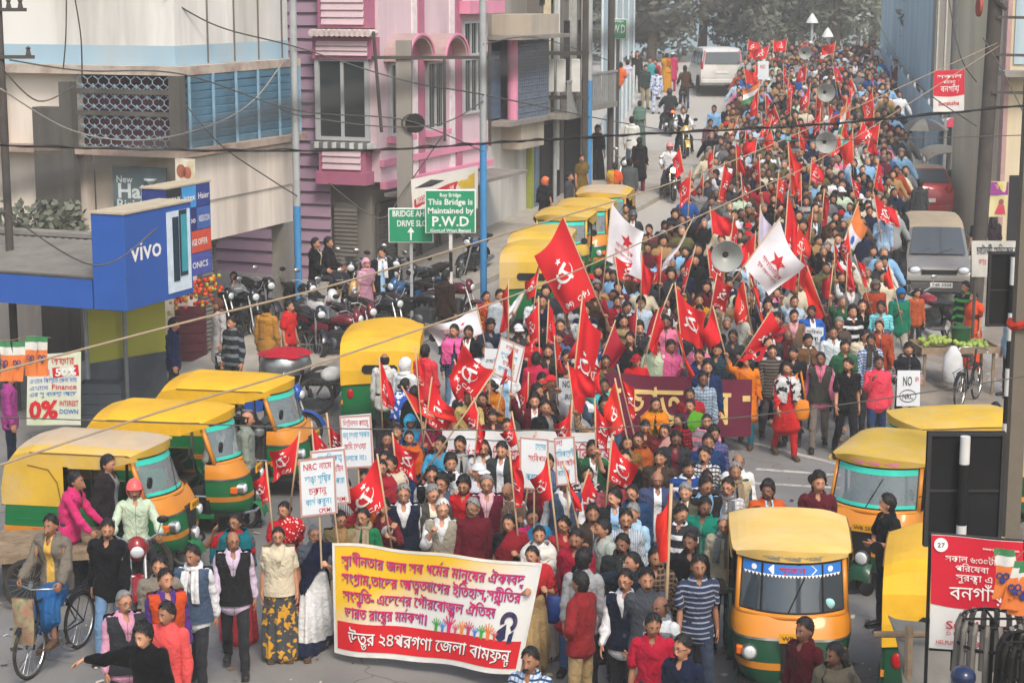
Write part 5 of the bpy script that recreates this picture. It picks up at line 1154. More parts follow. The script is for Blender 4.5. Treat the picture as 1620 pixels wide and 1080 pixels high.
def bicycle(loc,yaw,label,col='#23262b',bag=False,cat='bicycle',name='bicycle',carrier=True):
 m=mat('cycle paint '+col,col,.4,.2,.2,6);t=empty(name,loc,R(yaw),label,cat);r=.335;fy,ry=-.56,.50
 for y in(fy,ry):
  o=MB().tube([(0,y+(r-.018)*math.cos(a),r+(r-.018)*math.sin(a))for a in[2*math.pi*i/28 for i in range(28)]],.020,7,True).build('wheel',rubber,t,True);q=MB()
  q.tube([(0,y+(r-.045)*math.cos(a),r+(r-.045)*math.sin(a))for a in[2*math.pi*i/28 for i in range(28)]],.011,6,True)
  for i in range(20):a=2*math.pi*i/20;q.tube([(.02*(-1)**i,y,r),(0,y+(r-.045)*math.cos(a),r+(r-.045)*math.sin(a))],.0022,3)
  q.build('rim',chrome,o)
 q=MB();A,B,C_,D_=(0,fy+.16,.84),(0,.12,.80),(0,fy+.20,.68),(0,-.02,.30)
 for p in((A,B),(C_,D_),(B,D_)):q.tube(p,.016,7)
 for s in(-1,1):q.tube([B,(.05*s,ry,r)],.009,6).tube([D_,(.05*s,ry,r)],.010,6).tube([(.04*s,fy+.17,.74),(.045*s,fy,r)],.011,6)
 q.tube([(0,fy+.13,.98),(0,fy+.22,.62)],.018,7);q.build('frame',m,t,True)
 q=MB().tube([(-.27,fy+.36,.96),(-.25,fy+.22,1.0),(0,fy+.10,1.0),(.25,fy+.22,1.0),(.27,fy+.36,.96)],.011,7);q.build('handlebar',chrome,t,True)
 q=MB();sweep(q,[(0,.02,.93,.03,.03),(0,.12,.94,.06,.035),(0,.22,.95,.09,.03)],12);q.tube([(0,.12,.8),(0,.13,.94)],.012,6);q.build('saddle',seatm,t,True)
 q=MB();[q.tube([(x,ry-.22,.72),(x,ry+.28,.72)],.007,5)for x in(-.07,0,.07)];q.tube([(-.07,ry+.2,.72),(-.05,ry,r)],.006,5).tube([(.07,ry+.2,.72),(.05,ry,r)],.006,5);q.build('carrier',m,t)
 q=MB().lathe([(.09,-.01),(.09,.01)],(.045,-.02,.30),'X',16).tube([(.06,-.02,.3),(.07,.06,.18)],.009,5).tube([(-.06,-.02,.3),(-.07,-.1,.42)],.009,5).box((.06,.02,.17),(.14,.1,.19)).box((-.14,-.14,.41),(-.06,-.06,.43));q.build('crank',chrome,t)
 for y,nm in((fy,'mudguard'),(ry,'mudguard')):MB().grid(lambda u,v,y=y:((v-.5)*.06,y-(r+.03)*math.cos(math.pi*(.25+u*.65)),r+(r+.03)*math.sin(math.pi*(.25+u*.65))),12,2).build('mudguard',m,t,True)
 if bag:tag(MB().grid(lambda u,v:((u-.5)*.26+.02*math.sin(v*3),-.68-.05*math.sin(math.pi*u)*math.sin(math.pi*v)-.02*v,.96-.52*v),8,10).grid(lambda u,v:((u-.5)*.26,-.64+.05*math.sin(math.pi*u)*math.sin(math.pi*v),.96-.52*v),8,10).build('shopping_bag',mat('striped jute bag','#8f8a6c',.9,0,.5,14,.3,30,dirt='#8f3b3c',dscale=7,damt=.8),t,True))
 return t
def car_body(t,prof,W_,m,wheels,rows,r=.29,dusty=True):
 """shell from a side profile: widths narrow above the belt line; prof = [(y, z, width factor)] closed loop of the upper outline"""
 mb=MB();n=len(prof);K=10
 vs=[]
 for y,z,wf in prof:
  for j in range(K+1):a=2*j/K-1;vs.append((W_/2*wf*math.copysign(abs(a)**.8,a),y,z-.035*abs(a)**4))
 mb.add(vs,[(i*(K+1)+j,i*(K+1)+j+1,(i+1)*(K+1)+j+1,(i+1)*(K+1)+j)for i in range(n-1)for j in range(K)])
 for s in(0,K):
  loop=[vs[i*(K+1)+s]for i in range(n)];mb.add(loop,[tuple(range(n))])
 zt=max(p[1]for p in prof)-.22;mb.m=[1 if all(mb.v[i][2]>zt for i in f)and len(f)==4 else 0 for f in mb.f]
 b=mb.build('body',[m,mat('roof dust','#ab9a80',.85,0,.1,3,dirt=m.name and '#8a8278',dscale=2,damt=.5)if dusty else m],t,40)
 for y in wheels:
  for s in(-1,1):wheel(t,(s*(W_/2-.10),y,r),r,.19,'X');MB().lathe([(r+.03,-.012),(r+.03,.004)],(s*(W_/2+.004),y,r),'X',20).build('wheel_arch',inside,t)
 return b
def panel(parent,name,pts,m,sub=None):return MB().add(pts,[tuple(range(len(pts)))]).build(name,m,parent)
def grey_van(loc,yaw):
 t=empty('minivan',loc,R(yaw),'grey dusty minivan facing the camera at the crowd\'s right edge','van');m=mat('van grey','#858381',.35,.3,.06,2,dirt='#8c857b',dscale=1.5,damt=.6,coat=.4)
 W_=1.48;prof=[(-1.83,.28,.92),(-1.87,.50,.97),(-1.84,.74,.97),(-1.70,.92,.96),(-1.20,1.06,.95),(-.66,1.66,.84),(-.35,1.78,.82),(.6,1.81,.82),(1.55,1.77,.82),(1.74,1.55,.86),(1.82,.95,.95),(1.83,.30,.95)]
 b=car_body(t,prof,W_,m,(-1.2,1.15),0,.29)
 gl=MB().grid(lambda u,v:((2*u-1)*(.63-.09*v),-1.225+.53*v-.012,1.09+.55*v+.012),8,4).build('windscreen',gdark,t)
 MB().tube([(-.05,-1.26,1.09),(.35,-1.12,1.22)],.01,5).tube([(-.5,-1.24,1.09),(-.15,-1.12,1.22)],.01,5).build('wiper',black_p,gl)
 for s in(-1,1):
  h=MB().ball((.54*s,-1.80,.80),(.16,.07,.10),12,8).build('headlight',chrome,t,True);MB().ball((.54*s,-1.83,.80),(.13,.05,.08),12,8).build('lens',lampg,h,True)
  MB().ball((.82*s,-1.0,1.10),(.09,.06,.07),10,6).tube([(.68*s,-1.0,1.05),(.8*s,-1.0,1.08)],.02,5).build('mirror',black_p,t,True)
  MB().ball((.52*s,-1.86,.40),(.09,.04,.06),10,6).build('fog_lamp',lampg,t,True)
  for y0,y1 in((-.85,-.1),(0,.8),(.9,1.6)):panel(t,'side_window',[(s*.725*1.0,y0,1.12),(s*.725,y1,1.12),(s*.645,y1,1.60),(s*.645,y0+(.28 if y0<-.5 else 0),1.60)],gdark)
 MB().box((-.40,-1.885,.72),(.40,-1.86,.82),None,.01).build('grille',black_p,t);MB().box((-.68,-1.93,.28),(.68,-1.82,.56),None,.05).build('front_bumper',mat('van bumper','#4c4b4b',.5,0,.1,3),t)
 pl=ob_box('number_plate',(-.20,-1.945,.42),(.30,-1.932,.54),platew,t);q=MB();letters(q,'Z4R 5504',plane_fn((.05,-1.946,.45),(1,0,0),(0,0,1)),.44,.07,True);q.build('lettering',ink,pl)
 return t
def red_hatch(loc,yaw):
 t=empty('hatchback',loc,R(yaw),'dark red hatchback seen from behind with dusty roof beyond the grey van','car');m=mat('hatch red','#a32634',.3,.2,.08,3,coat=.6,dirt='#9b5a50',dscale=1.5,damt=.4)
 W_=1.55;prof=[(-1.75,.3,.9),(-1.78,.6,.95),(-1.5,.82,.95),(-.85,.95,.95),(-.25,1.42,.80),(.2,1.5,.78),(1.2,1.47,.78),(1.62,1.05,.90),(1.74,.85,.96),(1.76,.5,.96),(1.7,.28,.92)]
 b=car_body(t,prof,W_,m,(-1.15,1.15),0,.28)
 MB().grid(lambda u,v:((2*u-1)*(.62-.08*v),1.585-.36*v+.02,1.10+.34*v+.01),8,4).build('rear_window',gdark,t)
 for s in(-1,1):MB().ball((.60*s,1.70,.90),(.11,.08,.14),10,6).build('tail_light',redlamp,t,True)
 pl=ob_box('number_plate',(-.23,1.765,.55),(.23,1.78,.66),platew,t);MB().box((-.7,1.70,.28),(.7,1.81,.48),None,.04).build('rear_bumper',m,t)
 for s in(-1,1):
  for y0,y1 in((-.5,.25),(.32,1.1)):panel(t,'side_window',[(s*.745,y0,.99),(s*.745,y1,.99),(s*.635,y1-.1,1.40),(s*.635,y0+(.3 if y0<0 else 0),1.40)],gdark)
 MB().ball((0,1.735,.93),(.06,.015,.04),8,6).build('badge',chrome,t,True)
 return t
def white_suv(loc,yaw):
 t=empty('car',loc,R(yaw),'boxy white car with a pink edged rear window driving away up the bridge','car');m=mat('suv white','#cfcdc9',.35,0,.04,2,coat=.4,dirt='#a8a198',dscale=1.4,damt=.5)
 W_=1.75;prof=[(-2.1,.35,.92),(-2.15,.8,.96),(-1.2,1.08,.96),(-.7,1.68,.84),(-.2,1.82,.82),(1.9,1.83,.83),(2.12,1.72,.85),(2.22,1.12,.96),(2.25,.6,.97),(2.2,.38,.95)]
 car_body(t,prof,W_,m,(-1.4,1.4),0,.36,False)
 MB().grid(lambda u,v:((2*u-1)*(.70-.06*v),2.235-.075*v+.01,1.20+.46*v),6,3).build('rear_window',gdark,t)
 for s in(-1,1):MB().box((s*.80-.05,2.14,.98),(s*.80+.05,2.24,1.30),None,.02).build('tail_light',redlamp,t);MB().tube([(s*.76,2.235,1.2),(s*.69,2.17,1.72)],.03,6).build('pink_edge',mat('faded pink trim','#b9737a',.6),t)
 pl=ob_box('number_plate',(-.26,2.25,.82),(.26,2.265,.93),platew,t);MB().box((-.85,2.2,.42),(.85,2.31,.62),None,.04).build('rear_bumper',m,t)
 for s in(-1,1):
  for y0,y1 in((-.95,-.1),(0,.9),(1.0,1.95)):panel(t,'side_window',[(s*.845,y0,1.15),(s*.845,y1,1.15),(s*.76,y1-.04,1.65),(s*.76,y0+(.3 if y0<-.5 else 0),1.65)],gdark)
 return t
wood_m=mat('grey cart wood','#8d7a63',.9,0,.2,8,.3,40,dirt='#5b5046',dscale=5,damt=.6)
def flat_cart(loc,yaw,label):
 t=empty('flat_cart',loc,R(yaw),label,'cart');q=MB()
 for i in range(11):q.box((-.55+.1*i,-.95,.68),(-.47+.1*i,.95,.71))
 q.box((-.57,-.97,.60),(.57,-.9,.678)).box((-.57,.9,.60),(.57,.97,.678)).box((-.58,-.9,.6),(-.52,.9,.675)).box((.52,-.9,.6),(.58,.9,.675));q.build('slatted_deck',wood_m,t)
 q=MB();q.box((-.5,-.3,.38),(.5,.4,.598)).tube([(-.62,.05,.34),(.62,.05,.34)],.025,7);q.build('under_frame',mat('cart iron','#3f3832',.8),t)
 for s in(-1,1):wheel(t,(.64*s,.05,.34),.34,.05,'X',20)
 wheel(t,(0,-1.35,.34),.34,.05,'X',20);q=MB().tube([(0,-1.35,.34),(0,-1.2,.95)],.02,6).tube([(-.3,-1.05,1.0),(0,-1.2,.98),(.3,-1.05,1.0)],.014,6).tube([(0,-1.25,.75),(0,-.6,.5)],.022,6);q.build('fork',black_p,t)
 return t
# ================================================================ VEHICLES IN PLACE
def on_ground(px,py):return at(px,py)
def road_pitch(y):return-math.atan((terrain(2,y+.5)-terrain(2,y-.5)))*1.0
GL_,GM,GR='auto rickshaws parked side on at the left','auto rickshaws queueing by the bridge','auto rickshaws on the right verge'
def auto_at(px,py,yaw,label,**k):
 p=at(px,py);return auto_rickshaw(p,yaw,label,**k)
def auto_nose(px,py,yaw,label,**k):
 p=at(px,py);a=R(yaw);f=Vector((math.sin(a),-math.cos(a),0));q=p-f*.93;q.z=terrain(q.x,q.y);return auto_rickshaw(q,yaw,label,**k)
auto_nose(290,898,80,'nearest green and yellow auto rickshaw at the left edge with a dust covered roof',roof='tan',group=GL_,reg='WB 25')
auto_nose(392,834,82,'yellow roofed auto rickshaw behind the two men standing with a black bag',roof='new',group=GL_)
auto_nose(484,776,80,'bright yellow auto rickshaw with turquoise visor nearest the big metal pot',roof='new',group=GL_)
auto_at(612,668,179,'auto rickshaw seen from behind with a narrow black rear window beside the parked motorcycles',roof='new',group=GL_)
auto_at(850,513,174,'pale yellow auto rickshaw at the near end of the bridge queue',roof='dusty',group=GM)
auto_at(862,486,172,'second auto rickshaw of the bridge queue, roof half hidden by the first',roof='dusty',group=GM)
auto_at(893,454,-10,'auto rickshaw of the bridge queue with a black framed open front',roof='dusty',group=GM,front='yellow')
auto_at(924,437,-8,'auto rickshaw of the bridge queue with a crumpled shiny canvas side',roof='dusty',group=GM)
auto_at(954,412,-8,'farthest auto rickshaw of the bridge queue with a dust brown roof',roof='tan',group=GM)
auto_at(1244,1078,-6,'auto rickshaw facing the camera with blue windscreen banner and peeling letters on its pale roof',roof='pale',film=1,board=('পপপ',mat('peeling letters','#8f8a78',.9)),green=agreen_d,group=GR,reg='WB 25')
auto_at(1402,905,-28,'auto rickshaw with pink lettering over its windscreen behind the man in black with folded arms',roof='dusty',film=None,board=('পপপ',mat('pink letters','#e07aa6',.8)),green=agreen_d,group=GR,front='orange')
auto_at(1482,842,-84,'auto rickshaw side on with a dirty pale yellow roof behind the black signal panel',roof='dusty',group=GR,green=agreen_d)
auto_at(1490,1095,168,'auto rickshaw seen from behind with rounded yellow canvas beside the red hanging banner',roof='new',group=GR,green=agreen_d)
p=at(1499,497);grey_van((p.x,p.y+1.7,terrain(p.x,p.y+1.7)),-8)
p=at(1471,350);red_hatch((p.x,p.y+1.75,terrain(p.x,p.y)),177)
p=at(1134,150);o=white_suv((p.x,p.y+1.2,terrain(p.x,p.y+1.2)),-176-2)
o.rotation_euler[0]=0
MG='motorcycles parked by the shops'
for px,py,yaw,col,t2,sc_,lab in((505,520,30,'#c9cacc',None,True,'silver white scooter beside the blue and white pole'),(545,505,20,'#d9a860','#3a3a3a',False,'tan and grey motorcycle nearest the mauve wall'),(560,545,40,'#5a1420',None,False,'dark red motorcycle behind the yellow auto rickshaw roof'),(530,560,65,'#6b1a26',None,False,'maroon motorcycle half hidden by the big metal pot'),(585,500,25,'#20242a',None,False,'black motorcycle in front of the man with the white scarf'),(575,470,10,'#1d2024',None,False,'black motorcycle against the grey shutters'),(610,480,15,'#8c1c24','#1c1c1e',False,'red and black motorcycle below the woman in the pink headscarf'),(640,500,-40,'#2a5a86',None,False,'blue tanked motorcycle with chrome lamp left of the man in brown'),(665,475,-30,'#222222',None,False,'black motorcycle with tall mirror right of the shutters'),(710,505,60,'#5c1a2a',None,False,'maroon motorcycle under the white flag'),(745,425,-20,'#30343a','#3468a0',False,'small dark motorcycle parked by the far shutters'),(330,520,60,'#1b1c20',None,False,'black motorcycle in the passage beside the cream building'),(375,520,45,'#24282c',None,False,'dark motorcycle behind the man in the patterned sweater'),(405,500,35,'#2b2b2e',None,False,'dark motorcycle under the seated man in grey'),(470,505,35,'#26282c',None,False,'charcoal motorcycle squeezed beside the silver scooter'),(598,532,50,'#1a1b1f',None,False,'black motorcycle nearest the rear of the yellow auto rickshaw'),(548,468,5,'#2a2a2e','#5c1a24',False,'motorcycle with a maroon tank against the mauve corner'),(622,462,0,'#1c2026',None,False,'dark motorcycle in front of the second shutter'),(664,522,75,'#242426',None,False,'black motorcycle half behind the man in dark brown'),(488,548,25,'#20242c',None,False,'dark motorcycle right of the boy in red'),(430,690,70,'#1e4a9a',None,False,'blue tanked motorcycle behind the auto rickshaw with turquoise visor'),(395,745,15,'#6d6a68',None,True,'grey scooter between the two side on auto rickshaws'),(985,290,-10,'#3a3c40',None,False,'dusty motorcycle standing by the dark pole near the bridge')):
 p=at(px,py+12);motorcycle(p,yaw,lab,col,t2,MG,scooter=sc_)
p=at(1478,535);motorcycle(p,200,'black and red motorcycle parked in front of the grey van','#20181a','#8a1f2a',MG,plate=('WB 24','8031'))
RIDE=[]
def rider_bike(px,py,yaw,col,label,rider,**k):
 p=at(px,py)if px!=222 else at(213,776,1.50);motorcycle(p,yaw,label,col,None,'motorcycles being ridden',lean=0,**k);RIDE.append((p,yaw,rider))
rider_bike(222,915,12,'#8c1c24','red motorcycle under the rider with the red helmet',dict(label='motorcycle rider in a pale green shirt and red helmet at the left',tc='pale green',hair=None,extra=(('helmet','coral'),'moustache'),bc='charcoal'))
rider_bike(1060,315,4,'#1d1e22','black motorcycle with a lit headlamp coming down the road',dict(label='rider in a white shirt and pink helmet with lit headlamp',tc='white',hair=None,extra=(('helmet','#d98a92'),),bc='charcoal'),lit='head')
rider_bike(1081,248,4,'#c9a84a','golden motorcycle following the lit one down the road',dict(label='rider in black vest and white sleeves on the golden motorcycle',tc='white',over='vest',oc='black',bc='black'))
rider_bike(1057,212,184,'#2a2a2c','dark motorcycle with a glowing tail lamp riding away',dict(label='rider in a dark jacket and helmet riding away with lit tail lamp',top='jacket',tc='charcoal',hair=None,extra=(('helmet','#33363a'),),bc='charcoal'),lit='tail')
for p,yaw,rd in RIDE:
 a=R(yaw);q=p+Vector((-math.sin(a)*.22,math.cos(a)*.22,0));person((q.x,q.y,q.z-.10),yaw,pose='ride',group='riders on the road',**rd)
p=at(92,1046);cy=bicycle(p,-18,'old black bicycle with a striped shopping bag on its handlebar',bag=True);a=R(-18);q=p+Vector((-math.sin(a)*.06,math.cos(a)*.06,0))
person((q.x,q.y,q.z+.07),-18,pose='cycle',skin=2,top='jacket',tc='#7d766c',tp='front',tc2='#c9a04a',bottom='lungi',bc='#2f6aa0',shoe=1,extra=('moustache',),group='riders on the road',label='cyclist in an open brown jacket, yellow striped shirt and blue lungi')
p=at(1083,178);bicycle(p,182,'far bicycle ridden away up the bridge beside the white car');person((p.x,p.y,p.z+.07),182,pose='cycle',tc='brown',bc='slate',group='riders on the road',label='cyclist in a brown shirt riding away beside the white car')
p=at(1530,640);bicycle(p,150,'bicycle with a white sack leaning by the green fruit cart')
p=at(60,960);flat_cart((p.x-.1,p.y+.5,0),100,'long wooden flat cart with slatted deck behind the cyclist')
p=at(462,646);t=empty('cycle_van',(p.x,p.y,terrain(p.x,p.y)),R(-92),'tricycle cart carrying the big aluminium pot','cart');fr_=MB()
fr_.box((-.5,-.6,.52),(.5,.9,.56)).tube([(0,-.6,.5),(0,-1.3,.55),(0,-1.35,.95)],.02,6).tube([(-.3,-1.15,1.0),(0,-1.35,.98),(.3,-1.15,1.0)],.013,6).tube([(-.45,.5,.34),(.45,.5,.34)],.02,6).box((-.45,-.5,.3),(.45,-.45,.515)).box((-.45,.8,.3),(.45,.85,.515));fr_.build('frame',black_p,t)
for s in(-1,1):wheel(t,(.54*s,.5,.34),.34,.05,'X',20)
wheel(t,(0,-1.35,.34),.34,.05,'X',20);MB().ball((.0,.72,.62),(.35,.2,.14),12,8).build('sack',mat('white sack','#b9b9b6',.9,0,.15,6,.4,20),t,True)
alum=mat('beaten aluminium','#a9adb0',.3,.85,.08,4,.1,20)
c_=t.matrix_basis@Vector((0,-.1,.56));e=empty('cooking_pot',c_,0,'big shiny aluminium pot covered with a red cloth','pot');MB().lathe([(.0,.02),(.30,.02),(.44,.12),(.47,.26),(.43,.40),(.40,.44),(.42,.47)],(0,0,0),'Z',28).build('bowl',alum,e,40)
MB().grid(lambda u,v:((.47+.03*math.sin(u*40))*v*math.cos(2*math.pi*u),(.47+.03*math.sin(u*40))*v*math.sin(2*math.pi*u),.52-.08*v**4+.012*math.sin(u*25+v*9)),40,8).build('cloth_cover',cloth('#b52238'),e,True)
p=at(1494,231,1.92);t=empty('electric_rickshaw',p,R(-4),'green electric rickshaw with a dusty pale canopy beyond the red car','electric rickshaw');q=MB();q.box((-.5,-1.0,.3),(.5,1.2,.55),None,.04).box((-.5,.9,.55),(.5,1.2,1.1),None,.04).prism([(-1.0,.5),(-1.3,.5),(-1.2,1.0),(-1.05,1.1)],-.42,.42,'YZ');q.build('body',agreen,t);q=MB();[q.tube([(x,y,.5),(x,y,1.8)],.02,6)for x in(-.48,.48)for y in(-.9,.2,1.15)];q.build('canopy_post',chrome,t)
MB().grid(lambda u,v:((u-.5)*1.3,-1.25+2.6*v,1.92-.22*abs(2*u-1)**2.5-.1*abs(2*v-1)**3),12,10).grid(lambda u,v:((u-.5)*1.3,-1.25+2.6*v,1.90-.22*abs(2*u-1)**2.5-.1*abs(2*v-1)**3),12,10,True).build('canopy',mat('dusty pale canopy','#b9a88e',.85,0,.1,3,dirt='#8d8578',dscale=2),t,True)
wheel(t,(0,-1.05,.22),.22,.1);wheel(t,(-.45,.8,.22),.22,.1);wheel(t,(.45,.8,.22),.22,.1);MB().ball((0,-1.3,.85),(.09,.05,.09),10,6).build('headlight',lampg,t,True)
def umbrella(p,rad,h,label,c1,c2):
 t=empty('stall_umbrella',p,0,label,'umbrella','stall umbrellas');MB().tube([(0,0,0),(0,0,h)],.025,7).build('pole',chrome,t);cs=MB();K=8
 for i in range(K):
  cs.slot(i%2)
  a0,a1=2*math.pi*i/K,2*math.pi*(i+1)/K;R_=lambda u,v:(rad*v*math.cos(a0+(a1-a0)*u)*(1-.05*math.sin(math.pi*u)*v),rad*v*math.sin(a0+(a1-a0)*u)*(1-.05*math.sin(math.pi*u)*v),h-.42*rad*v**2)
  cs.grid(R_,4,6)
 cs.build('canopy',[c1,c2],t,30)
umbrella(at(1508,186,2.2),.66,2.2,'red and white segmented umbrella beside the dark pole',mat('umbrella white','#d3cdcb',.8),mat('umbrella red','#b5394a',.8));umbrella(at(1462,188,2.0),.8,2.0,'dark dusty umbrella roof behind the electric rickshaw',mat('umbrella dark','#6a6763',.85),mat('umbrella tan','#a39a8a',.85))
p=at(1532,632);t=empty('fruit_cart',(p.x-.1,p.y+.9,terrain(p.x,p.y)),R(4),'wooden barrow heaped with green fruit beside the striped signal post','cart');MB().box((-.75,-.45,.78),(.75,.45,.84)).box((-.75,-.45,.84),(.75,-.42,.90)).box((-.75,.42,.84),(.75,.45,.90)).box((-.75,-.42,.84),(-.72,.42,.90)).box((.72,-.42,.84),(.75,.42,.90)).build('tray',wood_m,t)
for x in(-.66,.66):
 for y in(-.36,.36):MB().tube([(x,y,.78),(x,y,0)],.03,6).build('leg',wood_m,t)
r_=random.Random(3);q=MB()
for k in range(90):a,b=r_.uniform(-.62,.62),r_.uniform(-.34,.34);q.ball((a,b,.87+.09*max(0,1-abs(a+.3)*1.6)+r_.uniform(0,.03)),.05,7,5)
tag(q.build('green_fruit',mat('green guava','#8fa24a',.5,0,.25,5),None,True,t.location),'heap of small green fruit on the barrow','fruit',kind='stuff')
tag(MB().lathe([(.17,0),(.19,.22),(.20,.24),(.0,.24)],tuple(t.location+Vector((.15,.1,.95))),'Z',16).build('bucket',mat('dark green bucket','#22502f',.5),None,40),'upturned dark green bucket on the fruit barrow','bucket')
q=MB();sweep(q,[(0,0,0,.17,.13),(0,0,.2,.2,.15),(.0,0,.45,.17,.13),(0,0,.6,.08,.07)],14);tag(q.build('sack',mat('white sack cloth','#c9cbcd',.85,0,.1,5,.4,20),None,True,t.location+Vector((-.15,-.62,.32))),'white sack hanging at the front of the fruit barrow','sack')
# ================================================================ POLES, SIGNS, SIGNALS, WIRES
pole_m=mat('grey pole','#a9adb0',.6,.2,.08,3,dirt='#7d7f80',dscale=2);poleb=mat('blue pole paint','#3f84ba',.6,0,.08,3);darkpole=mat('dark weathered pole','#4b4643',.85,0,.2,3,.2,20)
def post(name,label,px,py,Y,top,r,bands,cat='pole',grp=None,sq=False):
 p=wp(px,py,Y);t=empty(name,(p.x,p.y,terrain(p.x,p.y)),0,label,cat,grp);z=0
 for h,m in bands:
  z1=min(h,top);mb=MB()
  mb.box((-r,-r,z),(r,r,z1))if sq else mb.tube([(0,0,z),(0,0,z1)],r,10)
  mb.build('shaft',m,t,50 if not sq else False);z=z1
 return t
PG='street light poles painted blue and white'
post('street_pole','white pole with blue lower half in front of the mauve wall',473,480,39.0,9.5,.075,[(2.55,poleb),(9.5,pole_m)],'pole',PG)
post('street_pole','white pole with blue lower half beside the green bridge signs',765,440,40.5,9.5,.075,[(3.6,poleb),(9.5,pole_m)],'pole',PG)
post('street_pole','blue footed pole far up by the left bridge fence',931,290,53.5,10,.085,[(3.4,poleb),(10,pole_m)],'pole',PG)
post('concrete_pole','square concrete pole between the mauve wall and the parked auto rickshaws',449,470,40.2,5.2,.14,[(5.2,concrete)],sq=True)
t=post('utility_pole','grey concrete utility pole with iron cross arms before the pink windows',641,300,42.3,5.6,.17,[(5.6,concrete)],sq=True)
q=MB();z=5.2;q.box((-.7,-.22,z),(2.1,-.17,z+.07)).tube([(-.5,-.2,3.6),(-.65,-.2,5.8)],.04,6).tube([(1.9,-.2,3.3),(1.9,-.2,5.6)],.035,6);q.tube([(.9,-.2,3.4),(.9,-.2,5.2)],.035,6);q.build('cross_arm',darkpole,t)
q=MB();q.lathe([(.2,-.05),(.22,0),(.2,.05)],(.25,-.22,3.8),'Y',14);[q.tube([(.2+.25*math.cos(a*.5+k),-.22,3.8+.2*math.sin(a*.5+k))for a in range(13)],.012,5)for k in range(3)];q.build('cable_coil',black_p,t)
post('utility_pole','dark slim pole rising beside the white shirted walker',965,270,56,8.0,.10,[(8.0,darkpole)])
for px,py,Y,lab in((878,200,53,'pale thin pole before the far shop block'),(905,190,57,'rusty pole carrying a meter box near the bridge')):post('thin_pole',lab,px,py,Y,9.5,.06,[(9.5,pole_m)])
p=wp(885,150,52.5);t=empty('pole_transformer',(p.x,p.y,0),0,'cluster of pale switch boxes on an iron frame by the far shops','transformer');q=MB();q.box((-.5,-.15,4.55),(.8,-.05,4.65)).box((-.5,-.15,5.75),(.8,-.05,5.85)).tube([(.7,-.1,0),(.7,-.1,7.5)],.09,6);q.build('iron_frame',darkpole,t)
for i,x in enumerate((-.42,-.1,.3)):MB().box((x,-.3,4.75),(x+.26,-.12,5.65),None,.02).build('switch_box',mat('pale switch box','#c5c6c2',.6,0,.1,3),t)
t=post('utility_pole','tall dark leaning utility pole at the right with iron brackets',1545,420,41.5,9.5,.16,[(9.5,darkpole)]);t.rotation_euler[1]=R(1.2)
q=MB()
for z in(6.9,6.1,5.3):q.box((0,-.2,z),(1.3,-.14,z+.06))
q.tube([(1.05,-.2,4.4),(.95,-.2,6.9)],.07,7).tube([(.2,-.2,7.1),(-1.0,-.2,8.2)],.06,6);q.build('bracket',darkpole,t);MB().lathe([(.0,-.03),(.22,-.03),(.22,.03),(0,.03)],(-.42,-.3,7.15),'X',16).build('red_disc',mat('faded red disc','#9a4a3a',.8),t,40)
post('utility_pole','dark grey pole behind the red and white hanging banner',1505,200,64,10,.13,[(10,mat('grey iron pole','#5f5f60',.8))])
t=post('concrete_pole','thick concrete post cut by the right edge with a red rag tied round it',1616,500,21.5,8.4,.085,[(8.4,mat('brown concrete','#6e675c',.9,0,.12,3,.2,30,dirt='#4d483f',dscale=3))],sq=True);MB().tube([(.12*math.cos(a),.12*math.sin(a),3.78+.02*math.sin(3*a))for a in[2*math.pi*i/12 for i in range(12)]],.05,6,True).build('red_rag',cloth('#b5402f'),t)
wht=mat('post white','#c9c8c6',.7,0,.1,3);blk=mat('post black',(.010,.010,.011),.8,0,.2,3)
def signal(px,Y,ztop,ring_box,label,w,h):
 p=wp(px,700,Y);gz=terrain(p.x,p.y);t=empty('traffic_signal',(p.x,p.y,gz),0,label,'traffic signal','traffic signals seen from behind')
 zb_=ring_box-(gz if Y>20 else 0)
 cuts=[.34*i_ for i_ in range(int(ztop/.34)+1)]+[ztop]if Y>20 else[.36*i_ for i_ in range(int((zb_-.3)/.36)+1)]+[zb_-.22,zb_+.20,zb_+.70,ztop]
 for k,(z,z1)in enumerate(zip(cuts[:-1],cuts[1:])):MB().tube([(0,0,z),(0,0,z1)],.040,12).build('post_band',(blk if k%2 else wht)if Y>20 else(wht if(len(cuts)-k)%2==0 else blk),t,50)
 zb=ring_box;cx=.03;q=MB().box((cx-w/2,.08,zb),(cx+w/2,.11,zb+h));q.build('backboard',blk,t);q=MB()
 for a,b in(((cx-w/2,.06,zb),(cx-w/2+.03,.13,zb+h)),((cx+w/2-.03,.06,zb),(cx+w/2,.13,zb+h)),((cx-w/2+.03,.062,zb),(cx+w/2-.03,.13,zb+.03)),((cx-w/2+.03,.062,zb+h-.03),(cx+w/2-.03,.13,zb+h))):q.box(a,b)
 q.box((cx-w/2+.03,.068,zb+h*.48),(cx+w/2-.03,.079,zb+h*.5));q.build('board_frame',mat('board edge',(.035,.035,.037),.5),t)
 for i in range(3):MB().lathe([(.10,0),(.10,-.16),(0,-.16)],(cx+.02,.12,zb+h*(.2+.3*i)),'Y',14).build('lamp_hood',blk,t)
 return t
def z_of(px,py,Y):return wp(px,py,Y).z
signal(1527,14.6,z_of(1527,690,14.6),z_of(1527,868,14.6),'nearer black signal board seen from behind above the red hanging banner',.62,z_of(1527,687,14.6)-z_of(1527,868,14.6))
p=wp(1590,700,22.5);signal(1590,22.5,z_of(1590,402,22.5)-terrain(p.x,p.y),z_of(1590,518,22.5),'farther black signal board seen from behind on a black and white striped post',.62,z_of(1590,400,22.5)-z_of(1590,518,22.5))
green_s=mat('road sign green','#1f8a63',.45,0,.06,3);sgw=mat('sign white','#d9dedb',.5)
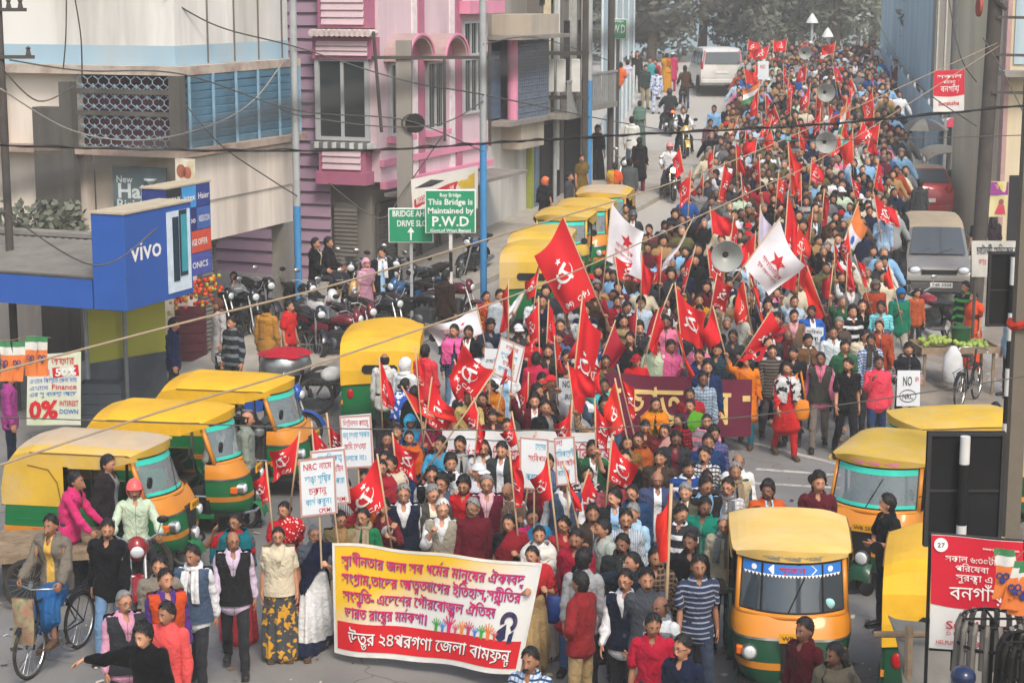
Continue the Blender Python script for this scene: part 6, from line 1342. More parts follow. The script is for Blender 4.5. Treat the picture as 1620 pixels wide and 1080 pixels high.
def road_sign(px0,py0,px1,py1,Y,label,lines,arrow=False,name='road_sign'):
 a,b=wp(px0,py0,Y),wp(px1,py1,Y);t=empty(name,((a.x+b.x)/2,Y,terrain(a.x,Y)),0,label,'road sign');w=b.x-a.x;z0,z1=b.z-t.location.z,a.z-t.location.z
 q=MB().box((-w/2,-.02,z0),(w/2,.02,z1),None,.012);q.build('panel',sgw,t);MB().box((-w/2+.025,-.026,z0+.025),(w/2-.025,-.021,z1-.025)).build('face',green_s,t);q=MB();h=z1-z0
 for s,x,y,ww,hh in lines:letters(q,s,plane_fn((0,-.028,z0),(1,0,0),(0,0,1),.003),ww*w,hh*h,True,x*w,y*h,.025)
 if arrow:q.add([plane_fn((0,-.030,z0),(1,0,0),(0,0,1),.002)(x*w,y*h)for x,y in((-.02,.08),(.02,.08),(.02,.30),(.08,.30),(0,.46),(-.08,.30),(-.02,.30))],[(0,1,2,6),(3,4,5)])
 q.build('lettering',sgw,t);return t,z0,z1,w
t,z0,z1,w=road_sign(672,300,753,369,38.6,'green road sign about the bridge being maintained, with P.W.D in large letters',(('Roy Bridge',0,.84,.42,.085),('This Bridge is',0,.66,.88,.13),('Maintained by',0,.46,.9,.13),('P.W.D',0,.17,.74,.22),('Govt.of West Bengal',0,.035,.8,.07)))
zz=0;k=0
while zz<z0:MB().box((-.035,.022,zz),(.035,.09,min(z0,zz+.42))).build('post_band',blk if k%2 else wht,t);zz+=.42;k+=1
t,z0,z1,w=road_sign(614,329,686,384,38.9,'green road sign reading bridge ahead drive slow with an upward arrow',(('BRIDGE AHEAD',.08,.76,.98,.17),('DRIVE SLOW',.1,.48,.82,.17)),True)
MB().box((-.03,.022,0),(.03,.08,z0)).build('post',pole_m,t)
p=wp(978,46,60);t,z0,z1,w=road_sign(964,30,992,62,58,'far green road sign high on a pole near the bridge',(('W.D',.05,.3,.7,.4),('Bridge',0,.84,.6,.1)));MB().box((-.05,.03,0),(.05,.12,z0)).build('post',darkpole,t)
def hung(name,px,Y,label,cat,colm,frame=None):
 P=[wp(x,y,Y_)for(x,y),Y_ in zip(px,Y if isinstance(Y,(tuple,list))else[Y]*4)]
 o=sum(P,Vector())/4;t=empty(name,(o.x,o.y,o.z),0,label,cat);L_=[p-o for p in P]
 f=lambda u,v,d=0.:(L_[0].lerp(L_[1],u)).lerp(L_[3].lerp(L_[2],u),1-v)+Vector((0,-d-.012*math.sin(u*7+v*3),0))
 q=MB().grid(lambda u,v:tuple(f(u,v)),14,8).grid(lambda u,v:tuple(f(u,v,-.006)),14,8,True);q.build('sheet',colm,t,True)
 w=(P[1]-P[0]).length;h=(P[0]-P[3]).length
 return t,(lambda a,b,d=.006:f(a/w,b/h,d)),w,h
t,f,w,h=hung('show_banner',((650,284),(756,262),(756,330),(654,352)),41.2,'tilted printed banner for an annual show behind the green signs','banner',mat('banner white','#d6d3ce',.7,0,.06,3))
q=MB();P_=lambda pts,d=.006:[f(x*w,y*h,d)for x,y in pts];q.slot(0).add(P_([(.03,.30),(.03,.52),(.55,.72),(.70,.74),(.66,.55),(.4,.48)]),[(0,1,2,3,4,5)]);q.slot(1).add(P_([(.68,.70),(.95,.86),(.95,.5),(.75,.55)]),[(0,1,2,3)]);q.slot(2).add(P_([(.04,.78),(.3,.9),(.5,.82),(.3,.74)]),[(0,1,2,3)]);q.slot(1).add(P_([(.1,.1),(.3,.28),(.36,.1)]),[(0,1,2)])
q.build('printed_shapes',[mat('print red','#b52f38',.7),mat('print yellow','#c9a83c',.7),mat('print dark','#3c3c42',.7)],t);q=MB();letters(q,'BIGGEST ANNUAL SHOW',lambda a,b:f(.06*w+a,.40*h+b+.16*a,.012),.58*w,.13*h);letters(q,'& COMPETITION',lambda a,b:f(.08*w+a,.22*h+b+.16*a,.012),.4*w,.1*h);q.build('lettering',whiteink,t)
bx=wp(195,340,30.0);vz0,vz1=z_of(195,493,30),z_of(195,340,30);t=empty('phone_shop_sign',(bx.x,bx.y,0),RZ,'large blue box sign with white lettering and a phone picture above the shop canopy','sign');bluep=mat('sign blue','#2b57a6',.45,0,.05,2)
MB().box((0,0,vz0),(2.05,.62,vz1),None,.01).build('box',bluep,t);ob_box('box_top',(-.02,-.02,vz1),(2.07,.64,vz1+.03),mat('dusty top','#b3a68f',.9),t);h=vz1-vz0
MB().box((1.25,-.014,vz0+.1),(1.98,-.004,vz1-.1)).build('poster',mat('poster pale','#c9d8e4',.5),t);MB().box((1.42,-.024,vz0+.28),(1.60,-.015,vz1-.2),None,.01).box((1.62,-.03,vz0+.35),(1.86,-.016,vz1-.1),None,.01).build('phone_picture',[mat('phone dark','#1d3446',.3)],t)
MB().box((1.66,-.036,vz0+.42),(1.84,-.031,vz1-.18)).build('phone_screen',mat('phone teal','#3a9aa8',.3),t);q=MB();letters(q,'vivo',plane_fn((.62,-.006,vz0+h*.5),(1,0,0),(0,0,1)),.92,.32,True);q.build('lettering',whiteink,t)
t=empty('shop_canopy',(bx.x,bx.y,0),RZ,'blue edged shop canopy with a grey corrugated roof at the left','canopy');MB().box((0,.64,vz0),(.06,5.5,vz0+.48)).build('fascia',bluep,t)
q=MB();n=60;q.add([(.07 if k==0 else 3.2,.64+4.9*i/n,vz0+(.50 if k==0 else.62)+.02*(i%2))for k in(0,1)for i in range(n+1)],[(i,i+1,n+2+i,n+1+i)for i in range(n)]);q.build('corrugated_roof',mat('grey corrugated roof','#7d7a74',.8,.1,.1,2,dirt='#5d5750',dscale=1.5),t);MB().tube([(.03,.0,vz0+.5),(.03,5.5,vz0+.53)],.03,6).build('gutter',darkconc,t)
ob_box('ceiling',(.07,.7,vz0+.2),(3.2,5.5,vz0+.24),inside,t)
for px,py,Y in((142,660,32.0),(202,640,33.0),(259,590,34.3)):
 a=wp(px,py,Y);c_=t.matrix_basis.inverted()if False else None
 tag(MB().tube([(a.x,a.y,0),(a.x,a.y,vz0+.25)],.04,8).build('canopy_post',mat('thin grey post','#8f9294',.6),None,50),{142:'thin canopy post beside the offer banner',202:'thin canopy post before the yellow and grey panel',259:'thin canopy post at the right end of the yellow and grey panel'}[px],'post','thin posts of the shop canopy')
b2o=wp(262,300,33.0);t=empty('brand_sign',(b2o.x,b2o.y,0),RZ,'sign box of coloured brand tiles behind the blue phone sign','sign');z0,z1=z_of(262,448,33),z_of(262,300,33);MB().box((0,0,z0),(1.5,.5,z1),None,.01).build('box',mat('sign navy','#2a3a78',.5),t);ob_box('box_top',(-.02,-.02,z1),(1.52,.52,z1+.03),mat('dusty top','#b3a68f',.9),t)
rows=[[('SONY','#23262e'),('intex','#3f93d0'),('Haier','#2b3f86')],[('LG','#c33a76'),('oppo','#2b2f6a'),('VIDEOCON','#3f62a6')],[('EMI EXCHANGE OFFER','#c8503a')],[('ELECTRONICS','#4a55a0')]];hh=(z1-z0)/4
for i,rw in enumerate(rows):
 for j,(s,c)in enumerate(rw):
  x0,x1=.02+1.46*j/len(rw),.02+1.46*(j+1)/len(rw)-.01;o=ob_box('tile',(x0,-.012,z1-hh*(i+1)+.01),(x1,-.002,z1-hh*i-.01),mat('tile '+c,c,.5),t);q=MB();letters(q,s,plane_fn(((x0+x1)/2,-.014,z1-hh*(i+.65)),(1,0,0),(0,0,1)),(x1-x0)*.8,.11,True);q.build('lettering',whiteink,o)
q=MB();r_=random.Random(8)
for k in range(120):q.slot(r_.randrange(3)).ball((r_.uniform(0,1.6),r_.uniform(-.12,.05),z0-.08-abs(r_.gauss(0,.2))),r_.uniform(.025,.05),6,4)
e=q.build('flower_garland',[mat('marigold','#d0641f',.7),mat('tomato red','#c03a22',.7),mat('leaf yellow','#b3a840',.7)],None,True,(b2o.x,b2o.y,0));e.rotation_euler[2]=RZ;tag(e,'bunch of orange and red garlands hanging under the brand tiles','garland')
pa=wp(145,690,32.6);pb=wp(268,690,33.8);dd=(pb-pa);rz=math.atan2(dd.y,dd.x);L_=Vector((dd.x,dd.y)).length;t=empty('stall_screen',(pa.x,pa.y,0),rz,'stall screen painted yellow green above and dark grey below','screen');zt,zm=z_of(145,486,32.6),z_of(145,575,32.6)
MB().box((0,0,.05),(L_,.06,zm)).build('lower_panel',mat('dark grey panel','#545a62',.8,0,.08,2,dirt='#8a8d90',dscale=1.2,damt=.4),t);MB().box((0,-.004,zm),(L_,.064,zt)).build('upper_panel',mat('yellow green panel','#b5b24a',.7,0,.06,2),t)
t,f,w,h=hung('offer_banner',((44,562),(128,556),(128,672),(42,672)),30.6,'shop offer banner with a big red zero percent and a fifty percent burst','banner',mat('offer banner','#cfd2c4',.7,0,.08,2,dirt='#9db56a',dscale=1.2,damt=.5))
q=MB();letters(q,'0%',lambda a,b:f(.05*w+a,.10*h+b,.012),.52*w,.24*h,bold=.04);letters(q,'মেগা অফার',lambda a,b:f(.08*w+a,.84*h+b,.012),.8*w,.10*h);letters(q,'INTEREST',lambda a,b:f(.60*w+a,.27*h+b,.012),.36*w,.07*h);letters(q,'Finance',lambda a,b:f(.45*w+a,.50*h+b,.012),.48*w,.07*h);q.add([f(x*w,y*h,.008)for x,y in((.48,.66),(.46,.80),(.95,.83),(.97,.68))],[(0,1,2,3)]);q.build('red_lettering',redink,t)
q=MB();letters(q,'50%',lambda a,b:f(.52*w+a,.69*h+b,.018),.40*w,.10*h,bold=.03);q.build('white_lettering',whiteink,t);q=MB();letters(q,'BIG OFFER',lambda a,b:f(.04*w+a,.71*h+b,.012),.38*w,.07*h);q.build('pink_lettering',mat('pink ink','#c23a8a',.7),t)
q=MB();letters(q,'এখানে কিস্তিতে কেনা যায়',lambda a,b:f(.05*w+a,.60*h+b,.012),.88*w,.06*h);letters(q,'এখানে',lambda a,b:f(.05*w+a,.50*h+b,.012),.34*w,.06*h);letters(q,'এর সু ব্যবস্থা আছে',lambda a,b:f(.05*w+a,.41*h+b,.012),.88*w,.06*h);letters(q,'DOWN',lambda a,b:f(.60*w+a,.16*h+b,.012),.36*w,.06*h);q.build('blue_lettering',blueink,t)
p=wp(-10,600,33.5);t=empty('phone_shop',(p.x-3.2,p.y,0),RZ,'dark open shop interior with pale blue door posts under the blue canopy','shop');ob_box('back_wall',(0,-3.2,0),(.2,2.5,3),mat('dim shop wall','#6f6a62',.9,0,.2,1),t);[ob_box('door_post',(-.1,-3.1+.9*k,0),(-.003,-2.95+.9*k,3),mat('pale blue post 2','#6fa3ba',.7)if k%2 else cream,t)for k in range(5)]
def crates(px,py,Y,n,label,c,w=.55):
 for k in range(n):
  a=wp(px,py,Y);tag(MB().box((-w/2,-.2,0),(w/2,.2,.02)).box((-w/2,-.2,.02),(w/2,-.18,.17)).box((-w/2,.18,.02),(w/2,.2,.17)).box((-w/2,-.18,.02),(-w/2+.02,.18,.17)).box((w/2-.02,-.18,.02),(w/2,.18,.17)).build('crate',c,None,False,(a.x,a.y,terrain(a.x,a.y)+.18*k+.01)),label[k],'crate','stacked plastic crates')
nth=('lowest','second','third','fourth','fifth','sixth')
crates(305,610,36.5,6,['%s crate of the maroon stack behind the bright yellow auto rickshaw'%n for n in nth],mat('maroon crate','#5a2a33',.6,0,.15,4));crates(165,690,31.6,5,['%s crate of the slate grey stack beside the offer banner'%n for n in nth],mat('slate crate','#3d444c',.6,0,.15,4),.7)
p=wp(40,345,33.8);t=empty('parapet_wall',(p.x,p.y+1.2,0),RZ,'old grey parapet wall above the blue canopy at the left edge','wall');ob_box('wall',(0,-2.2,2.4),(.25,4,3.05),darkconc,t);ob_box('coping',(-.05,-2.25,3.053),(.3,4.05,3.13),concrete,t)
q=MB();r_=random.Random(2)
for k in range(700):P_0=Vector((p.x+r_.uniform(-2.5,.5),p.y+2.2+r_.uniform(-.4,.6),3.0+r_.random()**2*.55));s_=r_.uniform(.05,.12);u=Vector((r_.gauss(0,1),r_.gauss(0,1),r_.gauss(0,1))).normalized();v=u.orthogonal();q.add([P_0-u*s_,P_0-v*s_*.5,P_0+u*s_,P_0+v*s_*.5],[(0,1,2,3)])
tag(q.build('scrub',LEAF[2],None,fix=False),'dry scrub growing over the grey parapet at the left edge','scrub',kind='stuff')
t=post('utility_pole','dark iron pole with insulators cut by the left edge',2,120,33,7.4,.07,[(7.4,darkpole)]);q=MB().box((-.4,-.1,7.0),(.5,-.03,7.06)).box((-.4,-.1,6.2),(.6,-.03,6.26));[q.lathe([(.05,0),(.03,.1),(.05,.12),(.0,.16)],(x,-.06,z),'Z',8)for x,z in((.4,7.06),(.2,7.06),(.5,6.26),(-.2,6.26))];q.build('cross_arm',darkpole,t)
surr=mat('banner red','#c22236',.55,0,.05,3);surw=mat('banner pale','#d3d2d0',.6,0,.05,3)
def red_banner(px,Y,label,lines,num=None):
 t,f,w,h=hung('hanging_banner',px,Y,label,'banner',surw);q=MB();K=16
 q.add([f(w*i/K,h*.998,.004)for i in range(K+1)]+[f(w*i/K,h*(.42-.06*math.sin(math.pi*(i/K*.8+.1))+.0),.004)for i in range(K+1)],[(i,i+1,K+2+i,K+1+i)for i in range(K)]);q.build('red_field',surr,t,True);q=MB();q2=MB()
 for s,x,y,ww,hh,red in lines:letters(q2 if red else q,s,lambda a,b:f(w*x+a,h*y+b,.018),ww*w,hh*h,None)
 q.build('white_lettering',whiteink,t)
 if q2.v:q2.build('red_lettering',redink,t)
 if num:q=MB();q.add([f(w*.10+.055*math.cos(a),h*.92+.055*math.sin(a),.016)for a in[2*math.pi*i/20 for i in range(20)]],[tuple(range(20))]);d=q.build('white_disc',whiteink,t);q=MB();letters(q,num,lambda a,b:f(w*.10+a,h*.90+b,.020),.06,.035,True);q.build('numeral',ink,d)
 return t
red_banner(((1474,845),(1619,857),(1617,1032),(1470,1024)),14.0,'large red and white hanging banner at the lower right with Bengali service hours',(('www.surakshanet.com',.55,.91,.40,.022,0),('সকাল ৬:৩০টা হইতে',.15,.78,.78,.055,0),('পরিষেবা',.26,.70,.36,.055,0),('সুরক্ষা এ',.27,.615,.40,.06,0),('বনগাঁয়',.20,.45,.58,.12,0),('Suraksha',.16,.19,.66,.07,1),('D I A G N O S T I C',.17,.135,.62,.03,1),('HELPLINE',.06,.05,.24,.035,1),('033 6605',.36,.03,.46,.05,1)),'27')
q=MB();a,b=wp(1472,843,14.04),wp(1621,855,14.04);c_,d_=wp(1470,1026,14.04),wp(1618,1034,14.04);q.tube([tuple(a),tuple(b)],.012,6).tube([tuple(c_),tuple(d_)],.012,6).tube([(a.x,a.y,a.z),(c_.x,c_.y,0)],.014,6).tube([(b.x,b.y,b.z),(d_.x,d_.y,0)],.014,6);tag(q.build('banner_frame',black_p,None),'thin iron frame carrying the large red hanging banner','frame')
red_banner(((1478,112),(1526,110),(1525,176),(1476,178)),50.5,'small far red and white hanging banner on the dark grey pole',(('সকাল',.1,.80,.8,.09,0),('পরিষেবা',.3,.68,.4,.07,0),('বনগাঁয়',.22,.48,.6,.15,0),('Suraksha',.16,.16,.68,.1,1)))
t,f,w,h=hung('pharmacy_sign',((1537,381),(1616,381),(1616,438),(1537,438)),37,'white pharmacy board with dark Bengali lettering behind the far signal board','sign',mat('board dull white','#bdbcb6',.7,0,.1,3,dirt='#8f8d86',dscale=2));q=MB();letters(q,'চ্যাটার্জী মেডিকেল হল',lambda a,b:f(.10*w+a,.62*h+b,.01),.88*w,.22*h,bold=.03);q.build('lettering',mat('navy ink','#20283c',.7),t);q=MB();letters(q,'ডাঃ কৃষ্ণা বিশ্বাস',lambda a,b:f(.14*w+a,.34*h+b,.01),.7*w,.16*h);q.build('red_lettering',redink,t)
MB().tube([tuple(Vector((-w/2+.1,.05,-h/2))),(-w/2+.1,.05,-wp(1537,438,37).z-.2)],.03,6).tube([(w/2-.1,.05,-h/2),(w/2-.1,.05,-wp(1537,438,37).z-.2)],.03,6).build('post',darkpole,t)
t,f,w,h=hung('course_poster',((1556,287),(1596,287),(1592,343),(1553,343)),44,'purple headed poster with a woman in pink near the right hand shops','poster',mat('poster cream','#c9c08f',.7,0,.1,3));q=MB();q.add([f(0,h*.98),f(w,h*.98),f(w,h*.62),f(0,h*.62)],[(0,1,2,3)]);q.build('purple_band',mat('poster purple','#8c3a8a',.7),t);q=MB();letters(q,'সেরা!',lambda a,b:f(.1*w+a,.78*h+b,.012),.7*w,.14*h);q.build('lettering',mat('poster yellow','#d9c04a',.7),t);q=MB();q.slot(0).add([f(w*x,h*y,.010)for x,y in((.5,.08),(.95,.08),(.86,.34),(.66,.36))],[(0,1,2,3)]).slot(1).add([f(w*(.75+.1*math.cos(a)),h*(.42+.09*math.sin(a)),.011)for a in[math.pi*i/6 for i in range(12)]],[tuple(range(12))]);q.build('portrait',[mat('poster pink','#c23a5a',.7),mat('poster skin','#8a5c48',.7)],t)
MB().tube([(-w*.4,.05,-h/2),(-w*.4,.05,-wp(1555,343,44).z)],.03,6).build('post',darkpole,t)
t=empty('tarpaulin_stall',(wp(1494,1040,15.4).x,15.4,0),0,'grey tarpaulin stall tied to a wooden pole at the lower right','stall');zt=z_of(1430,1000,15.4)
MB().grid(lambda u,v:(-.35+1.35*u,-.2+.9*v-.1*math.sin(u*4),zt-.05-.50*u**.7*(1-.4*v)-.75*(1-v)**2*.9+.035*math.sin(u*11+v*5)),22,14).grid(lambda u,v:(-.35+1.35*u,-.19+.9*v-.1*math.sin(u*4),zt-.06-.50*u**.7*(1-.4*v)-.75*(1-v)**2*.9+.035*math.sin(u*11+v*5)),22,14,True).build('tarpaulin',mat('grey tarpaulin','#6d6a65',.85,0,.12,3,.5,12,dirt='#8a867e',dscale=2),t,True);q=MB().tube([(-.28,.0,0),(-.3,.05,zt+.04)],.035,7).tube([(-.55,.3,zt-.12),(1.0,.25,zt-.10)],.03,7).tube([(.95,.6,0),(.95,.6,zt-.3)],.03,7);q.build('wooden_pole',wood_m,t)
def rack(px,py,Y,rad,hh,n,label,m):
 a=wp(px,py,Y);t=empty('iron_rack',(a.x,a.y,0),0,label,'rack','bent iron racks at the lower right');z=a.z;q=MB()
 q.tube([(rad*math.cos(k),rad*math.sin(k),z)for k in[2*math.pi*i/24 for i in range(24)]],.014,6,True).tube([(rad*1.15*math.cos(k),rad*1.15*math.sin(k),z-hh*.35)for k in[2*math.pi*i/24 for i in range(24)]],.012,6,True);q.tube([(-rad,0,z),(rad,0,z)],.010,5).tube([(0,-rad,z),(0,rad,z)],.010,5);q.tube([(0,0,0),(0,0,z)],.02,6);q.build('ring',blk,t);q=MB()
 for i in range(n):k=2*math.pi*i/n;q.tube([(rad*.99*math.cos(k),rad*.99*math.sin(k),z+.01),(rad*1.12*math.cos(k),rad*1.12*math.sin(k),z-.06),(rad*1.2*math.cos(k),rad*1.2*math.sin(k),z-hh)],.022,6)
 q.build('hanging_belts',m,t)
rack(1570,978,13.4,.22,.5,16,'round iron rack hung with grey belts before the red banner',mat('grey belts','#77726c',.6,.2,.2,5));rack(1640,1015,12.9,.23,.6,20,'round iron rack hung with black belts cut by the right edge',mat('black belts','#1f1d1c',.6,0,.2,5))
def bunting(pts,Y,label,size,grp):
 for k,(x,y)in enumerate(pts):
  a=wp(x,y,Y);t=empty('party_flag',a,R(-8+6*math.sin(k*2)),label[k],'flag',grp);w,h=size;F_=lambda u,v:((u-.5)*w+.03*math.sin(v*3+k),.02*math.sin(u*6+k*2+v*4),-h*v);q=MB()
  for i,m in enumerate((mat('flag green','#3f7f55',.8),mat('flag white','#d3d1cc',.8),mat('flag saffron','#d97a3f',.8))):v0,v1=(0,.14,.34,1)[i:i+2];q.slot(i).grid(lambda u,v:F_(u,v0+(v1-v0)*v),5,4)
  q.build('cloth',[mat('flag green','#3f7f55'),mat('flag white','#d3d1cc'),mat('flag saffron','#d97a3f')],t,True);q=MB()
  for s in(-1,1):q.tube([(w*.16*s+w*.13*math.cos(b),-.03,-h*.52-.0+h*.06*math.sin(b))for b in[2*math.pi*i/10 for i in range(10)]],.007,5,True)
  q.ball((0,-.03,-h*.62),(.022,.006,.022),8,5);q.build('flower_emblem',mat('flag indigo','#3c3f7a',.8),t)
BGL='string of tricolour flags at the left shop';bunting(((6,540),(26,540),(48,532),(66,532)),27.5,['first string flag at the left edge, saffron with flower mark','second string flag from the left edge, half behind the first','third string flag from the left edge, tilted outward','fourth string flag, nearest the offer banner'],(.19,.60),BGL)
bunting(((1588,868),(1606,886),(1620,895)),13.4,['upper saffron string flag hanging over the red banner','middle saffron string flag hanging over the red banner','lowest saffron string flag at the right edge'],(.15,.38),'string of tricolour flags over the red banner')
tag(MB().tube([tuple(wp(x,y,27.55))for x,y in((-10,538),(20,538),(45,531),(80,534))],.006,5).build('flag_string',wood_m,None),'string carrying the tricolour flags at the left shop','string');tag(MB().tube([tuple(wp(x,y,13.42))for x,y in((1560,890),(1588,868),(1606,884),(1630,862))],.005,5).build('flag_string',wood_m,None),'string carrying the tricolour flags over the red banner','string')
p=wp(1524,1070,12.6);e=empty('parked_helmet',(p.x,p.y,0),0,'round dark blue helmet resting on a post at the bottom right','helmet');MB().ball((0,0,p.z),(.088,.095,.08),16,10).build('shell',mat('dark blue helmet','#1d2a4a',.25,0,.1,4,coat=.5),e,True);MB().tube([(0,0,0),(0,0,p.z-.1)],.03,6).build('post',darkpole,e)
for px,py,Y,lab in((1283,100,92,'taller far street lamp among the flags on the bridge'),(1308,100,95,'shorter far street lamp right of the taller one')):
 p=wp(px,py,Y);zt=z_of(px,36 if px<1300 else 58,Y)-terrain(p.x,Y);t=empty('street_lamp',(p.x,Y,terrain(p.x,Y)),0,lab,'street lamp','far street lamps');MB().tube([(0,0,0),(0,0,zt)],.06,8).build('post',pole_m,t);MB().lathe([(.05,zt),(.3,zt-.02),(.22,zt+.16),(.06,zt+.4),(0,zt+.45)],(0,0,0),'Z',12).build('lamp_shade',mat('lamp shade pale','#cfd0cc',.5),t,40)
def cable(name,label,pts,r,m,cat='cable',grp='wires across the street'):
 P_=[wp(x,y,Y)for x,y,Y in pts];out=[];n=len(P_)
 for i in range(n-1):
  p0,p1,p2,p3=P_[max(0,i-1)],P_[i],P_[i+1],P_[min(n-1,i+2)]
  for k in range(8):t=k/8;out.append(.5*((2*p1)+(p2-p0)*t+(2*p0-5*p1+4*p2-p3)*t*t+(3*p1-p0-3*p2+p3)*t**3))
 out.append(P_[-1]);return tag(MB().tube(out,r,6).build(name,m,None,True),label,cat,grp)
wire_d=mat('black cable',(.03,.03,.032),.7);wire_g=mat('grey wire','#56544f',.8);rope_m=mat('tan rope','#9c8a74',.9)
c=cable('overhead_cable','thick black twisted cable crossing the whole street',[(-30,229,11),(300,238,11),(600,237,11),(810,224,11),(1000,213,11),(1300,197,11),(1650,164,11)],.006,wire_d)
m2=[];P_=[wp(x,y,11)for x,y in((-30,229),(300,238),(600,237),(810,224),(1000,213),(1300,197),(1650,164))]
for i in range(len(P_)-1):
 for k in range(40):t=k/40;a=(i*40+k)*.55;m2.append(P_[i].lerp(P_[i+1],t)+Vector((0,math.cos(a)*.007,math.sin(a)*.007)))
MB().tube(m2,.0042,5).build('twisted_strand',wire_d,c)
cable('rope','tan rope rising from the left edge to the right hand pole, upper of two',[(-20,592,13),(300,508,14),(545,446,15),(825,362,18),(1075,285,22),(1260,212,28),(1578,68,40)],.009,rope_m,'rope');cable('rope','tan rope rising from the left edge to the right hand pole, lower of two',[(-20,742,12),(250,652,13),(540,563,15),(900,433,18),(1200,298,24),(1320,238,30),(1582,72,40)],.0085,rope_m,'rope')
cable('thin_wire','thin grey wire sagging across the marchers below the maroon banner',[(-20,659,16),(300,670,16),(560,678,16),(900,679,16),(1150,662,16),(1400,630,16),(1640,592,16)],.006,wire_g)
cable('thin_wire','slack wire from the left pole past the lattice balcony to the pink house',[(15,95,32),(130,112,33),(290,118,35),(470,175,38),(640,190,42),(765,240,40)],.014,wire_g)
cable('thin_wire','wire from the top left corner to the first white pole and on to the bridge',[(255,-8,36),(345,42,37),(470,75,38.9),(640,128,40),(765,150,40.4),(960,190,56),(1120,218,70)],.016,wire_g);cable('thin_wire','wire between the two white poles past the pink windows',[(440,170,38),(475,183,38.9),(600,200,39.5),(700,195,40),(765,160,40.4)],.014,wire_g)
cable('thin_wire','pale wire sagging under the lattice balcony',[(0,140,32),(110,205,33),(220,222,34),(330,200,36),(400,160,38),(450,95,38.9)],.014,mat('pale wire','#8d8a84',.8));cable('thin_wire','thin level wire low across the far crowd at the right',[(1080,221,30),(1300,222,30),(1620,214,30)],.008,wire_g)
for i,pts in enumerate(([(105,-5,33),(104,60,33.2),(100,110,33.5)],[(118,-5,33),(128,60,33.4),(130,128,34)],[(0,105,31.9),(60,160,32.5),(120,135,33.5)],[(293,165,35.5),(350,230,36),(430,285,38),(470,310,38.9)],[(250,360,30),(150,420,29),(0,330,28)],[(765,70,40.4),(850,60,48),(960,95,56)],[(1370,0,60),(1440,120,50),(1545,200,41)],[(1500,-5,40),(1520,90,40),(1545,130,41)],[(1555,60,41),(1585,110,40),(1620,180,38)],[(520,290,42),(600,345,41),(640,300,42),(700,215,42)])):
 cable('slack_wire',('loose wire hanging down the white wall at the top left','second loose wire hanging beside it down the white wall','short sagging wire from the left pole to the grey pillar','slack wire from the balcony corner to the first white pole','slack wire crossing the blue phone sign','wire from the second white pole toward the bridge','wire slanting down to the dark leaning pole','pale wire hanging beside the dark leaning pole','slack wire from the leaning pole to the right edge','tangled wire round the grey utility pole')[i],pts,.013,wire_g)
tag(MB().tube([tuple(wp(x,y,Y))for x,y,Y in((-120,330,.8),(150,268,.8),(420,180,.8),(640,135,.8),(820,104,.8),(1000,50,.8),(1100,22,.8),(1200,-14,.8))],.0026,8).build('near_cable',mat('near dark cable',(.09,.09,.09),.8),None,True),'thick dark cable close to the camera, out of focus at the top','cable','wires across the street')
# ================================================================ THE PEOPLE OF THE PICTURE (head top seen at x, y)
CAST=[]
MARCH,BY='marchers in the procession','bystanders along the street'
def P(hx,hy,label,**k):
 sc=k.pop('sc',1.0);loc=k.pop('at',None)or at(hx,hy,1.66*sc);k.setdefault('group',MARCH);k['label']=label;k['sc']=sc;CAST.append(dict(loc=loc,k=k,hx=hx,hy=hy));return CAST[-1]
def F_(hx,hy,label,top='blouse',tc='red',sari=None,bc=None,**k):
 k.setdefault('hair','bun');k.setdefault('sc',.94);k['fem']=True
 if sari:return P(hx,hy,label,top='blouse',tc=tc,bottom='skirt',bc=sari,over=k.pop('over','pallu'),oc=k.pop('oc',sari),bp=k.get('op','')if 'bp' not in k else k.pop('bp'),bc2=k.get('oc2')if 'bc2' not in k else k.pop('bc2'),sari=1,shoe=1,**k)
 return P(hx,hy,label,top=top,tc=tc,bc=bc or tc,shoe=1,**k)
gl,mo,be='glasses','moustache','beard'
def sc_(c):return('scarf',c)
P(105,743,'man in a bright pink shirt leaning to push the flat cart',pose='push',yaw=82,tc='hot pink',skin=2,bc='charcoal',group=BY)
P(167,722,'man in a dark leather jacket standing sideways beside the nearest auto rickshaw',yaw=75,top='jacket',tc='#2e2a2d',pose='pocket',group=BY)
P(170,820,'young man in a black varsity jacket with white trimmed hem and blue jeans',top='jacket',tc='black',tp='border',tc2='white',bc='light denim',pose='stride',extra=(mo,),yaw=-4)
P(252,882,'man in a grey jacket half hidden behind the orange waistcoat',top='jacket',tc='#8a8378',yaw=15,group=BY)
P(262,903,'man with head tilted back in an orange waistcoat over a purple shirt',tc='purple',over='vest',oc='#c8562b',extra=(mo,),head=(15,-12),yaw=20,group=BY)
P(195,936,'grey haired man with glasses in a dark waistcoat over a pink shirt',tc='#d9a3bb',over='vest',oc='charcoal',hairc='grey',hair='receding',extra=(gl,mo),head=(15,0),yaw=25,shout=True,group=BY)
P(265,955,'man in a coral red pullover at the bottom left beside the man in black',top='sweater',tc='coral',skin=2,yaw=-20,head=(-15,0),group=BY)
P(233,984,'young man in a black printed tee pointing to the left at the bottom',top='sweater',tc='#17171a',pose='point',yaw=-14,hair='full',skin=0,head=(-15,8),group=BY)
P(305,862,'man in a slate waistcoat with a white scarf hanging down his chest',tc='white',over='vest',oc='slate',extra=(sc_('white'),),skin=2,yaw=-8,head=(-15,0),bc='charcoal',pose='walk')
P(368,838,'balding man in a black waistcoat over a lilac shirt striding ahead of the banner',tc='#d3c3d8',over='vest',oc='#2a2b2e',hair='bald',extra=(gl,),skin=2,pose='walk',yaw=6,head=(15,0),bc='charcoal',bp='pin',bc2='black')
F_(373,813,'woman with her hand at her ear in a red blouse and teal shawl',tc='#b3202e',sari='#c9484f',over='shawl',oc='#12707a',pose='ear',extra=(gl,),skin=2)
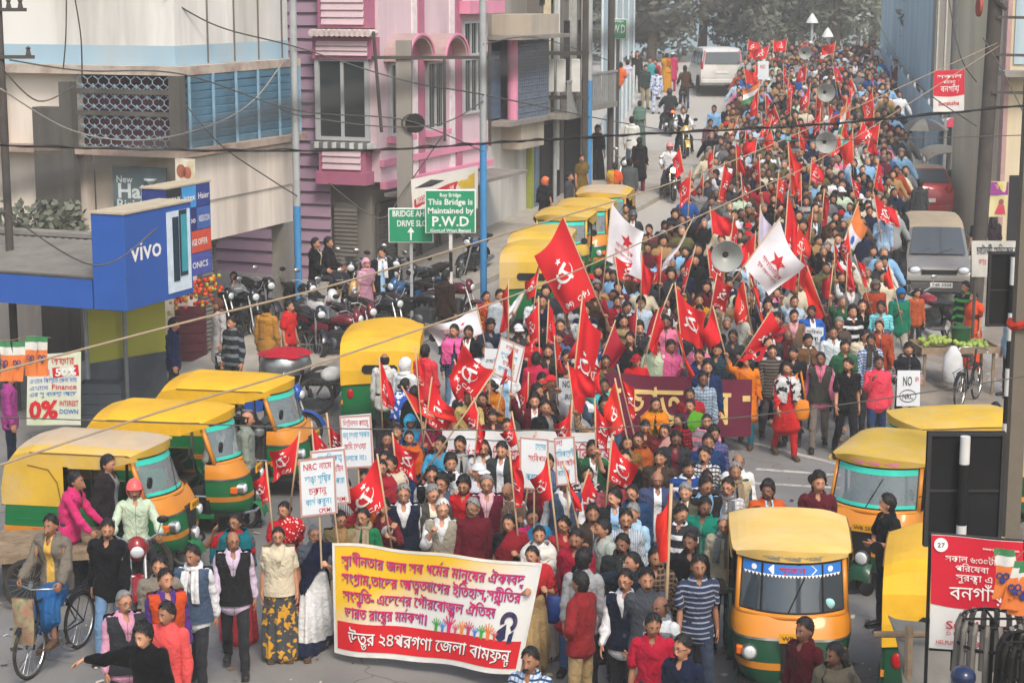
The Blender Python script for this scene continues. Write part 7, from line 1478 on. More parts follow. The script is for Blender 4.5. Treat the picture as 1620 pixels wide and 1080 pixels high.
F_(440,835,'woman in a cream cardigan over a grey and yellow leaf printed sari',tc='cream',sari='#55585a',bp='camo',bc2='mustard',over='vest',oc='cream',extra=(gl,),yaw=4)
F_(497,828,'older woman in a white navy bordered sari holding the left end of the banner',tc='#6d7480',sari='#d8d9da',bp='border',bc2='#1c2440',oc='#1d2542',extra=(gl,),hairc='grey',pose='bag',skin=0,yaw=6)
F_(450,792,'woman in a red sari with white dots behind the left end of the banner',tc='#c02a35',sari='red',op='print',oc2='#e8c9c5',pose='hold',skin=1)
P(347,655,'man in a grey sleeveless pullover and white sleeves carrying a black bag',tc='#dfe0de',over='vest',oc='#62666a',bc='khaki',yaw=12,head=(15,0),pose='bag',skin=2,group=BY)
P(388,652,'stout balding man in a grey green shirt standing in profile',tc='#8b938a',hair='bald',hairc='black',yaw=95,bc='#2a3040',group=BY,skin=1)
F_(537,808,'woman in a beige jacket and yellow sari behind the banner',tc='tan',sari='#cfc08a',over='vest',oc='#8f8062',extra=(gl,))
F_(575,805,'woman in a green blouse with a beige scarf behind the banner',tc='#1e7a52',sari='green',over=None,oc='green',extra=(gl,sc_('#a3937d')))
P(638,765,'tall grey haired man in a navy waistcoat over a white kurta behind the banner',top='kurta',tc='white',over='vest',oc='#232b40',hairc='grey',extra=(gl,mo),bc='white',pose='hold',skin=1,sc=1.03)
P(700,789,'elderly white haired man with his hand at his mouth in a beige waistcoat',top='kurta',tc='white',over='vest',oc='#9d978a',hairc='white',extra=(gl,),pose='mouth',skin=0,bc='white')
P(748,790,'grey bearded man in a maroon polo shirt behind the banner',top='sweater',tc='#6a1c2c',hairc='grey',extra=(gl,be),skin=2)
P(770,752,'tall grey haired man in a maroon sleeveless pullover over a pink shirt',tc='#e0bcc6',over='vest',oc='#6b2036',hairc='grey',hair='receding',extra=(gl,),sc=1.05,skin=1)
P(735,755,'black bearded young man in a red and white tee shirt',top='tee',tc='#c9252f',extra=(gl,be),hair='full',skin=1)
P(683,768,'grey haired man in a dark coat just behind the white haired man',top='jacket',tc='#55534f',hairc='grey',extra=(gl,),skin=0)
P(700,752,'moustached man with curly hair and glasses behind the white haired man',tc='slate',hair='full',extra=(gl,mo))
P(683,737,'man in a black waistcoat over a white shirt holding up a pole',tc='white',over='vest',oc='black',extra=(gl,),pose='holdL')
P(713,718,'photographer in white shirt with a black camera before his face',tc='white',pose='both',hair='full')
P(728,690,'man with a light scarf and thick moustache near the long white banner',tc='charcoal',extra=(gl,mo,sc_('pale grey')))
P(765,697,'long haired man with glasses and moustache beside the long white banner',tc='#cfd0cf',hair='loose',extra=(gl,mo))
P(795,700,'man with a yellow strap across a dark jacket',top='jacket',tc='#44484a',tp='front',tc2='white',skin=0)
P(756,735,'man wearing a white cap in the front rows',tc='#cfd3dc',hair=None,extra=(('cap','white'),),head=(30,0))
P(697,690,'man in a turquoise polo shirt looking up to the left',top='tee',tc='#4aa0c4',head=(-30,-8),skin=2)
P(805,760,'balding man bowing his head in a brown shawl',tc='white',hair='bald',over='shawl',oc='#7d6a5c',extra=(gl,),head=(-30,16))
F_(842,803,'woman in a hot pink blouse and blue shawl behind the banner',tc='hot pink',sari='#2f86b0',extra=(gl,),pose='hold')
F_(842,862,'woman holding the right end of the banner in a pale gold sari',tc='#a3262e',sari='#bfa57a',pose='both',oc='#b8323a',skin=1)
F_(853,833,'woman with a white shawl over her shoulders beside the banner end',tc='white',sari='#d9d2c8',over='shawl',oc='#e0ddd6')
P(912,835,'moustached man in a long crimson kurta walking past the right end of the banner',top='kurta',tc='#a31d3d',bc='denim',extra=(mo,),pose='stride',skin=2)
F_(892,815,'woman with glasses in a red and olive dress looking left',top='kurta',tc='#a3343a',extra=(gl,),head=(-45,0))
F_(806,812,'woman with long face in a black and red sari under the red flags',tc='black',sari='#8c2430',pose='holdL')
P(937,797,'moustached man with combed hair in a brown jacket',top='jacket',tc='#4a3f38',extra=(mo,),pose='hold',skin=2)
P(973,775,'young man in a black jacket glancing to the left',top='jacket',tc='#2e3033',head=(-45,0),skin=0)
P(1000,768,'balding man with glasses in a blue jacket among the front rows',top='jacket',tc='#2d4a6e',hair='receding',extra=(gl,mo))
P(1040,745,'bald old man with white hair in a blue suit',top='jacket',tc='#4d5878',tp='front',tc2='white',hair='bald',hairc='white',extra=(gl,),skin=2)
P(1085,765,'grey haired gaunt man in an olive jacket',top='jacket',tc='#5a574c',hairc='grey',extra=(mo,),skin=0)
P(1115,755,'man in a quilted black waistcoat over a sky blue shirt',tc='#8fb7da',over='vest',oc='#2c2826',extra=(gl,mo),skin=2,sc=1.04)
P(1152,758,'man with glasses in a white checked shirt and grey stole',tc='#d5d5d3',tp='check',tc2='#9a9aa0',extra=(gl,sc_('#76787c')))
P(1163,733,'grey haired man in a cream waistcoat with a tan scarf',tc='slate',over='vest',oc='#b5a78a',hairc='grey',extra=(sc_('#96866e'),),skin=2)
P(1168,716,'bald man in a loose white shirt at the right of the front rows',tc='#dcdcda',hair='bald',skin=2,pose='stride')
P(1215,763,'dark man with bushy hair in an orange hooded top',top='jacket',tc='#c9602b',tp='front',tc2='#9fb6c8',hair='full',skin=3)
P(1198,805,'man showing only his face behind the auto rickshaw roof',tc='charcoal',skin=2)
P(1147,815,'man with glasses in a grey scarf and cream pullover beside the auto rickshaw',top='sweater',tc='#a9a28f',extra=(gl,sc_('#5e6468')),hairc='grey',hair='receding',skin=1)
P(1170,808,'bald headed man bending behind the grey scarf',tc='charcoal',hair='bald',skin=3,head=(-30,16))
P(1092,843,'dark man in a black shirt with a red collar',tc='black',extra=(mo,),skin=3)
P(1105,878,'young man in a navy and grey striped polo shirt by the auto rickshaw',top='tee',tc='#3b4560',tp='stripe',tc2='#8d93a0',bc='#3c4658',skin=2,pose='walk',sc=1.03)
P(1037,865,'man in a dark striped jacket behind the wooden flag pole',top='jacket',tc='#37302e',tp='check',tc2='#6d5a48',extra=(mo,),skin=2,pose='hold')
P(985,847,'dark man with a black scarf in the front rows',top='jacket',tc='#2f3536',extra=(sc_('#3a3d3c'),mo),skin=3)
P(990,808,'man with glasses in a pale striped shirt',tc='#b9c0c8',tp='pin',tc2='#6a7685',extra=(gl,mo))
P(958,822,'man in a pale grey green shirt turned to the left',tc='#a9b0aa',yaw=-70,hair='receding',skin=1)
P(1003,798,'grey haired man in a light blue shirt in profile',tc='#a9c8dc',hairc='grey',yaw=-40)
P(990,900,'man with glasses in a navy pullover with white collar',tc='white',over='vest',oc='#1e2638',extra=(gl,mo),skin=1,bc='charcoal',pose='walk')
P(1023,898,'tall moustached man in a charcoal grey pullover',top='sweater',tc='#50535a',extra=(mo,),bc='#a59d90',pose='stride',skin=1,sc=1.03)
P(1003,872,'balding man stretching a long navy sleeve out to hold up a phone',top='sweater',tc='#26303f',hair='receding',pose='phone',yaw=-70,skin=1)
P(923,873,'dark haired person showing only the back of the head beside the phone',tc='#a3a3a6',yaw=170,hair='full')
P(920,908,'man in a brick red pullover and khaki trousers turned away, wearing a watch',top='sweater',tc='#8c2c30',bc='#a8916e',yaw=-128,pose='hip',skin=2,group=BY)
P(1048,943,'balding dark man in a white striped shirt turned aside',tc='#c9cdd0',tp='wide',tc2='#6c7278',hair='bald',skin=3,yaw=-45)
P(1033,972,'young man in a crimson polo shirt at the bottom',top='tee',tc='#b31f3f',skin=2,yaw=-8)
P(1082,1007,'man with sunglasses in a dark navy shirt at the bottom edge',tc='#1d2740',extra=(gl,mo),yaw=-35,skin=1)
P(840,1027,'young man in a blue checked shirt at the bottom edge below the banner',tc='#c3cfdd',tp='check',tc2='#2d456a',skin=2,yaw=-25,extra=(mo,),group=BY)
P(1295,750,'man in a maroon shirt standing tall behind the front auto rickshaw',tc='#632230',yaw=-8,sc=1.06,hair='full',skin=1,group=BY)
P(1407,784,'young man in a black shirt with folded arms leaning on an auto rickshaw',top='tee',tc='#1d2024',yaw=-75,pose='cross',skin=1,group=BY)
P(1275,980,'lean man in a dark wine shirt beside the front auto rickshaw',tc='#561722',skin=3,yaw=-50,group=BY)
P(1325,1017,'long haired man in a grey stole at the bottom right',tc='#5d5a4e',hair='loose',over='shawl',oc='#77705f',skin=3,yaw=-55,group=BY)
F_(1246,572,'woman in a red kurta with a black and white stole and an orange shoulder bag',top='kurta',tc='#c22a2c',bc='#c22a2c',over='shawl',oc='#cfcfcf',op='camo',oc2='#2a2a2c',hair='bun',pose='walk',head=(-45,0),sc=.96)
P(1299,556,'man in a pink shirt under an open grey waistcoat and grey trousers',tc='#d77d9a',over='vest',oc='#4a4945',bc='#857d76',hair='receding',pose='stride',skin=3)
P(1342,566,'man in a plain black shirt looking to the left',top='tee',tc='#1b1c20',bc='#26262c',head=(-45,0),pose='walk',extra=(be,))
P(1390,563,'young man in a coral pink pullover with his hand to his mouth',top='sweater',tc='#dd4d62',bc='#2f4468',pose='mouth',skin=3)
P(1436,541,'bearded man in a dark shawl holding the NO NRC placard',top='shirt',tc='#5a3a42',tp='check',tc2='#b5a9ac',over='shawl',oc='#25262b',pose='bothlow',extra=(be,),bc='black',head=(0,16))
P(1222,546,'man with glasses in a brown striped pullover',top='sweater',tc='#4a4440',tp='stripe',tc2='#6d665e',extra=(gl,),bc='#6a6870',pose='walk')
F_(1183,560,'woman in an orange dress and red cap raising her fist beside the maroon banner',top='kurta',tc='#e08424',bc='#1f7a8c',hair='loose',pose='high',extra=(('cap','red'),),head=(-45,0))
P(1424,455,'man in a teal pullover with a blue knitted head wrap',top='sweater',tc='#147a62',bc='#a9a49a',hair=None,extra=(('headwrap','#2b6ea3'),),pose='walk',skin=3)
P(1394,478,'man in a turquoise striped polo shirt carrying a yellow bag',top='tee',tc='#86cfd6',tp='stripe',tc2='#4f9fa8',bc='#6d7480',pose='bag',skin=3)
P(1364,476,'young man in a black zipped jacket beside the turquoise polo shirt',top='jacket',tc='#1c1d20',tp='zip',tc2='#9a9a9a',skin=0)
P(1385,442,'man with a grey cap and rust coloured sweater wrapped in a dark scarf',top='sweater',tc='#a8492e',hair=None,extra=(('headwrap','#6a6560'),be),skin=3)
P(1378,531,'man in a blue and white checked shirt with a dark scarf over his chin',tc='#c9d4e3',tp='check',tc2='#3c5a90',extra=(sc_('#4a4538'),),skin=3)
P(1318,518,'man in a plain white shirt with thin hair',tc='#d3dce0',hair='receding',skin=2)
P(1328,503,'grey man with glasses in a brown shawl',tc='#544a44',hairc='grey',extra=(gl,),over='shawl',oc='#5b5048')
P(1277,530,'man in a brown shawl with a white shirt front',tc='white',over='shawl',oc='#75573c',skin=2)
P(1256,549,'man in a black tee with white print bowing his head',top='tee',tc='#26292e',head=(-15,16))
P(1246,522,'bald man with glasses wrapped in a dark red scarf',tc='#4d4a48',hair='bald',extra=(gl,sc_('#5a2228')),skin=3)
P(1256,492,'moustached man in a tan waistcoat over a pink shirt',tc='#d9a9b3',over='vest',oc='#7d6650',extra=(mo,))
P(1284,484,'man in a blue and white jacket holding a small white placard',top='jacket',tc='#2a66b5',tp='front',tc2='white',pose='bothlow',shout=True,skin=3)
P(1314,460,'young man in a plum checked shirt under a flag pole',tc='#4f2c3c',tp='check',tc2='#7d5a68',pose='hold',skin=3)
P(1229,495,'man in a red striped tee among the flags',top='tee',tc='#b5323c',tp='wide',tc2='#5a2a34')
P(1168,488,'bald pale man among the white and red flags',tc='#c9ccc4',hair='bald',skin=4)
P(1160,522,'man with glasses in a dark shirt below the raised megaphone',tc='charcoal',extra=(gl,),skin=3)
P(1106,465,'man in a mustard yellow shirt beneath the red flags',tc='#c9951f',skin=1,pose='high')
P(1135,545,'man in a dark teal checked shirt speaking into a black megaphone',tc='#34505c',tp='check',tc2='#22333c',pose='ear',yaw=-20)
F_(1007,560,'woman in a red top and red cap shouting behind the maroon banner',top='sweater',tc='#c4232a',bc='black',hair='bun',extra=(('cap','#a3202c'),),shout=True,pose='both',skin=4)
P(959,537,'bearded man in a royal blue shirt holding a flag pole behind the maroon banner',tc='#1c4586',extra=(be,mo),pose='hold',skin=1,shout=True)
P(1037,537,'young man in a pale green shirt holding a flag pole behind the maroon banner',tc='#c2d2b8',pose='hold',skin=1,extra=(mo,))
P(1060,537,'man in a bright pink shirt behind the maroon banner',tc='#df6fa0',shout=True,skin=2)
P(1107,553,'man with glasses in a dark blue shirt at the right of the maroon banner',tc='#243b66',extra=(gl,),skin=1)
P(1119,572,'tall man in a navy jacket at the right part of the maroon banner',top='jacket',tc='#22385f',shout=True)
P(1112,590,'man with glasses in a pale checked shirt below the maroon banner',tc='#a9b8c4',tp='check',tc2='#62748a',extra=(gl,),shout=True,skin=3)
P(997,525,'young man looking out between the plum flags',tc='black',skin=1)
P(867,545,'bearded man in a brown coat near the left of the maroon banner',top='jacket',tc='#3f3833',extra=(be,),shout=True)
P(884,524,'young man in a blue collared tee near the tall red flag',top='tee',tc='#4e6c92',shout=True)
P(895,555,'man with glasses in a black jacket beside the tall red flag',top='jacket',tc='#22252a',extra=(gl,))
P(873,593,'man with a red and white cap drawn over his eyes beside the NO placard',tc='#5a4a46',hair=None,extra=(('cap','#d0303a'),),yaw=-60,skin=3)
P(848,607,'man in a black jacket over a blue shirt turned to the side',top='jacket',tc='#1f2428',tp='front',tc2='#2f5478',yaw=60)
F_(1037,630,'woman in an orange shawl below the maroon banner',tc='#6b7a2a',sari='#d9861f',over='shawl',oc='#df8a22')
F_(1092,632,'woman in a green and blue sari below the maroon banner',tc='#6b2a55',sari='#2f6fa0',oc='#5f9c2c',skin=1)
F_(1118,656,'woman in a grey and pink striped shawl in the middle rows',tc='#33353f',sari='#8a7f86',over='shawl',oc='#8d7f86',op='wide',oc2='#d9879a',skin=1)
F_(1092,614,'woman in a red sari just beneath the maroon banner',tc='#8c2430',sari='#a52a38',skin=2)
F_(1075,655,'woman in a black and red checked shawl turned to the left',tc='#a3202c',sari='#7a1f2a',over='shawl',oc='#a3202c',op='check',oc2='#1d1d20',head=(-60,0),hair='loose')
F_(1052,672,'woman with sunglasses in a dull pink sari',tc='#7a3038',sari='#b98f88',extra=(gl,),hair='loose')
F_(1020,662,'young woman in a dark brown dress looking down',top='kurta',tc='#5a2a24',head=(0,16))
F_(992,690,'woman with long hair and a patterned mustard sleeve',top='kurta',tc='#8c6a3a',tp='print',tc2='#5a2d3c',hair='loose',skin=1)
F_(1010,683,'woman in a rust coloured shawl behind the patterned sleeve',tc='#7a3a24',sari='#a3532f',over='shawl',oc='#b0612f',extra=(gl,))
F_(930,737,'woman in a black and white printed dress by the star flag',top='kurta',tc='#3a3436',tp='camo',tc2='#b9b3b0')
P(1045,712,'man with side parted hair in a brown jacket',top='jacket',tc='#4c4138',skin=1)
P(1088,728,'bearded man in a blue and white sports jacket',top='jacket',tc='#27508c',tp='wide',tc2='#d3d8df',extra=(be,),head=(0,16))
P(1115,708,'moustached man in a black and white checked shirt shouting',tc='#d0d0d0',tp='check',tc2='#2f2d30',extra=(mo,),shout=True)
P(1120,688,'moustached man in a blue tracksuit top',top='jacket',tc='#213f6b',extra=(mo,),skin=2)
P(1118,745,'man showing thin hair behind the quilted waistcoat',tc='#3c3a3a',hair='receding',skin=3)
F_(968,748,'woman with red glasses in a pink blouse by the star flags',tc='#b5626c',sari='#b04a55',extra=(gl,))
P(655,527,'person in a purple top leaning by the rear of the yellow auto rickshaw',tc='#4b2f80',yaw=150,pose='stand',skin=3)
F_(621,543,'woman in a red floral dress and black head cover seen from behind',top='kurta',tc='#c02634',tp='print',tc2='#e2b7b0',hair='full',yaw=170)
P(608,560,'balding man in a white shirt seen from behind beside the auto rickshaw',tc='#cfcfca',hair='bald',yaw=165,skin=2)
P(640,568,'person with a white hood and cap riding pillion among the flags',tc='#d9dadb',hair=None,extra=(('headwrap','#dcdcdc'),),yaw=150)
P(672,548,'man in a coral red shirt seen from behind among the small flags',tc='#d2424c',yaw=160,skin=2)
F_(655,615,'woman wrapped in a black veil seen from behind',tc='#1a1a1d',sari='#1c1c20',over='shawl',oc='#1a1a1d',yaw=140,hair='full')
F_(640,600,'woman in a blue patterned wrap seen from behind',tc='#3a63b5',sari='#3a63b5',over='shawl',oc='#3b66c0',op='camo',oc2='#cfd9ea',yaw=160)
P(719,515,'person in a dark plaid shirt with a bright pink stole over the shoulders',tc='#25324a',tp='check',tc2='#4a6080',over='shawl',oc='#f06fae',head=(-30,0),bc='light denim',group=BY)
P(742,517,'man with glasses in a black leather jacket beside the pink stole',top='jacket',tc='#1e2023',extra=(gl,mo),skin=2)
P(775,505,'young man with a black headband holding the long white flag',tc='#2c3a52',pose='hold',skin=2,hair='full')
F_(769,462,'woman in a red and yellow sari near the second blue pole',tc='#a8343a',sari='#b5402f',op='print',oc2='#c9a83c',head=(45,0),hair='bun')
P(790,458,'man in a pale shirt behind the red and yellow sari',tc='#b9c2c8',yaw=30)
P(820,512,'old man with a white skull cap',tc='#3f3f42',hair='white' and 'bald',hairc='white',extra=(('cap','white'),),skin=3)
P(839,526,'man in a red shirt holding a flag at the left of the crowd',tc='#c42a34',pose='hold')
P(848,560,'person in a raspberry pullover seen from behind',top='sweater',tc='#bc2f52',yaw=165)
F_(777,600,'woman in an ochre shawl below the tilted placard',tc='#a3601f',sari='#b5701f',over='shawl',oc='#c07a24',head=(-45,0),hair='bun',pose='holdL')
F_(764,620,'woman in a maroon shawl with gold marks',tc='#5c1f2c',sari='#5c1f2c',over='shawl',oc='#5f2030',op='print',oc2='#b5702c',head=(-30,0))
P(742,617,'man in a pale yellow shirt beneath the flying red flag',tc='#cfb878',skin=3)
F_(780,646,'woman with parted hair looking down above the white banner',top='kurta',tc='#4b2f33',head=(-15,16))
F_(802,663,'woman with glasses just above the white banner',top='kurta',tc='#5c2a30',extra=(gl,))
P(862,632,'man in a black coat above the right end of the white banner',top='jacket',tc='#1f2225',yaw=40)
F_(686,655,'woman with open mouth in a pink dress in the left rows',top='kurta',tc='#c23a6a',shout=True,skin=2)
F_(708,655,'young woman with a hair parting in an orange dress',top='kurta',tc='#b5532f',skin=1)
P(700,640,'older woman in a blue head cloth',tc='#3aa0c8',hair=None,extra=(('headwrap','#49b4dd'),),fem=True,sc=.94,skin=3,at=at(648,655,1.56))
F_(630,672,'young woman with a red bindi behind the white placards',top='kurta',tc='#1f3f6a',skin=1)
F_(647,682,'girl with pulled back hair in a navy dress with an orange stole',top='kurta',tc='#22406b',over='shawl',oc='#c96a2a',sc=.9,skin=1)
F_(612,684,'woman with a tired face in a dark dress behind the placards',top='kurta',tc='#3f2a38',skin=2)
F_(610,712,'girl smiling behind the flags in a maroon dress',top='kurta',tc='#5c2433',skin=1)
F_(604,726,'woman with glasses in a crimson wrap behind the grey haired leader',tc='#8c2434',sari='#9c2a3a',extra=(gl,),over='shawl',oc='#a32d3c')
F_(620,722,'smiling woman in a cream shawl beside the small flag',tc='#a3202c',sari='#b53a44',over='shawl',oc='#cfc6b2',head=(-30,0))
F_(568,786,'woman with round glasses in a saffron wrap behind the left placard',tc='#a3343a',sari='#c9702f',extra=(gl,))
F_(608,786,'woman showing only her forehead beside the navy waistcoat',top='kurta',tc='#7a2c38')
P(497,408,'man in a black jacket sitting sideways by the mauve wall',top='jacket',tc='#1b1c20',yaw=80,pose='sit',at=at(500,500,0),group=BY)
P(518,415,'second man in black sitting beside the first by the mauve wall',top='sweater',tc='#202024',yaw=75,pose='sit',at=at(520,498,0),group=BY)
P(604,394,'man in a black jacket with a white mask and long white scarf',top='jacket',tc='#24282c',bc='light denim',extra=(sc_('white'),('beard','white')),yaw=10,group=BY)
F_(578,410,'woman with a pink headscarf beside the grey shutter',tc='#c9a3b5',sari='#b58a9c',hair=None,extra=(('headwrap','#d9a8bd'),),yaw=40,group=BY)
P(704,430,'man in a dark brown jacket seen from behind on the pavement',top='jacket',tc='#3d2f28',yaw=140,group=BY)
P(346,473,'man in a long pale grey kurta and brown knitted cap',top='kurta',tc='#b9b7b9',hair=None,extra=(('headwrap','#6a4a40'),),yaw=-60,group=BY)
P(368,502,'man in a dark patterned sweater beside the grey kurta',top='sweater',tc='#2d333a',tp='wide',tc2='#6a7278',yaw=-30,extra=(mo,),group=BY)
P(421,479,'man in a tan shirt seen from behind near the metal pot',tc='#b3863f',yaw=165,group=BY,bc='#6d6a68')
P(456,477,'boy in a red polo shirt standing at the metal pot',top='tee',tc='#cc2f2f',yaw=60,group=BY,sc=.93)
P(368,440,'man in a grey shirt sitting on a motorcycle in the passage',tc='#8d949a',yaw=20,pose='ride',group=BY,at=at(372,520,0),z=.1)
P(12,588,'man in a magenta shirt behind the string of flags',tc='#a3478a',yaw=100,bc='#1f2c40',group=BY)
P(272,505,'person in a dark blue top behind the yellow green screen',tc='#22305a',yaw=90,group=BY)
P(1000,186,'broad man in a white shirt walking away up the left of the road',tc='#dcdcd8',yaw=175,bc='slate',sc=1.05,group=BY)
F_(1012,218,'woman in a long black dress walking away beside the parked motorcycle',top='kurta',tc='#1d1d20',bc='#7a2436',yaw=180,group=BY,sc=1.0)
F_(973,258,'woman in an orange blouse and yellow stole seen from behind',tc='#d8622b',sari='#6d6a3a',oc='#c9a43a',yaw=170,group=BY)
P(996,252,'youth in grey with a blue backpack walking away',top='sweater',tc='#5a5f60',yaw=175,bc='#2f3a50',group=BY)
F_(862,281,'woman with an orange headscarf by the strip sign',tc='#202024',sari='#222228',hair=None,over='shawl',oc='#26262c',extra=(('headwrap','#d9825a'),),yaw=140,group=BY)
P(900,274,'man in a dark grey shirt beside the orange headscarf',tc='#4a4d52',yaw=70,group=BY)
F_(945,200,'tall woman in a long black veil beside the blue footed pole',tc='#17171a',sari='#19191c',over='shawl',oc='#17171a',hair='full',yaw=20,group=BY,sc=1.02)
F_(918,196,'woman in a dark dress with a child behind the blue footed pole',tc='#3a2f34',sari='#4a3f44',yaw=-20,group=BY)
F_(920,246,'woman in an olive brown wrap at the book stall',tc='#6d5a2c',sari='#7a652f',yaw=30,group=BY)
P(880,206,'man in a brown checked shirt at the book stall',tc='#6d5a4c',tp='check',tc2='#a08b78',yaw=-30,group=BY)
P(982,100,'man in an orange shirt standing with his back turned on the bridge pavement',top='tee',tc='#e0702c',yaw=160,bc='#3c3c3e',group=BY)
P(993,96,'man in a pale lilac shirt standing beside the orange shirt',tc='#cfc9d8',yaw=200,bc='#3a3a3e',group=BY)
P(1039,110,'man in a blue and white camouflage suit walking away',tc='#cfd6e6',tp='camo',tc2='#4d5f8c',bc='#cfd6e6',bp='camo',bc2='#4d5f8c',yaw=178,group=BY)
F_(1012,160,'woman in a grey green wrap walking away on the left of the road',tc='#5f7a70',sari='#62796f',over='shawl',oc='#6a857a',yaw=175,group=BY)
P(1021,104,'man in a dark green pullover near the far left kerb',top='sweater',tc='#3c4a46',yaw=15,bc='#a39a80',group=BY)
F_(1055,85,'woman in a mustard sari far up the road',tc='#b5702c',sari='#cf9a2f',yaw=175,group=BY)
F_(1064,84,'woman in a pink dress and white cap far up the road',top='kurta',tc='#c43f70',yaw=180,extra=(('cap','white'),),group=BY)
P(1028,92,'man in a turquoise shirt far up the road',tc='#4aa0a8',group=BY);F_(1037,95,'woman in a red dress far up the road',top='kurta',tc='#b5303f',group=BY)
P(1008,82,'tall dark figure at the far left end of the bridge',tc='#3a3634',group=BY)
P(1130,168,'man in a sky blue shirt walking at the left fringe of the crowd',tc='#8fbbe0',skin=2);P(1123,190,'man in a plum checked shirt at the left fringe of the crowd',tc='#5f3f48',tp='check',tc2='#7d5c64',skin=2);P(1153,166,'man in a dark suit beside the sky blue shirt',top='jacket',tc='#2c2b2e')
P(1092,283,'person in a black coat and pale shawl carrying a bag at the crowd fringe',top='jacket',tc='#25242a',over='shawl',oc='#caa090',yaw=30);P(1001,335,'motorcyclist without a bike in a grey helmet at the crowd fringe',top='jacket',tc='#3e4348',hair=None,extra=(('helmet','#4a4e52'),))
P(1027,357,'man in a dark red checked shirt left of the starred white flag',tc='#55222a',tp='check',tc2='#73404a',extra=(mo,));P(990,325,'boy with bare head beside the grey helmet',tc='#7d7258',sc=.95)
P(1418,95,'man in a maroon waistcoat and pale blue shirt standing on the right kerb',tc='#9fc7d8',over='vest',oc='#6d2530',yaw=-60,group=BY,bc='#2e2e33');P(1450,133,'man in a black jacket at the right kerb by the railing',top='jacket',tc='#2b2a2c',yaw=-60,group=BY)
P(1374,80,'man in a black waistcoat standing above the crowd by the hoarding',tc='#d3d6da',over='vest',oc='#1d1d20',yaw=180,group=BY)
P(1560,238,'man in a white shirt leaning sideways by the right hand shops',tc='#c9cdd2',yaw=-90,pose='cross',group=BY);P(1556,222,'man in a dark shirt behind the white shirt at the right hand shops',tc='#2c313c',yaw=-70,group=BY)
P(1529,447,'youth in a green and navy jacket beside the dark leaning pole',top='jacket',tc='#1e2d3a',tp='wide',tc2='#4fae4a',yaw=-40,bc='#1c1d24',group=BY)
F_(1541,462,'woman in an orange sari behind the striped signal post',tc='#8c3f2c',sari='#dd5a30',yaw=-50,group=BY);P(1602,490,'man in a pale blue shirt cut by the right edge post',tc='#9fb8cc',yaw=-70,group=BY,bc='#23283a')
P(1550,342,'man in a black tee with his back turned near the purple poster',top='tee',tc='#1d1e22',yaw=175,group=BY);F_(1572,340,'woman with dark hair beside the purple poster',top='kurta',tc='#3a2c34',yaw=170,hair='loose',group=BY)
P(1575,640,'person with black hair showing behind the pale auto rickshaw roof',tc='#2c2c30',yaw=160,group=BY)
P(1456,285,'man in a dark grey shirt walking past the red car',tc='#43454a',yaw=180,group=BY);P(1425,235,'man in a cream shirt at the right edge of the crowd near the red car',tc='#cfc6b4',skin=2)
P(1398,335,'man in a pale blue shirt near the tricolour flag',tc='#a9c4e0',skin=2);P(1322,360,'man in a cream shirt in the middle of the crowd',tc='#cfcab8',skin=2);P(1450,458,'boy in an orange top beside the grey van',tc='#b5603a',sc=.8)
for i,c in enumerate(CAST):
 c['auto']=False;k=c['k']
 if 'yaw' not in k and k.get('group')==MARCH:k['yaw']=(0,-9,7,12,-4,-14,4)[i*5%7]
 if 'head' not in k:k['head']=((0,0),(15,0),(-15,0),(0,8),(-30,0),(0,0),(15,8))[i*3%7]
# ================================================================ FLAGS, PLACARDS AND BANNERS
star=[(math.sin(math.pi*k/5)*(1 if k%2==0 else.42),math.cos(math.pi*k/5)*(1 if k%2==0 else.42))for k in range(10)]
def emblem(q,f,cx,cy,s,fan=True):
 """hammer and sickle with a star above, size s"""
 n=16;o=[(cx+s*.55*math.cos(a),cy+s*.55*math.sin(a))for a in[R(-215+250*i/n)for i in range(n+1)]];i_=[(cx+s*.06+s*.46*math.cos(a)*(.98),cy+s*.05+s*.44*math.sin(a))for a in[R(-205+232*i/n)for i in range(n+1)]]
 q.add([f(*p)for p in o+i_],[(k,k+1,n+2+k,n+1+k)for k in range(n)])
 def quad(*p):q.add([f(cx+x*s,cy+y*s)for x,y in p],[tuple(range(len(p)))])
 quad((-.52,-.30),(-.42,-.40),(-.68,-.66),(-.78,-.56));quad((.30,-.62),(.44,-.54),(-.02,.34),(-.16,.26));quad((-.36,.26),(-.22,.46),(.22,.62),(.30,.40),(.02,.30),(-.2,.16))
 q.add([f(cx+x*s*.22-s*.1,cy+s*.92+y*s*.22)for x,y in star]+[f(cx-s*.1,cy+s*.92)],[(k,(k+1)%10,10)for k in range(10)])
stick_m=mat('pale wooden stick','#b79c7c',.8,0,.15,6);thin_m=mat('white stick','#d0cbc2',.6,0,.08,5)
FLAGC=dict(red=('flag red','#cb1c26'),dred=('flag deep red','#aa1720'),plum=('flag plum red','#a5182f'),scarlet=('flag scarlet','#d02d22'),white=('flag white cloth','#d9d7de'),lilac=('flag lilac white','#cbc4dc'))
def flagmat(k):
 n,c=FLAGC[k];return mat(n,c,.75,0,.10,3,.15,10)
FN=[0]
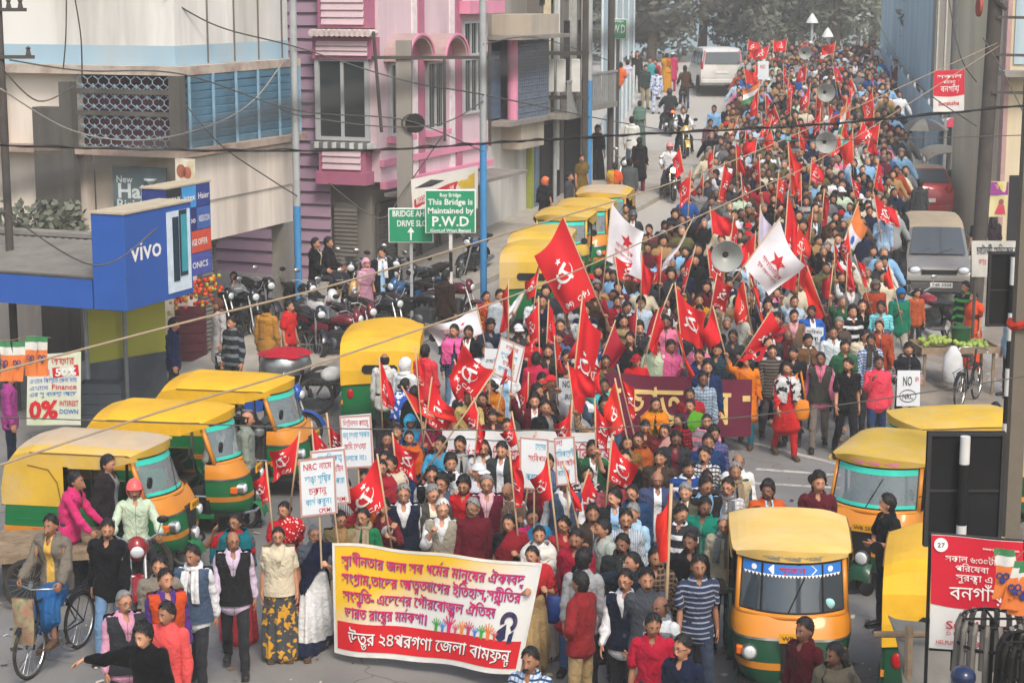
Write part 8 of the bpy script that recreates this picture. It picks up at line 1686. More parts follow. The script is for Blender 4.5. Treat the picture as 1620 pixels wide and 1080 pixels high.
def flag(tip,base,hoist,fly,side,droop,kind,label,Y,hand=None,mark='M',thick=.013,seed=0,col=None):
 """pole from base to tip at distance Y; cloth on its upper part"""
 b=hand if hand is not None else wp(base[0],base[1],Y);t_=wp(tip[0],tip[1],b.y);d=(t_-b);L_=d.length;d.normalize();r_=random.Random(hash(label)%9999 if False else seed+len(label)*7)
 e=empty('flag',b-d*min(.25,max(.02,b.z-terrain(b.x,b.y)-.3)),0,label,'flag','flags carried in the march');o=e.location;MB().tube([(0,0,0),tuple((t_-o)+d*.02)],thick,7).build('pole',stick_m if thick>.009 else thin_m,e,True)
 sx=Vector((side,0,0));sx=(sx-d*sx.dot(d)).normalized();dn=Vector((0,0,-1));dn2=(sx*math.cos(R(droop))+dn*math.sin(R(droop))).normalized();T_=t_-o;nrm=Vector((0,-1,0));ph=r_.uniform(0,6);amp=.07+.06*r_.random()
 def cl(u,v,off=0.):
  sag=.14*fly*math.sin(math.pi*u)*(1-v);pinch=1-.28*u*math.sin(R(droop))
  p=T_-d*(hoist*(v*pinch+.02))+dn2*fly*u*(1-.12*v*math.sin(R(droop)))+dn*sag
  w=amp*u**.7*math.sin(5.2*u+3.0*v+ph)+.035*math.sin(11*u-4*v+ph)*u
  return p+nrm*(w+off)+sx*(-.5*amp*u*math.cos(5.2*u+3*v+ph))
 q=MB()
 if kind=='tri':
  for i,m in enumerate((0,1,2)):q.slot(i).grid(lambda u,v:cl(u,(i+v)/3),12,4)
  ms=[mat('flag saffron','#d97a3f'),flagmat('white'),mat('flag green','#3f7f55')]
 else:q.grid(lambda u,v:cl(u,v),14,10);ms=[flagmat(col or kind)]
 c=q.build('cloth',ms,e,True,fix=False)
 s=min(hoist,fly);fl=side
 for sg in(1,-1):
  g=(lambda x,y,sg=sg:cl(min(1,max(0,.5+fl*x/fly)),min(1,max(0,.5-y/hoist)),.012*sg));q=MB();ink_='white'
  if mark in('M','P'):
   emblem(q,g,0,.02*s,s*.40)
   if mark=='M':letters(q,'(M)',lambda a,b:g(a,b),s*.26,None,True,.22*s*fl,-.44*hoist,.02);letters(q,'C.P.I',lambda a,b:g(a,b),s*.34,None,True,-.2*s*fl,-.44*hoist,.02)
  elif mark=='star':q.add([g(x*s*.20,y*s*.20+.12*s)for x,y in star]+[g(0,.12*s)],[(k,(k+1)%10,10)for k in range(10)]);letters(q,'গণতান্ত্রিক',lambda a,b:g(a,b),s*.6,None,True,0,-.16*s);letters(q,'যুব ফেডারেশন',lambda a,b:g(a,b),s*.6,None,True,0,-.30*s);ink_='red'
  elif mark=='text':letters(q,'গণতন্ত্র',lambda a,b:g(a,b),s*.5,None,True,-.1,.08*s);letters(q,'প্রজাতন্ত্র',lambda a,b:g(a,b),s*.72,None,True,0,-.16*s,.03);q.add([g(.28*s+x*s*.1,.2*s+y*s*.1)for x,y in((-1,.5),(0,-.6),(1,.5),(.3,.2),(0,.7),(-.3,.2))],[(0,1,5),(1,4,5),(1,3,4),(1,2,3)]);ink_='red'
  elif mark=='hand':q.add([g(x*.12*s,y*.2*s)for x,y in((-.6,-1),(.6,-1),(.8,.2),(.4,1),(-.4,1),(-.8,.2))],[tuple(range(6))]);ink_='blue'
  if q.v and(sg==1 or kind=='x'):q.build('emblem',{'white':whiteink,'red':redink,'blue':blueink}[ink_],c)
 return e
HOLD_H={'hold':None}
def hand_offset(pose,yaw,sc,s='R'):
 h=hand_at(pose,(0,0),s)*sc;a=R(yaw);return Vector((h[0]*math.cos(a)-h[1]*math.sin(a),h[0]*math.sin(a)+h[1]*math.cos(a),h[2]))
ADJ=['small','drooping','slim','folded','tilted','half furled']
FLAGS=[((890,340),(957,500),136,74,-1,42,'red','M','huge red flag with white hammer, sickle and star left of the crowd'),((922,462),(908,690),190,62,1,66,'red','P','long red flag hanging in a narrow fall beside the NO placard'),((968,318),(952,470),92,74,1,38,'white','star','white flag with small red star above the bridge queue'),((1097,345),(1056,420),70,42,-1,62,'white','star','crumpled white flag with a large red star'),((1234,345),(1122,492),92,80,1,42,'white','star','big white flag on a long slanting white pole'),((1203,325),(1196,460),80,30,1,60,'lilac','star','pale lilac white flag behind the big white flag'),((1247,302),(1235,470),150,52,1,68,'red','P','tall red flag hanging right behind the big white flag'),((1246,218),(1252,310),90,26,1,62,'scarlet','P','slim red flag in the middle of the far crowd'),((754,483),(782,590),40,62,-1,6,'white','text','white flag with red Bengali words left of the crowd'),((421,733),(426,818),52,26,-1,55,'red','M','small red flag held up by the woman in the red dotted sari'),((474,684),(462,775),56,42,-1,38,'red','M','red flag with (M) tilted left above the first NRC placard'),((493,668),(500,760),58,40,1,58,'red','M','red flag hanging behind the first NRC placard'),((517,655),(528,745),58,34,1,55,'dred','M','red flag between the NRC placard and the blue lettered placard'),((597,720),(613,860),72,56,-1,42,'red','M','bold red flag in the fist of the man in the navy waistcoat'),((574,722),(590,820),70,22,-1,60,'dred','P','dark red flag tucked behind the bold one'),((621,686),(628,765),52,40,1,40,'red','M','red flag flying right above the smiling women'),((600,566),(604,650),62,32,1,62,'red','M','red flag beside the green rear of the yellow auto rickshaw'),((657,550),(672,700),90,26,1,66,'red','M','long red flag before the coral shirted back'),((683,598),(676,690),62,42,1,50,'red','M','broad red flag with star near the plaid shirt'),((636,612),(662,690),40,60,1,40,'scarlet','P','red flag spread wide over the black veil'),((733,540),(742,650),60,34,1,55,'red','M','red flag under the pink stole'),((783,585),(690,715),48,46,-1,-8,'red','M','red flag streaming left from a long slanting bamboo pole'),((719,570),(726,650),56,22,-1,66,'red','M','narrow red flag in front of the leather jacket'),((836,590),(838,682),56,28,-1,62,'red','M','red flag left of the man with the red and white cap'),((748,623),(740,700),60,28,-1,58,'red','M','red flag above the left end of the long white banner'),((757,652),(752,720),58,16,1,70,'red','M','slim red flag crossing the long white banner'),((866,622),(868,700),62,30,-1,60,'red','M','red flag at the top edge of the white banner'),((905,634),(902,700),62,34,-1,58,'red','P','red flag over the right part of the white banner'),((941,632),(943,712),60,34,1,55,'red','M','red flag with (M) right of the white banner'),((977,578),(988,690),86,44,1,60,'red','M','doubled red flag in front of the maroon banner'),((973,600),(984,700),70,34,-1,60,'scarlet','M','second flag of the doubled pair before the maroon banner'),((848,683),(826,790),52,36,-1,50,'red','M','red flag above the curly haired men'),((806,712),(816,830),80,24,1,62,'red','M','red flag leaning beside the maroon pullover'),((866,718),(880,845),62,34,-1,58,'red','P','red flag on a thin stick behind the pink blouse'),((892,733),(918,852),66,22,1,64,'red','M','red flag on the stick of the man in brown'),((931,744),(926,830),58,40,1,52,'red','M','red flag with star below the printed dress'),((968,690),(944,790),60,44,1,46,'red','M','red flag with clear white emblem over the balding men'),((1062,768),(1054,945),118,44,-1,66,'scarlet','none','plain red flag on a thick wooden pole at the front right'),((804,443),(806,560),66,26,-1,68,'dred','none','plain dark red flag near the second blue pole'),((834,452),(822,520),44,26,-1,52,'white','none','small plain white flag near the second blue pole'),((852,470),(848,560),62,32,-1,60,'red','M','red flag with (M) over the white skull cap'),((868,476),(866,540),58,20,1,62,'red','M','red flag right beside the one over the skull cap'),((972,404),(982,470),34,34,1,20,'red','M','square red flag under the white star flag'),((1015,398),(1014,470),56,26,1,62,'red','none','plain red flag hanging from a bare stick mid left'),((1047,392),(1044,450),42,18,-1,60,'red','P','little red flag left of the crumpled white flag'),((1100,390),(1102,455),60,20,-1,64,'red','M','red flag below the crumpled white flag'),((1118,388),(1124,440),44,30,1,50,'red','P','red flag left of the big horn loudspeaker'),((1113,270),(1106,380),84,30,-1,62,'dred','none','tall plain dark red flag on the left fringe'),((1094,265),(1088,345),46,26,-1,55,'red','M','patterned red flag beside the tall plain one on the left fringe'),((1146,257),(1136,320),52,18,1,55,'red','M','red flag in the upper left of the crowd'),((1164,222),(1166,290),42,16,1,58,'red','none','narrow red flag in the upper left of the crowd'),((1068,448),(1070,610),76,50,1,48,'red','P','large red flag over the pale green shirt'),((1064,450),(1048,540),70,34,-1,62,'plum','none','plum red flag left of the large red one'),((1068,512),(1088,640),96,28,1,64,'scarlet','P','long red flag falling in front of the maroon banner'),((1128,485),(1150,545),48,32,-1,58,'red','none','plain red flag behind the black megaphone'),((1042,488),(1022,582),58,24,1,66,'red','none','plain red flag on a thick pole held by the pale green shirt'),((973,508),(971,600),66,36,1,62,'plum','none','plum red flag held by the royal blue shirt'),((1008,482),(1004,562),66,24,-1,60,'plum','none','plum red flag with a torn white patch'),((1222,487),(1190,545),72,30,1,48,'red','M','red flag on a slanting white pole near the striped pullover'),((1176,440),(1180,520),56,26,-1,60,'scarlet','M','cluster flag nearest the big horn loudspeaker'),((1188,442),(1178,560),90,20,1,64,'scarlet','M','orange red flag with letters near the bald pale man'),((1268,395),(1262,460),48,26,1,60,'dred','none','dark red flag right of the tall hanging one'),((1277,422),(1304,505),74,28,-1,72,'scarlet','none','plain scarlet flag on a slanting stick held by the plum checked shirt'),((1318,420),(1312,470),44,18,-1,60,'dred','none','small dark red flag near the right of the crowd'),((1341,402),(1338,470),48,16,1,60,'red','M','red flag close to the grey van'),((1352,404),(1350,450),46,14,1,50,'red','P','slim red flag beside the one close to the grey van'),((1358,320),(1362,420),82,30,1,66,'tri','hand','large tricolour flag near the red car'),((1382,305),(1384,360),36,34,1,40,'red','M','tented red flag above the large tricolour'),((1406,418),(1412,465),34,12,-1,60,'scarlet','none','small plain flag beside the grey van headlight'),((1286,330),(1280,390),62,22,-1,68,'dred','none','plain flag hanging in the centre of the far crowd'),((1304,300),(1300,350),52,10,1,60,'dred','none','slim plain flag right of the centre'),((1284,250),(1280,305),30,20,1,40,'red','M','red flag with white marks above the plain centre flag'),((1256,242),(1258,300),46,16,1,58,'red','none','plain flag right of the slim one in the far crowd'),((1349,204),(1350,262),44,26,-1,58,'scarlet','none','orange red flag under the lower horn loudspeaker'),((1380,140),(1384,190),42,24,-1,58,'scarlet','P','plain bright flag right of the far tricolour'),((1348,140),(1342,205),40,14,-1,62,'red','P','tall red flag behind the far tricolour'),((1340,158),(1336,215),42,18,-1,60,'tri','none','tricolour flag between the two far horn loudspeakers'),((1202,128),(1196,175),26,24,-1,30,'tri','none','tricolour flag before the far white placard'),((1300,205),(1296,250),34,14,1,55,'red','M','red flag left of the lower horn loudspeaker'),((1392,195),(1386,240),26,28,-1,20,'red','M','red flag with white letters near the white umbrella'),((1200,140),(1198,185),36,14,-1,56,'red','P','left flag of the far pair below the white placard'),((1211,146),(1212,190),30,14,1,58,'red','P','right flag of the far pair below the white placard'),((1282,132),(1278,185),30,20,-1,58,'red','P','red flag left of the middle horn loudspeaker'),((1292,140),(1290,195),46,12,1,60,'red','M','red flag just under the middle horn loudspeaker'),((1310,160),(1312,200),30,16,1,55,'red','P','red flag right of the middle horn loudspeaker'),((1252,146),(1250,190),24,14,-1,58,'red','P','far red flag above the red helmet'),((1298,172),(1296,215),30,18,-1,60,'red','M','red flag below the middle horn loudspeaker'),((1184,62),(1180,105),14,14,1,10,'red','M','farthest red flag left of the lamps'),((1196,74),(1194,110),14,10,-1,30,'scarlet','none','farthest orange red flag beside it'),((1218,70),(1206,112),20,18,-1,30,'red','P','slanting red flag beside the white car roof'),((1224,62),(1222,105),16,8,1,40,'scarlet','none','saffron red flag among the farthest flags'),((1246,60),(1238,104),18,14,-1,20,'red','P','bright red flag among the farthest flags'),((1278,64),(1274,100),16,12,-1,40,'red','none','red flag behind the farthest horn loudspeaker'),((1322,66),(1316,104),16,18,-1,20,'scarlet','none','yellow red flag right of the farthest horn loudspeaker'),((1180,205),(1176,250),40,8,1,62,'red','P','red and white flag left of the far crowd'),((1130,232),(1126,280),36,10,-1,60,'red','M','red flag beside the shawled person')]
def near_cast(p,rad):
 b,bd=None,rad
 for c in CAST:
  d=math.hypot(c['loc'].x-p.x,c['loc'].y-p.y)
  if d<bd:b,bd=c,d
 return b
FLAGJOBS=[]
for i,(tip,base_,hp,fp,side,droop,kind,mark,label)in enumerate(FLAGS):
 holder=None;best=34
 for c in CAST:
  if c['k'].get('pose','stand')not in('stand','walk','stride','hold','holdL','high')or 'flag' in c or c['k'].get('group')==BY or abs(c['k'].get('yaw',0))>60:continue
  for s,ps in(('R','hold'),('L','holdL')):
   if c['k'].get('pose')in('hold','holdL','high')and c['k']['pose']!=ps and not(c['k']['pose']=='high' and s=='R'):continue
   po=c['k']['pose']if c['k'].get('pose')=='high' else ps;h=c['loc']+hand_offset(po,c['k'].get('yaw',0),c['k']['sc'],s);x,y=pix(h);lx=base_[0]+(tip[0]-base_[0])*(base_[1]-y)/max(1,base_[1]-tip[1]);d=abs(x-lx)+max(0,y-base_[1]-25)+max(0,tip[1]+hp*.8-y)
   if d<best:best,holder=d,(c,po,s,h)
 if holder:
  c,po,s,h=holder;c['k']['pose']=po;c['flag']=True;hd=h
 else:
  lowg=930<base_[0]<1190 and 540<base_[1]<602;hh=1.15 if lowg else 1.72;g=at(base_[0],base_[1],hh);yw=rng.choice((-8,0,8));pz='hold' if lowg else 'high';off=hand_offset(pz,yw,1);r0=g-Vector((off.x,off.y,0));r0.z=terrain(r0.x,r0.y);near=near_cast(r0,.40);hd=Vector((g.x,g.y,g.z+off.z))
  if near is None:CAST.append(dict(loc=r0,k=dict(pose=pz,yaw=yw,group=MARCH,sc=1.0,look=True,label='flag '+label),hx=0,hy=0,auto=True,flag=True,flabel=label))
 d=(wp(tip[0],tip[1],hd.y)-hd).length;ppm=FPX/(hd.y*CP+(CAM_H-hd.z)*SP);FLAGJOBS.append((tip,base_,hp/ppm*(1.0 if hp>84 else 1.12),fp/ppm*(1.0 if hp>84 else 1.3),side,droop,kind,label,hd.y,hd,mark,.017 if hp>100 and kind=='scarlet' else.012))
rf=random.Random(33);EXTRA=[]
for tries in range(4000):
 if len(EXTRA)>=46:break
 z=rf.random()
 if z<.40:x,y,s=rf.uniform(590,1000),rf.uniform(545,655),46
 elif z<.65:x,y,s=rf.uniform(850,1290),rf.uniform(400,540),48
 elif z<.85:x,y,s=rf.uniform(1070,1400),rf.uniform(230,400),38
 else:x,y,s=rf.uniform(1160,1400),rf.uniform(100,220),24
 if any((x-a)**2+(y-b)**2<(s*.75)**2 for a,b in EXTRA)or any((x-f[0][0])**2+(y-f[0][1])**2<(s*.8)**2 for f in FLAGS):continue
 if 935<x<1190 and 520<y+s*1.3<640:continue
 bx,by_=x+rf.uniform(-14,14),y+s*rf.uniform(1.45,1.8);g=at(bx,by_,1.72);off=hand_offset('high',0,1);r0=g-Vector((off.x,off.y,0));r0.z=terrain(r0.x,r0.y)
 hx_,hy_=pix((r0.x,r0.y,r0.z+1.66))
 if near_cast(r0,.45)is not None or hx_>np.interp(hy_,(100,300,420,500,540,640),(1400,1410,1400,1340,1180,1000)):continue
 ppm=FPX/(g.y*CP+(CAM_H-1.8)*SP);hd=Vector((g.x,g.y,g.z+off.z));EXTRA.append((x,y));job=[(x,y),(bx,by_),s/ppm*1.05,s*rf.uniform(.5,.85)/ppm*1.1,rf.choice((-1,1)),rf.choice((30,45,58,64,68)),rf.choice(('red','red','scarlet','dred')),None,g.y,hd,rf.choice(('M','P','P','none')),.011]
 CAST.append(dict(loc=r0,k=dict(pose='high',yaw=0,group=MARCH,sc=1.0,look=True,label=''),hx=0,hy=0,auto=True,flag=True,job=job));FLAGJOBS.append(job)
for c in CAST:
 if 'older woman in a white navy' in c['k']['label']:c['k']['pose']='holdL'
def cloth_banner(name,label,px,Y,m,tags=(),cat='banner',wave=.045,nu=40,nv=14):
 P_=[wp(x,y,y_)for(x,y),y_ in zip(px,Y)];o=sum(P_,Vector())/4;t=empty(name,o,0,label,cat);L_=[p-o for p in P_]
 def f(u,v,off=0.):return L_[0].lerp(L_[1],u).lerp(L_[3].lerp(L_[2],u),1-v)+Vector((0,-off-wave*(math.sin(u*9+v*2)+.6*math.sin(u*17-v*4))*(1-.4*v),.012*math.sin(u*13)*v))
 MB().grid(lambda u,v:tuple(f(u,v)),nu,nv).grid(lambda u,v:tuple(f(u,v,-.006)),nu,nv,True).build('sheet',m,t,True,fix=False);w=(P_[1]-P_[0]).length;h=(P_[0]-P_[3]).length
 return t,(lambda a,b,off=.006:f(a/w,b/h,off)),w,h
def banner_paint():
 m=mat('front banner print','#dedad0',.6,0,.03,3);n,L=m.node_tree.nodes,m.node_tree.links;b=n['Principled BSDF'];tc=n.new('ShaderNodeTexCoord');sp=n.new('ShaderNodeSeparateXYZ');L.new(tc.outputs['Generated'],sp.inputs[0])
 a=n.new('ShaderNodeMath');a.operation='MULTIPLY_ADD';L.new(sp.outputs['X'],a.inputs[0]);a.inputs[1].default_value=-1.0;a.inputs[2].default_value=.55
 c=n.new('ShaderNodeMath');c.operation='MULTIPLY_ADD';L.new(sp.outputs['Z'],c.inputs[0]);c.inputs[1].default_value=1.1;L.new(a.outputs[0],c.inputs[2])
 r=n.new('ShaderNodeValToRGB');r.color_ramp.elements[0].position=.62;r.color_ramp.elements[0].color=(*lin('#dddcd8'),1);r.color_ramp.elements[1].position=1.05;r.color_ramp.elements[1].color=(*lin('#e9bc2c'),1);L.new(c.outputs[0],r.inputs[0]);L.new(r.outputs[0],b.inputs['Base Color']);return m
YL_,YR_=next(c for c in CAST if c['k']['label'].startswith('older woman in a white'))['loc'].y-.22,next(c for c in CAST if c['k']['label'].startswith('woman holding the right end'))['loc'].y-.34
by=(YL_,YR_,YR_,YL_)
t,f,w,h=cloth_banner('protest_banner','big yellow and white banner with pink Bengali slogan held across the front of the march',((526,857),(858,892),(822,1066),(529,1031)),by,banner_paint())
edge=MB()
K=24
for(x0,y0,x1,y1)in((0,0,1,.025),(0,.975,1,1),(0,0,.012,1),(.988,0,1,1)):edge.grid(lambda u,v:f(w*(x0+(x1-x0)*u),h*(y0+(y1-y0)*v),.006),K if x1-x0>.5 else 2,K if y1-y0>.5 else 1)
edge.build('white_border',mat('banner white edge','#dcdad6',.6),t,True,fix=False)
MB().grid(lambda u,v:f(w*(.02+.955*u),h*(.05+(.25+.0*u)*v),.008),K,4).build('red_band',mat('banner red band','#cf2029',.6,0,.05,3),t,True,fix=False)
lines=(('স্বাধীনতার জন্য সব ধর্মের মানুষের ঐক্যবদ্ধ',.045,.80,.885),('সংগ্রাম,তাদের আত্মত্যাগের ইতিহাস,সম্প্রীতির',.045,.645,.885),('সংস্কৃতি- এদেশের গৌরবোজ্জ্বল ঐতিহ্য',.05,.49,.77),('ভারত রাষ্ট্রের মর্মকথা।',.06,.345,.43))
q=MB();q2=MB()
for s,x,y,ww in lines:letters(q,s,lambda a,b:f(w*x+a,h*y+b,.016),ww*w,.095*h,bold=.028);letters(q2,s,lambda a,b:f(w*x+a+.008,h*y+b-.008,.012),ww*w,.095*h,bold=.028)
q.build('pink_lettering',mat('slogan pink','#d41d63',.6),t);q2.build('letter_shadow',mat('slogan blue edge','#4a5a9a',.6),t)
q=MB();letters(q,'উত্তর ২৪পরগণা জেলা বামফ্রন্ট',lambda a,b:f(w*.08+a,h*.115+b,.016),.85*w,.115*h,bold=.03);q.build('white_lettering',whiteink,t);q=MB();letters(q,'উত্তর ২৪পরগণা জেলা বামফ্রন্ট',lambda a,b:f(w*.08+a+.01,h*.115+b-.01,.012),.85*w,.115*h,bold=.03);q.build('letter_shadow',ink,t)
hands=[('#3aa03f',1),('#3f7fd0',.8),('#d42a6a',1.35),('#d9505f',.75),('#e08a3c',1.05),('#c03a6a',1.1),('#3f7fd0',.75),('#3aa03f',1),('#df7a3c',1.2),('#d04a3c',.8)]
for i,(c,s)in enumerate(hands):
 q=MB();x0,y0,k=w*(.54+.033*i),h*.30,.075*s;g=lambda a,b:f(x0+a*k,y0+b*k-.02*i*.1,.014)
 q.add([g(*p)for p in((-.22,0),(.22,0),(.25,.9),(.38,1.25),(-.38,1.25),(-.25,.9))],[tuple(range(6))])
 for j,(a,l)in enumerate(((-52,.7),(-22,.95),(-3,1.05),(15,.95),(38,.7))):dx,dy=math.sin(R(a)),math.cos(R(a));bx_,by_=-.30+.15*j,1.15;q.add([g(bx_-.08*dy,by_+.08*dx),g(bx_+.08*dy,by_-.08*dx),g(bx_+.06*dy+dx*l,by_-.06*dx+dy*l),g(bx_-.06*dy+dx*l,by_+.06*dx+dy*l)],[(0,1,2,3)])
 q.build('raised_hand_print',mat('hand print '+c,c,.6),t)
q=MB();g=lambda a,b:f(w*.90+a*.12,h*.47+b*.12,.014)
q.add([g(.9*math.cos(a)-.1,1.0*math.sin(a))for a in[R(-60+260*i/16)for i in range(17)]]+[g(.45*math.cos(a)-.1,.5*math.sin(a))for a in[R(-60+260*i/16)for i in range(17)]],[(k,k+1,18+k,17+k)for k in range(16)]);q.add([g(*p)for p in((-1.1,-.9),(-.3,-.2),(-.2,-1.6),(-.7,-2.0),(-1.2,-1.6))],[tuple(range(5))]);q.add([g(*p)for p in((.1,-1.2),(.6,-.8),(.5,-2.0),(.0,-2.2))],[tuple(range(4))]);q.build('portrait_print',mat('portrait blue','#232a52',.6,0,.3,8,dirt='#7a5a6a',dscale=10),t)
t,f,w,h=cloth_banner('protest_banner','long white banner with red Bengali lettering across the middle rows',((700,680),(972,684),(968,786),(698,780)),[at(802,663,1.58).y-.25]*4,mat('white banner cloth','#d6d5d6',.75,0,.05,3,.15,12))
q=MB();[letters(q,s,lambda a,b:f(w*x+a,h*y+b,.012),ww*w,.2*h,bold=.0)for s,x,y,ww in(('ধর্ম বর্ণ জাতি নির্বিশেষে',.03,.52,.45),('নির্বিশেষে',.74,.58,.24),('ঐক্যের দাবিতে',.50,.2,.4),('মানুষের',.1,.16,.3))];q.build('red_lettering',mat('thin red paint','#c23a48',.7),t)
q=MB();q.tube([tuple(f(w*u,h*.86,.008))for u in[i/20 for i in range(21)]],.006,4);q.build('rope_line',mat('grey line','#8a8a90',.7),t)
t,f,w,h=cloth_banner('protest_banner','maroon banner with huge cream lettering held across the road',((946,590),(1190,601),(1188,690),(944,688)),[at(1007,560,1.58).y-.38]*4,mat('maroon banner cloth','#611a33',.75,0,.1,3,.2,12))
q=MB();letters(q,'ন ছাত্র যুব',lambda a,b:f(w*.02+a,h*.22+b,.014),.84*w,.60*h,bold=.07);q.add([f(w*x,h*y,.012)for x,y in((.94,.62),(.99,.62),(.99,.72),(.94,.72))],[(0,1,2,3)]);q.build('cream_lettering',mat('banner cream','#d9b978',.7),t)
def placard(px,Y,label,lines,hold_px=None,hand=None,border=True,col='#d3d9de'):
 P_=[wp(x,y,Y)for x,y in px];o=(P_[2]+P_[3])/2;t=empty('placard',o,0,label,'placard','hand lettered placards');L_=[p-o for p in P_];w=(P_[1]-P_[0]).length;h=(P_[0]-P_[3]).length
 ux,uy=(L_[2]-L_[3]).normalized(),(L_[0]-L_[3]).normalized();nn=ux.cross(uy).normalized();q=MB();V8=[p+nn*s for s in(.004,-.012)for p in(L_[3],L_[2],L_[1],L_[0])];q.add([tuple(v)for v in V8],[(0,1,2,3),(7,6,5,4),(0,4,5,1),(1,5,6,2),(2,6,7,3),(3,7,4,0)]);q.build('board',mat('placard '+col,col,.7,0,.05,4),t)
 g=plane_fn(L_[3],ux,uy,.009)
 if border:
  q=MB();e=.02
  for a in((0,0,w,e),(0,h-e,w,h),(0,e,e,h-e),(w-e,e,w,h-e)):q.add([g(a[0],a[1]),g(a[2],a[1]),g(a[2],a[3]),g(a[0],a[3])],[(0,1,2,3)])
  q.build('border',mat('placard edge','#b58a80',.7),t)
 by_={}
 for s,x,y,ww,hh,c in lines:letters(by_.setdefault(c,MB()),s,lambda a,b:g(x*w+a,y*h+b),ww*w,hh*h,None,bold=.012)
 for c,mb in by_.items():mb.build({'r':'red_lettering','b':'blue_lettering','k':'black_lettering'}[c],{'r':redink,'b':cyanink,'k':ink}[c],t)
 d=-uy;MB().tube([tuple(-d*.1-nn*.02),tuple(d*.62-nn*.02)],.011,6).build('stick',stick_m,t);return t,g,w,h
def yd(hx,hy):return at(hx,hy,1.6).y
placard(((472,727),(530,723),(534,811),(476,818)),yd(503,846),'white placard lettered NRC in red and blue, nearest of the left group',(('NRC',.12,.80,.38,.11,'r'),('নামে',.56,.80,.34,.11,'r'),('দাঙ্গা সৃষ্টির',.15,.59,.72,.11,'b'),('চক্রান্ত',.25,.38,.48,.11,'r'),('ব্যর্থ করুন।',.15,.19,.72,.11,'b'),('CPI(M)',.5,.05,.36,.07,'r')))
placard(((490,714),(545,706),(555,795),(500,800)),yd(522,828),'placard half hidden behind the NRC placard',(('নাগরিকত্ব',.2,.80,.7,.11,'b'),('আইন',.55,.6,.35,.11,'r'),('বাতিল করো',.3,.38,.6,.11,'b'),('CPI(M)',.5,.06,.4,.07,'r')))
placard(((537,658),(587,654),(592,738),(541,741)),yd(564,769),'placard with red and blue words upright behind the small flags at the left',(('ডিটেনশন ক্যাম্পে',.1,.80,.8,.11,'r'),('জন্ম দেওয়া সরকার',.08,.58,.84,.11,'b'),('জমি দেওয়া',.1,.36,.7,.11,'r'),('চলবে না।',.1,.14,.7,.11,'b')))
placard(((792,533),(831,549),(820,607),(778,590)),yd(805,635),'tilted placard with pink and cyan lines above the ochre shawl',(('ভারতের',.28,.76,.5,.12,'r'),('ভূখণ্ড ভাগ',.16,.54,.66,.12,'b'),('চক্রান্ত',.3,.34,.5,.12,'r'),('ব্যর্থ করো।',.18,.16,.66,.12,'b'),('CPIM',.5,.04,.34,.08,'r')))
_t,g,w,h=placard(((1420,586),(1456,586),(1455,642),(1418,642)),yd(1436,541)-.8,'placard reading NO with NRC circled, held by the man in the dark shawl',(('NO',.24,.58,.42,.26,'k'),('NRC',.24,.20,.5,.15,'k'),('SFI',.78,.70,.16,.12,'r')),border=False);MB().tube([g(w*(.49+.36*math.cos(a)),h*(.29+.17*math.sin(a)))for a in[2*math.pi*i/24 for i in range(24)]],.006,4,True).build('ring_mark',ink,_t)
_t,g,w,h=placard(((884,598),(911,600),(911,640),(884,640)),yd(873,593)-.25,'plain white placard with NO in thin black letters by the tall red flag',(('NO',.2,.66,.5,.24,'k'),('NRC',.2,.2,.6,.2,'k')),border=False)
placard(((1275,517),(1303,518),(1302,555),(1274,553)),yd(1284,484)-.4,'small placard of black Bengali handwriting before the blue and white jacket',(('সংবিধান',.06,.72,.85,.16,'k'),('রক্ষা',.3,.44,.4,.16,'k'),('দিন',.55,.2,.3,.16,'k')),border=False)
placard(((767,551),(787,552),(785,584),(766,582)),yd(776,612),'white card with black words behind the tilted placard',(('এন আর সি',.1,.3,.8,.2,'k'),),border=False)
placard(((822,690),(868,694),(868,776),(822,772)),yd(845,804),'placard with a blue word at its foot beside the red flags in the centre',(('দেশের',.55,.78,.35,.12,'b'),('সংবিধান',.3,.55,.6,.12,'r'),('করাচ্ছে',.22,.18,.5,.13,'b')))
placard(((876,692),(909,690),(914,765),(880,768)),yd(894,796),'narrow placard lettered in blue and red right of the centre placard',(('লা',.1,.82,.3,.12,'r'),('শ্রমিকশ্রেণী',.04,.6,.9,.12,'b'),('বিরুদ্ধ আইন',.04,.4,.9,.12,'r'),('বাতিল',.1,.2,.6,.12,'b')))
placard(((1199,97),(1216,97),(1216,126),(1199,126)),yd(1207,154),'far white placard above the tricolour near the white car',(('NO',.2,.6,.5,.2,'r'),),border=False)
hornm=mat('grey horn enamel','#a7aaa8',.45,.2,.06,3,dirt='#8a8a86',dscale=3);hornd=mat('horn throat',(.03,.03,.03),.7)
